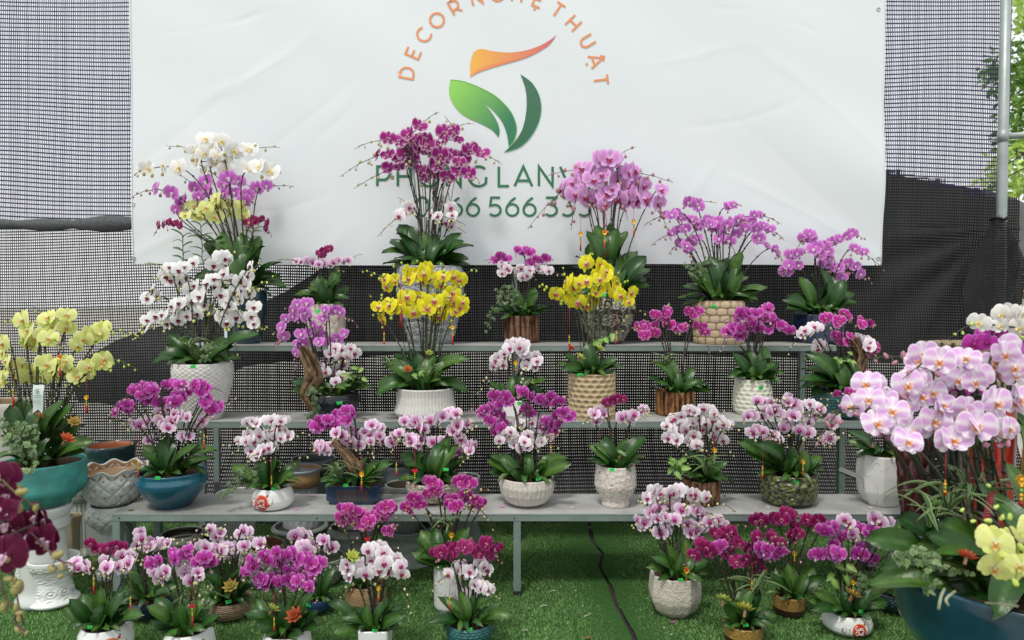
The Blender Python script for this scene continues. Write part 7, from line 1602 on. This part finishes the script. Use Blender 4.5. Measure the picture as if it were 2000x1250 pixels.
A = arrangement('H4', 'vivid purple orchids in a brick-red glazed vase behind the striped pink ones', 1940, 790, 1040, 78, 'X', [(.8, 0), (.92, .3), (1, .8), (.97, 1)], M_POT_GLAZE, '#b8331a', '#7a1a0e', Y=2.75, zb=at(1940, 1040, 2.75).z, potkw=dict(cfn=mot(95, 6, 30, .9)), hi=True,
  sp=(('magenta', 54, '1945,655 1935,660', None, dict(bud=0)), ('magenta', 52, '1970,662 1985,668', None, dict(bud=0)), ('orch', 50, '1985,690 1990,700', None, dict(bud=0)), ('magenta', 48, '1880,755 1872,760', None, dict(bud=0, face=(-50, 0))), ('magenta', 46, '1895,745 1905,750', None, dict(bud=0)), ('magenta', 46, '1912,770 1908,790', None, dict(bud=2)), ('magenta', 44, '1962,640 1998,650', None, dict(bud=0)), ('magenta', 44, '1925,668 1905,672', None, dict(bud=0, face=(-40, 0)))),
  tips='1900,880 1960,850 2000,880 1990,930 1910,920')
root = empty('pot_stand', (A.x, A.Y, 0), 'brown block under the brick-red vase', 'stand'); b = MB(); b.box((-.09, -.09, .012), (.09, .09, A.z0 - .001), M_WOOD, hx('#5a4636')); b.build('block', root, smooth=False)
# driftwood column, ornate jar, faceted vase, dark bead-glass jar
root = empty('driftwood_post', (at(1892, 900, 2.95).x, 2.95, 0), 'weathered grey driftwood post standing beside the brick-red vase', 'driftwood post')
pz = at(1885, 770, 2.95).z; b = MB(); n = 26; vs, cs = [], []; nn = Noise(99, 10, 3, 12)
for i in range(30):
    t = i / 29; z = .006 + (pz - .006) * t
    for k in range(n):
        th = 2 * math.pi * k / n; r = (15 + 1.5 * (1 - t)) * 2.95 / F * (1 + .08 * nn(th * 2, t * 1.5) + .05 * math.sin(th * 13 + t * 2)); vs.append((r * math.cos(th) + .01 * math.sin(t * 4), r * math.sin(th), z)); cs.append(lerp(hx('#a59a86'), hx('#655a4a'), .5 + .5 * math.sin(th * 13 + t * 2)))
b.add(vs, [(i * n + k, i * n + (k + 1) % n, (i + 1) * n + (k + 1) % n, (i + 1) * n + k) for i in range(29) for k in range(n)] + [tuple(29 * n + k for k in range(n))], M_WOOD, cs); b.build('trunk', root)
def scrolls(th, t, R):
    u = th * 9 / 6.2832; r = math.hypot(u % 1 - .5, (t * 4.5) % 1 - .5); return .008 * math.sin(r * 20) * (1 if r < .46 else 0)
empty_pot('ornate_jar', 'tan ornate jar with gold scrolls, its wide mouth showing above the pink orchids', 'jar', 1885, 668, 900, 132, [(.6, 0), (.8, .3), (.97, .7), (.96, .92), (1, .95), (1, 1)], M_POT_GLAZE, '#8a7c58', '#2f2b1e', Y=3.3, zb=.5, inner='#a8906a', potkw=dict(disp=scrolls, cfn=cf(scrolls, .1, 90, .4), nseg=170, nz=70, thick=.02))
root = empty('pot_stand', (at(1885, 700, 3.3).x, 3.3, 0), 'dark round stand under the ornate tan jar', 'stand'); b = MB(); b.tube([(0, 0, .008), (0, 0, .498)], .10, M_POT_MATT, hx('#3a362c'), n=24); b.build('block', root)
empty_pot('faceted_vase', 'dark red faceted vase behind the stems of the striped orchids', 'vase', 1806, 850, 1000, 96, 'taper', M_POT_GLAZE, '#4a1712', '#2a0c0a', Y=3.35, zb=.30, inner='#2a1210', potkw=dict(disp=diamonds(9, 3, .02), cfn=cf(diamonds(9, 3, .02), .1, 40), nseg=120, nz=50))
root = empty('pot_stand', (at(1806, 900, 3.35).x, 3.35, 0), 'low grey block under the dark red faceted vase', 'stand'); b = MB(); b.box((-.09, -.09, .012), (.09, .09, .299), M_POT_MATT, hx('#57544e')); b.build('block', root, smooth=False)
E = empty_pot('beaded_jar', 'tall black-green jar set with glass beads, between the red vase and the driftwood post', 'jar', 1858, 745, 1000, 62, [(.7, 0), (.95, .2), (1, .7), (.9, 1)], M_POT_GLAZE, '#20250f', '#0c0e08', Y=3.12, zb=.012, inner='#15160f', potkw=dict(cfn=mot(97, 5, 15, 1.5)))
b = MB(); mb_ = mat('glass_bead', color=hx('#d8dcdc'), rough=.08, metal=.3)
for i in range(90):
    th = random.uniform(-1.6, 1.6); t = random.uniform(.1, .95); r = E.p.rad(th, t); b.ball((r * math.sin(th), -r * math.cos(th), t * E.H), .0035, mb_, n=6, h=4)
tag(b.build('glass_bead', E.root), kind='stuff')

# ------------------------------------------------------------------ foreground left: burgundy orchids, their pot beyond the frame
A = arrangement('G1', 'dark burgundy orchids with fat olive buds leaning in at the left edge, nearest the camera', -260, 1180, 1300, 190, 'X', 'round', M_POT_GLAZE, '#31424a', Y=1.42, zb=.3, hi=True,
  sp=(('burg', 82, '18,1078 6,1085', None, dict(bud=5, budend=(46, 1222), face=(8, -6), up=.9)), ('burg', 76, '95,1058 88,1050', None, dict(bud=0, face=(-6, -4))), ('burg', 64, '45,1028 35,1022', None, dict(bud=0, face=(28, -8))), ('burg', 60, '85,1015 70,1010', None, dict(bud=0, face=(-35, 4))), ('burg', 60, '4,935 -8,930', None, dict(bud=0, face=(25, 0))), ('burg', 60, '8,968 -4,965', None, dict(bud=3, budend=(48, 952), face=(20, 5))), ('burg', 66, '5,1025 -10,1030', None, dict(bud=0, face=(20, -4))), ('burg', 54, '12,1000 0,990', None, dict(bud=0))),
  tips='-330,1060 -180,1040 -120,1090 -380,1150 -200,1000', group='orchids reaching in from outside the picture')
so_ = [o for o in A.root.children if o.name.startswith('flower_spike')][0]
for x, y, s_ in ((43, 960, 20), (38, 993, 16), (70, 991, 13), (113, 1083, 20), (102, 1110, 17), (122, 1107, 15), (118, 1125, 11), (34, 1146, 27), (8, 1184, 19), (40, 1205, 16), (34, 1229, 12), (52, 1236, 9)):
    c = lp(A, x, y, -.03); inst('bud', BUD_OLIVE, so_, Matrix.Translation(c) @ Matrix.Rotation(random.uniform(0, 3), 4, 'Y') @ Matrix.Scale(s_ * 1.02 * 1.39 / F, 4))
b = MB()
b.tube(catmull([lp(A, 2, 935, -.02), lp(A, 30, 962, -.02), lp(A, 60, 985, -.02), lp(A, 72, 1005, -.02)], 5), .0022, M_STEM, hx('#6a6238'), n=6)
b.tube(catmull([lp(A, 60, 1040, .0), lp(A, 100, 1080, -.02), lp(A, 118, 1095, -.03), lp(A, 145, 1105, -.03), lp(A, 138, 1128, -.03)], 5), .0022, M_STEM, hx('#6a4a48'), n=6)
b.tube(catmull([lp(A, 2, 1130, -.0), lp(A, 8, 1160, -.02), lp(A, 30, 1190, -.03), lp(A, 30, 1215, -.03), lp(A, 55, 1238, -.03)], 5), .0022, M_STEM, hx('#5a4a3a'), n=6)
for a, c in (((43, 950), (34, 962)), ((38, 985), (44, 975)), ((70, 985), (62, 986)), ((113, 1078), (108, 1084)), ((102, 1105), (110, 1092)), ((34, 1135), (10, 1132)), ((8, 1178), (8, 1165)), ((40, 1198), (30, 1190))):
    b.tube([lp(A, *c, -.025), lp(A, *a, -.035)], .0014, M_STEM, hx('#7a7a4a'), n=5)
b.build('flower_spike', A.root)
root = empty('pot_stand', (A.x, A.Y, 0), 'dark block under the burgundy orchid outside the left edge', 'stand'); b = MB(); b.box((-.1, -.1, .005), (.1, .1, A.z0 - .001), M_WOOD, hx('#5a4636')); b.build('block', root, smooth=False)

# ------------------------------------------------------------------ charms
P_ = PLANTS
def ch(key, px, y0, y1, label, kind='medal', dy=None, s_=1.0):
    A = P_[key]; charm(px, y0, y1, A.Y - (A.R * .75 if dy is None else dy), label, kind, s_=s_)
ch('A5', 1134, 420, 490, 'gold charm with a red tassel hanging below the left side of the lavender dome', 'gold', dy=.10)
ch('A5', 1181, 400, 502, 'red medallion charm on a beaded cord hanging under the middle of the lavender dome', dy=.14, s_=1.2)
ch('A5', 1238, 400, 462, 'gold charm with a thin red tassel hanging below the right side of the lavender dome', 'gold', dy=.10)
ch('B3', 750, 612, 672, 'red tassel charm hanging under the left end of the yellow orchids in the ribbed bowl', 'bare')
ch('B3', 782, 540, 640, 'gold sunburst charm hanging among the left yellow blooms above the ribbed bowl', 'gold')
ch('B3', 884, 600, 674, 'gold and red tassel charm hanging right of the yellow orchids in the ribbed bowl', 'gold')
ch('B4', 1007, 690, 725, 'small gold charm hanging on the blush orchid in the square pot of the middle shelf', 'gold')
ch('B5', 1112, 600, 690, 'red charm hanging left of the stems in the beige dimpled cylinder', 'bare')
ch('B5', 1204, 610, 670, 'red charm hanging right of the stems in the beige dimpled cylinder', 'bare')
ch('C1', 269, 850, 932, 'red and gold charm hanging at the left side of the peacock-blue jar', 'bare')
ch('C1', 398, 800, 878, 'red tassel charm hanging at the right side of the peacock-blue jar', 'bare')
ch('C2', 530, 895, 950, 'red cord charm with gold beads over the low white bowl on the bench', 'bare')
ch('C3', 706, 890, 958, 'gold knot charm with a red tassel over the blue rectangular pot', 'gold', s_=1.2)
ch('C4', 810, 870, 965, 'red heart charm with a tassel at the left of the pitted stone bowl', 'heart')
ch('C3', 774, 862, 930, 'long red tassel charm between the blue rectangular pot and the stone bowl', 'bare')
ch('C5', 1076, 845, 885, 'small red and gold charm at the right of the white ribbed bowl', 'bare')
ch('C7', 1396, 855, 900, 'gold medallion charm hanging over the log pot of the bench', 'gold', s_=1.1)
ch('C8', 1490, 870, 935, 'red tassel charm at the left rim of the mossy bowl', 'bare')
ch('C8', 1569, 865, 935, 'gold and red tassel charm at the right of the mossy bowl', 'gold')
ch('C9', 1746, 845, 910, 'gold and red tassel charm over the marble-veined faceted vase', 'gold')
ch('D1', 182, 1075, 1160, 'red tassel charm at the left of the first white bowl of the front row', 'bare')
ch('D1', 254, 1110, 1200, 'long red tassel charm at the right of the first white bowl of the front row', 'bare')
ch('D2', 375, 1140, 1225, 'red heart charm with a dangling string over the second white bowl of the front row', 'heart')
ch('D4', 535, 1160, 1235, 'red and gold charm over the third white bowl of the front row', 'bare')
ch('D6', 717, 1030, 1075, 'red felt heart hanging under the wine-pink orchids at the bench', 'heart_only' if False else 'heart')
ch('D7', 878, 1120, 1192, 'gold and red tassel charm at the left of the front teal woven bowl', 'bare')
ch('D8', 882, 1025, 1062, 'gold round charm hanging in front of the spider leaves under the bench', 'gold', s_=1.3)
ch('D5', 739, 1120, 1175, 'gold charm with a red cord among the blush blooms of the square front pot', 'gold')
ch('E1', 1341, 1065, 1158, 'gold flower charm with a red tassel over the octagonal pot', s_=1.3)
ch('E2', 1469, 1100, 1155, 'gold and red tassel charm over the nearer tan speckled pot', 'bare', s_=1.2)
ch('E3', 1552, 1060, 1100, 'gold charm with a red cord over the farther tan speckled pot', 'gold')
ch('E4', 1667, 1100, 1172, 'gold charm on a red cord over the white bowl at the right of the turf', 'gold')
ch('F1', 168, 740, 808, 'gold and red tassel charm at the right of the pale yellow orchids', 'gold', dy=.12)
ch('F1', 116, 655, 735, 'orange flower charm hanging under the upper pale yellow blooms', dy=.12, s_=1.2)
ch('F1', 24, 700, 795, 'red charm with gold beads at the left edge among the pale yellow orchids', 'bare', dy=.12)
ch('H1', 1847, 890, 968, 'gold and bright red charm among the dark stems above the big teal bowl', 'bare', dy=.12, s_=1.7)
ch('H1', 1996, 880, 990, 'gold beaded charm at the right edge above the big teal bowl', 'gold', dy=.1, s_=2.2)
# dark red gift ribbon on the big bowl's arrangement
tp = at(1938, 960, 1.85); root = empty('gift_tag', tp, 'dark red printed paper tag hanging among the stems above the big teal bowl', 'tag'); u = 1.85 / F; b = MB(); vs = []
for i in range(9):
    t = i / 8
    for s_ in (-1, 1): vs.append(((-14 * t * t + s_ * 8) * u, .006 * math.sin(t * 4), -60 * t * u))
b.add(vs, [(2 * i, 2 * i + 1, 2 * i + 3, 2 * i + 2) for i in range(8)], mat('red_paper', color=hx('#7c1f2c'), rough=.5)); b.build('paper', root)
b = MB()
for i in range(9): b.tube([((-14 * ((i * 5 + 6) / 60) ** 2 - 6) * u, -.004, -(i * 5 + 6) * u), ((-14 * ((i * 5 + 6) / 60) ** 2 + 5) * u, -.004, -(i * 5 + 6) * u)], .35 * u, M_PRINT, hx('#c98a90'), n=3)
tag(b.build('printed_line', root), kind='stuff')
b = MB(); b.tube([(0, 0, 0), (3 * u, 0, 20 * u)], .3 * u, M_INK, n=3); b.build('string', root)
bpy.context.view_layer.update()
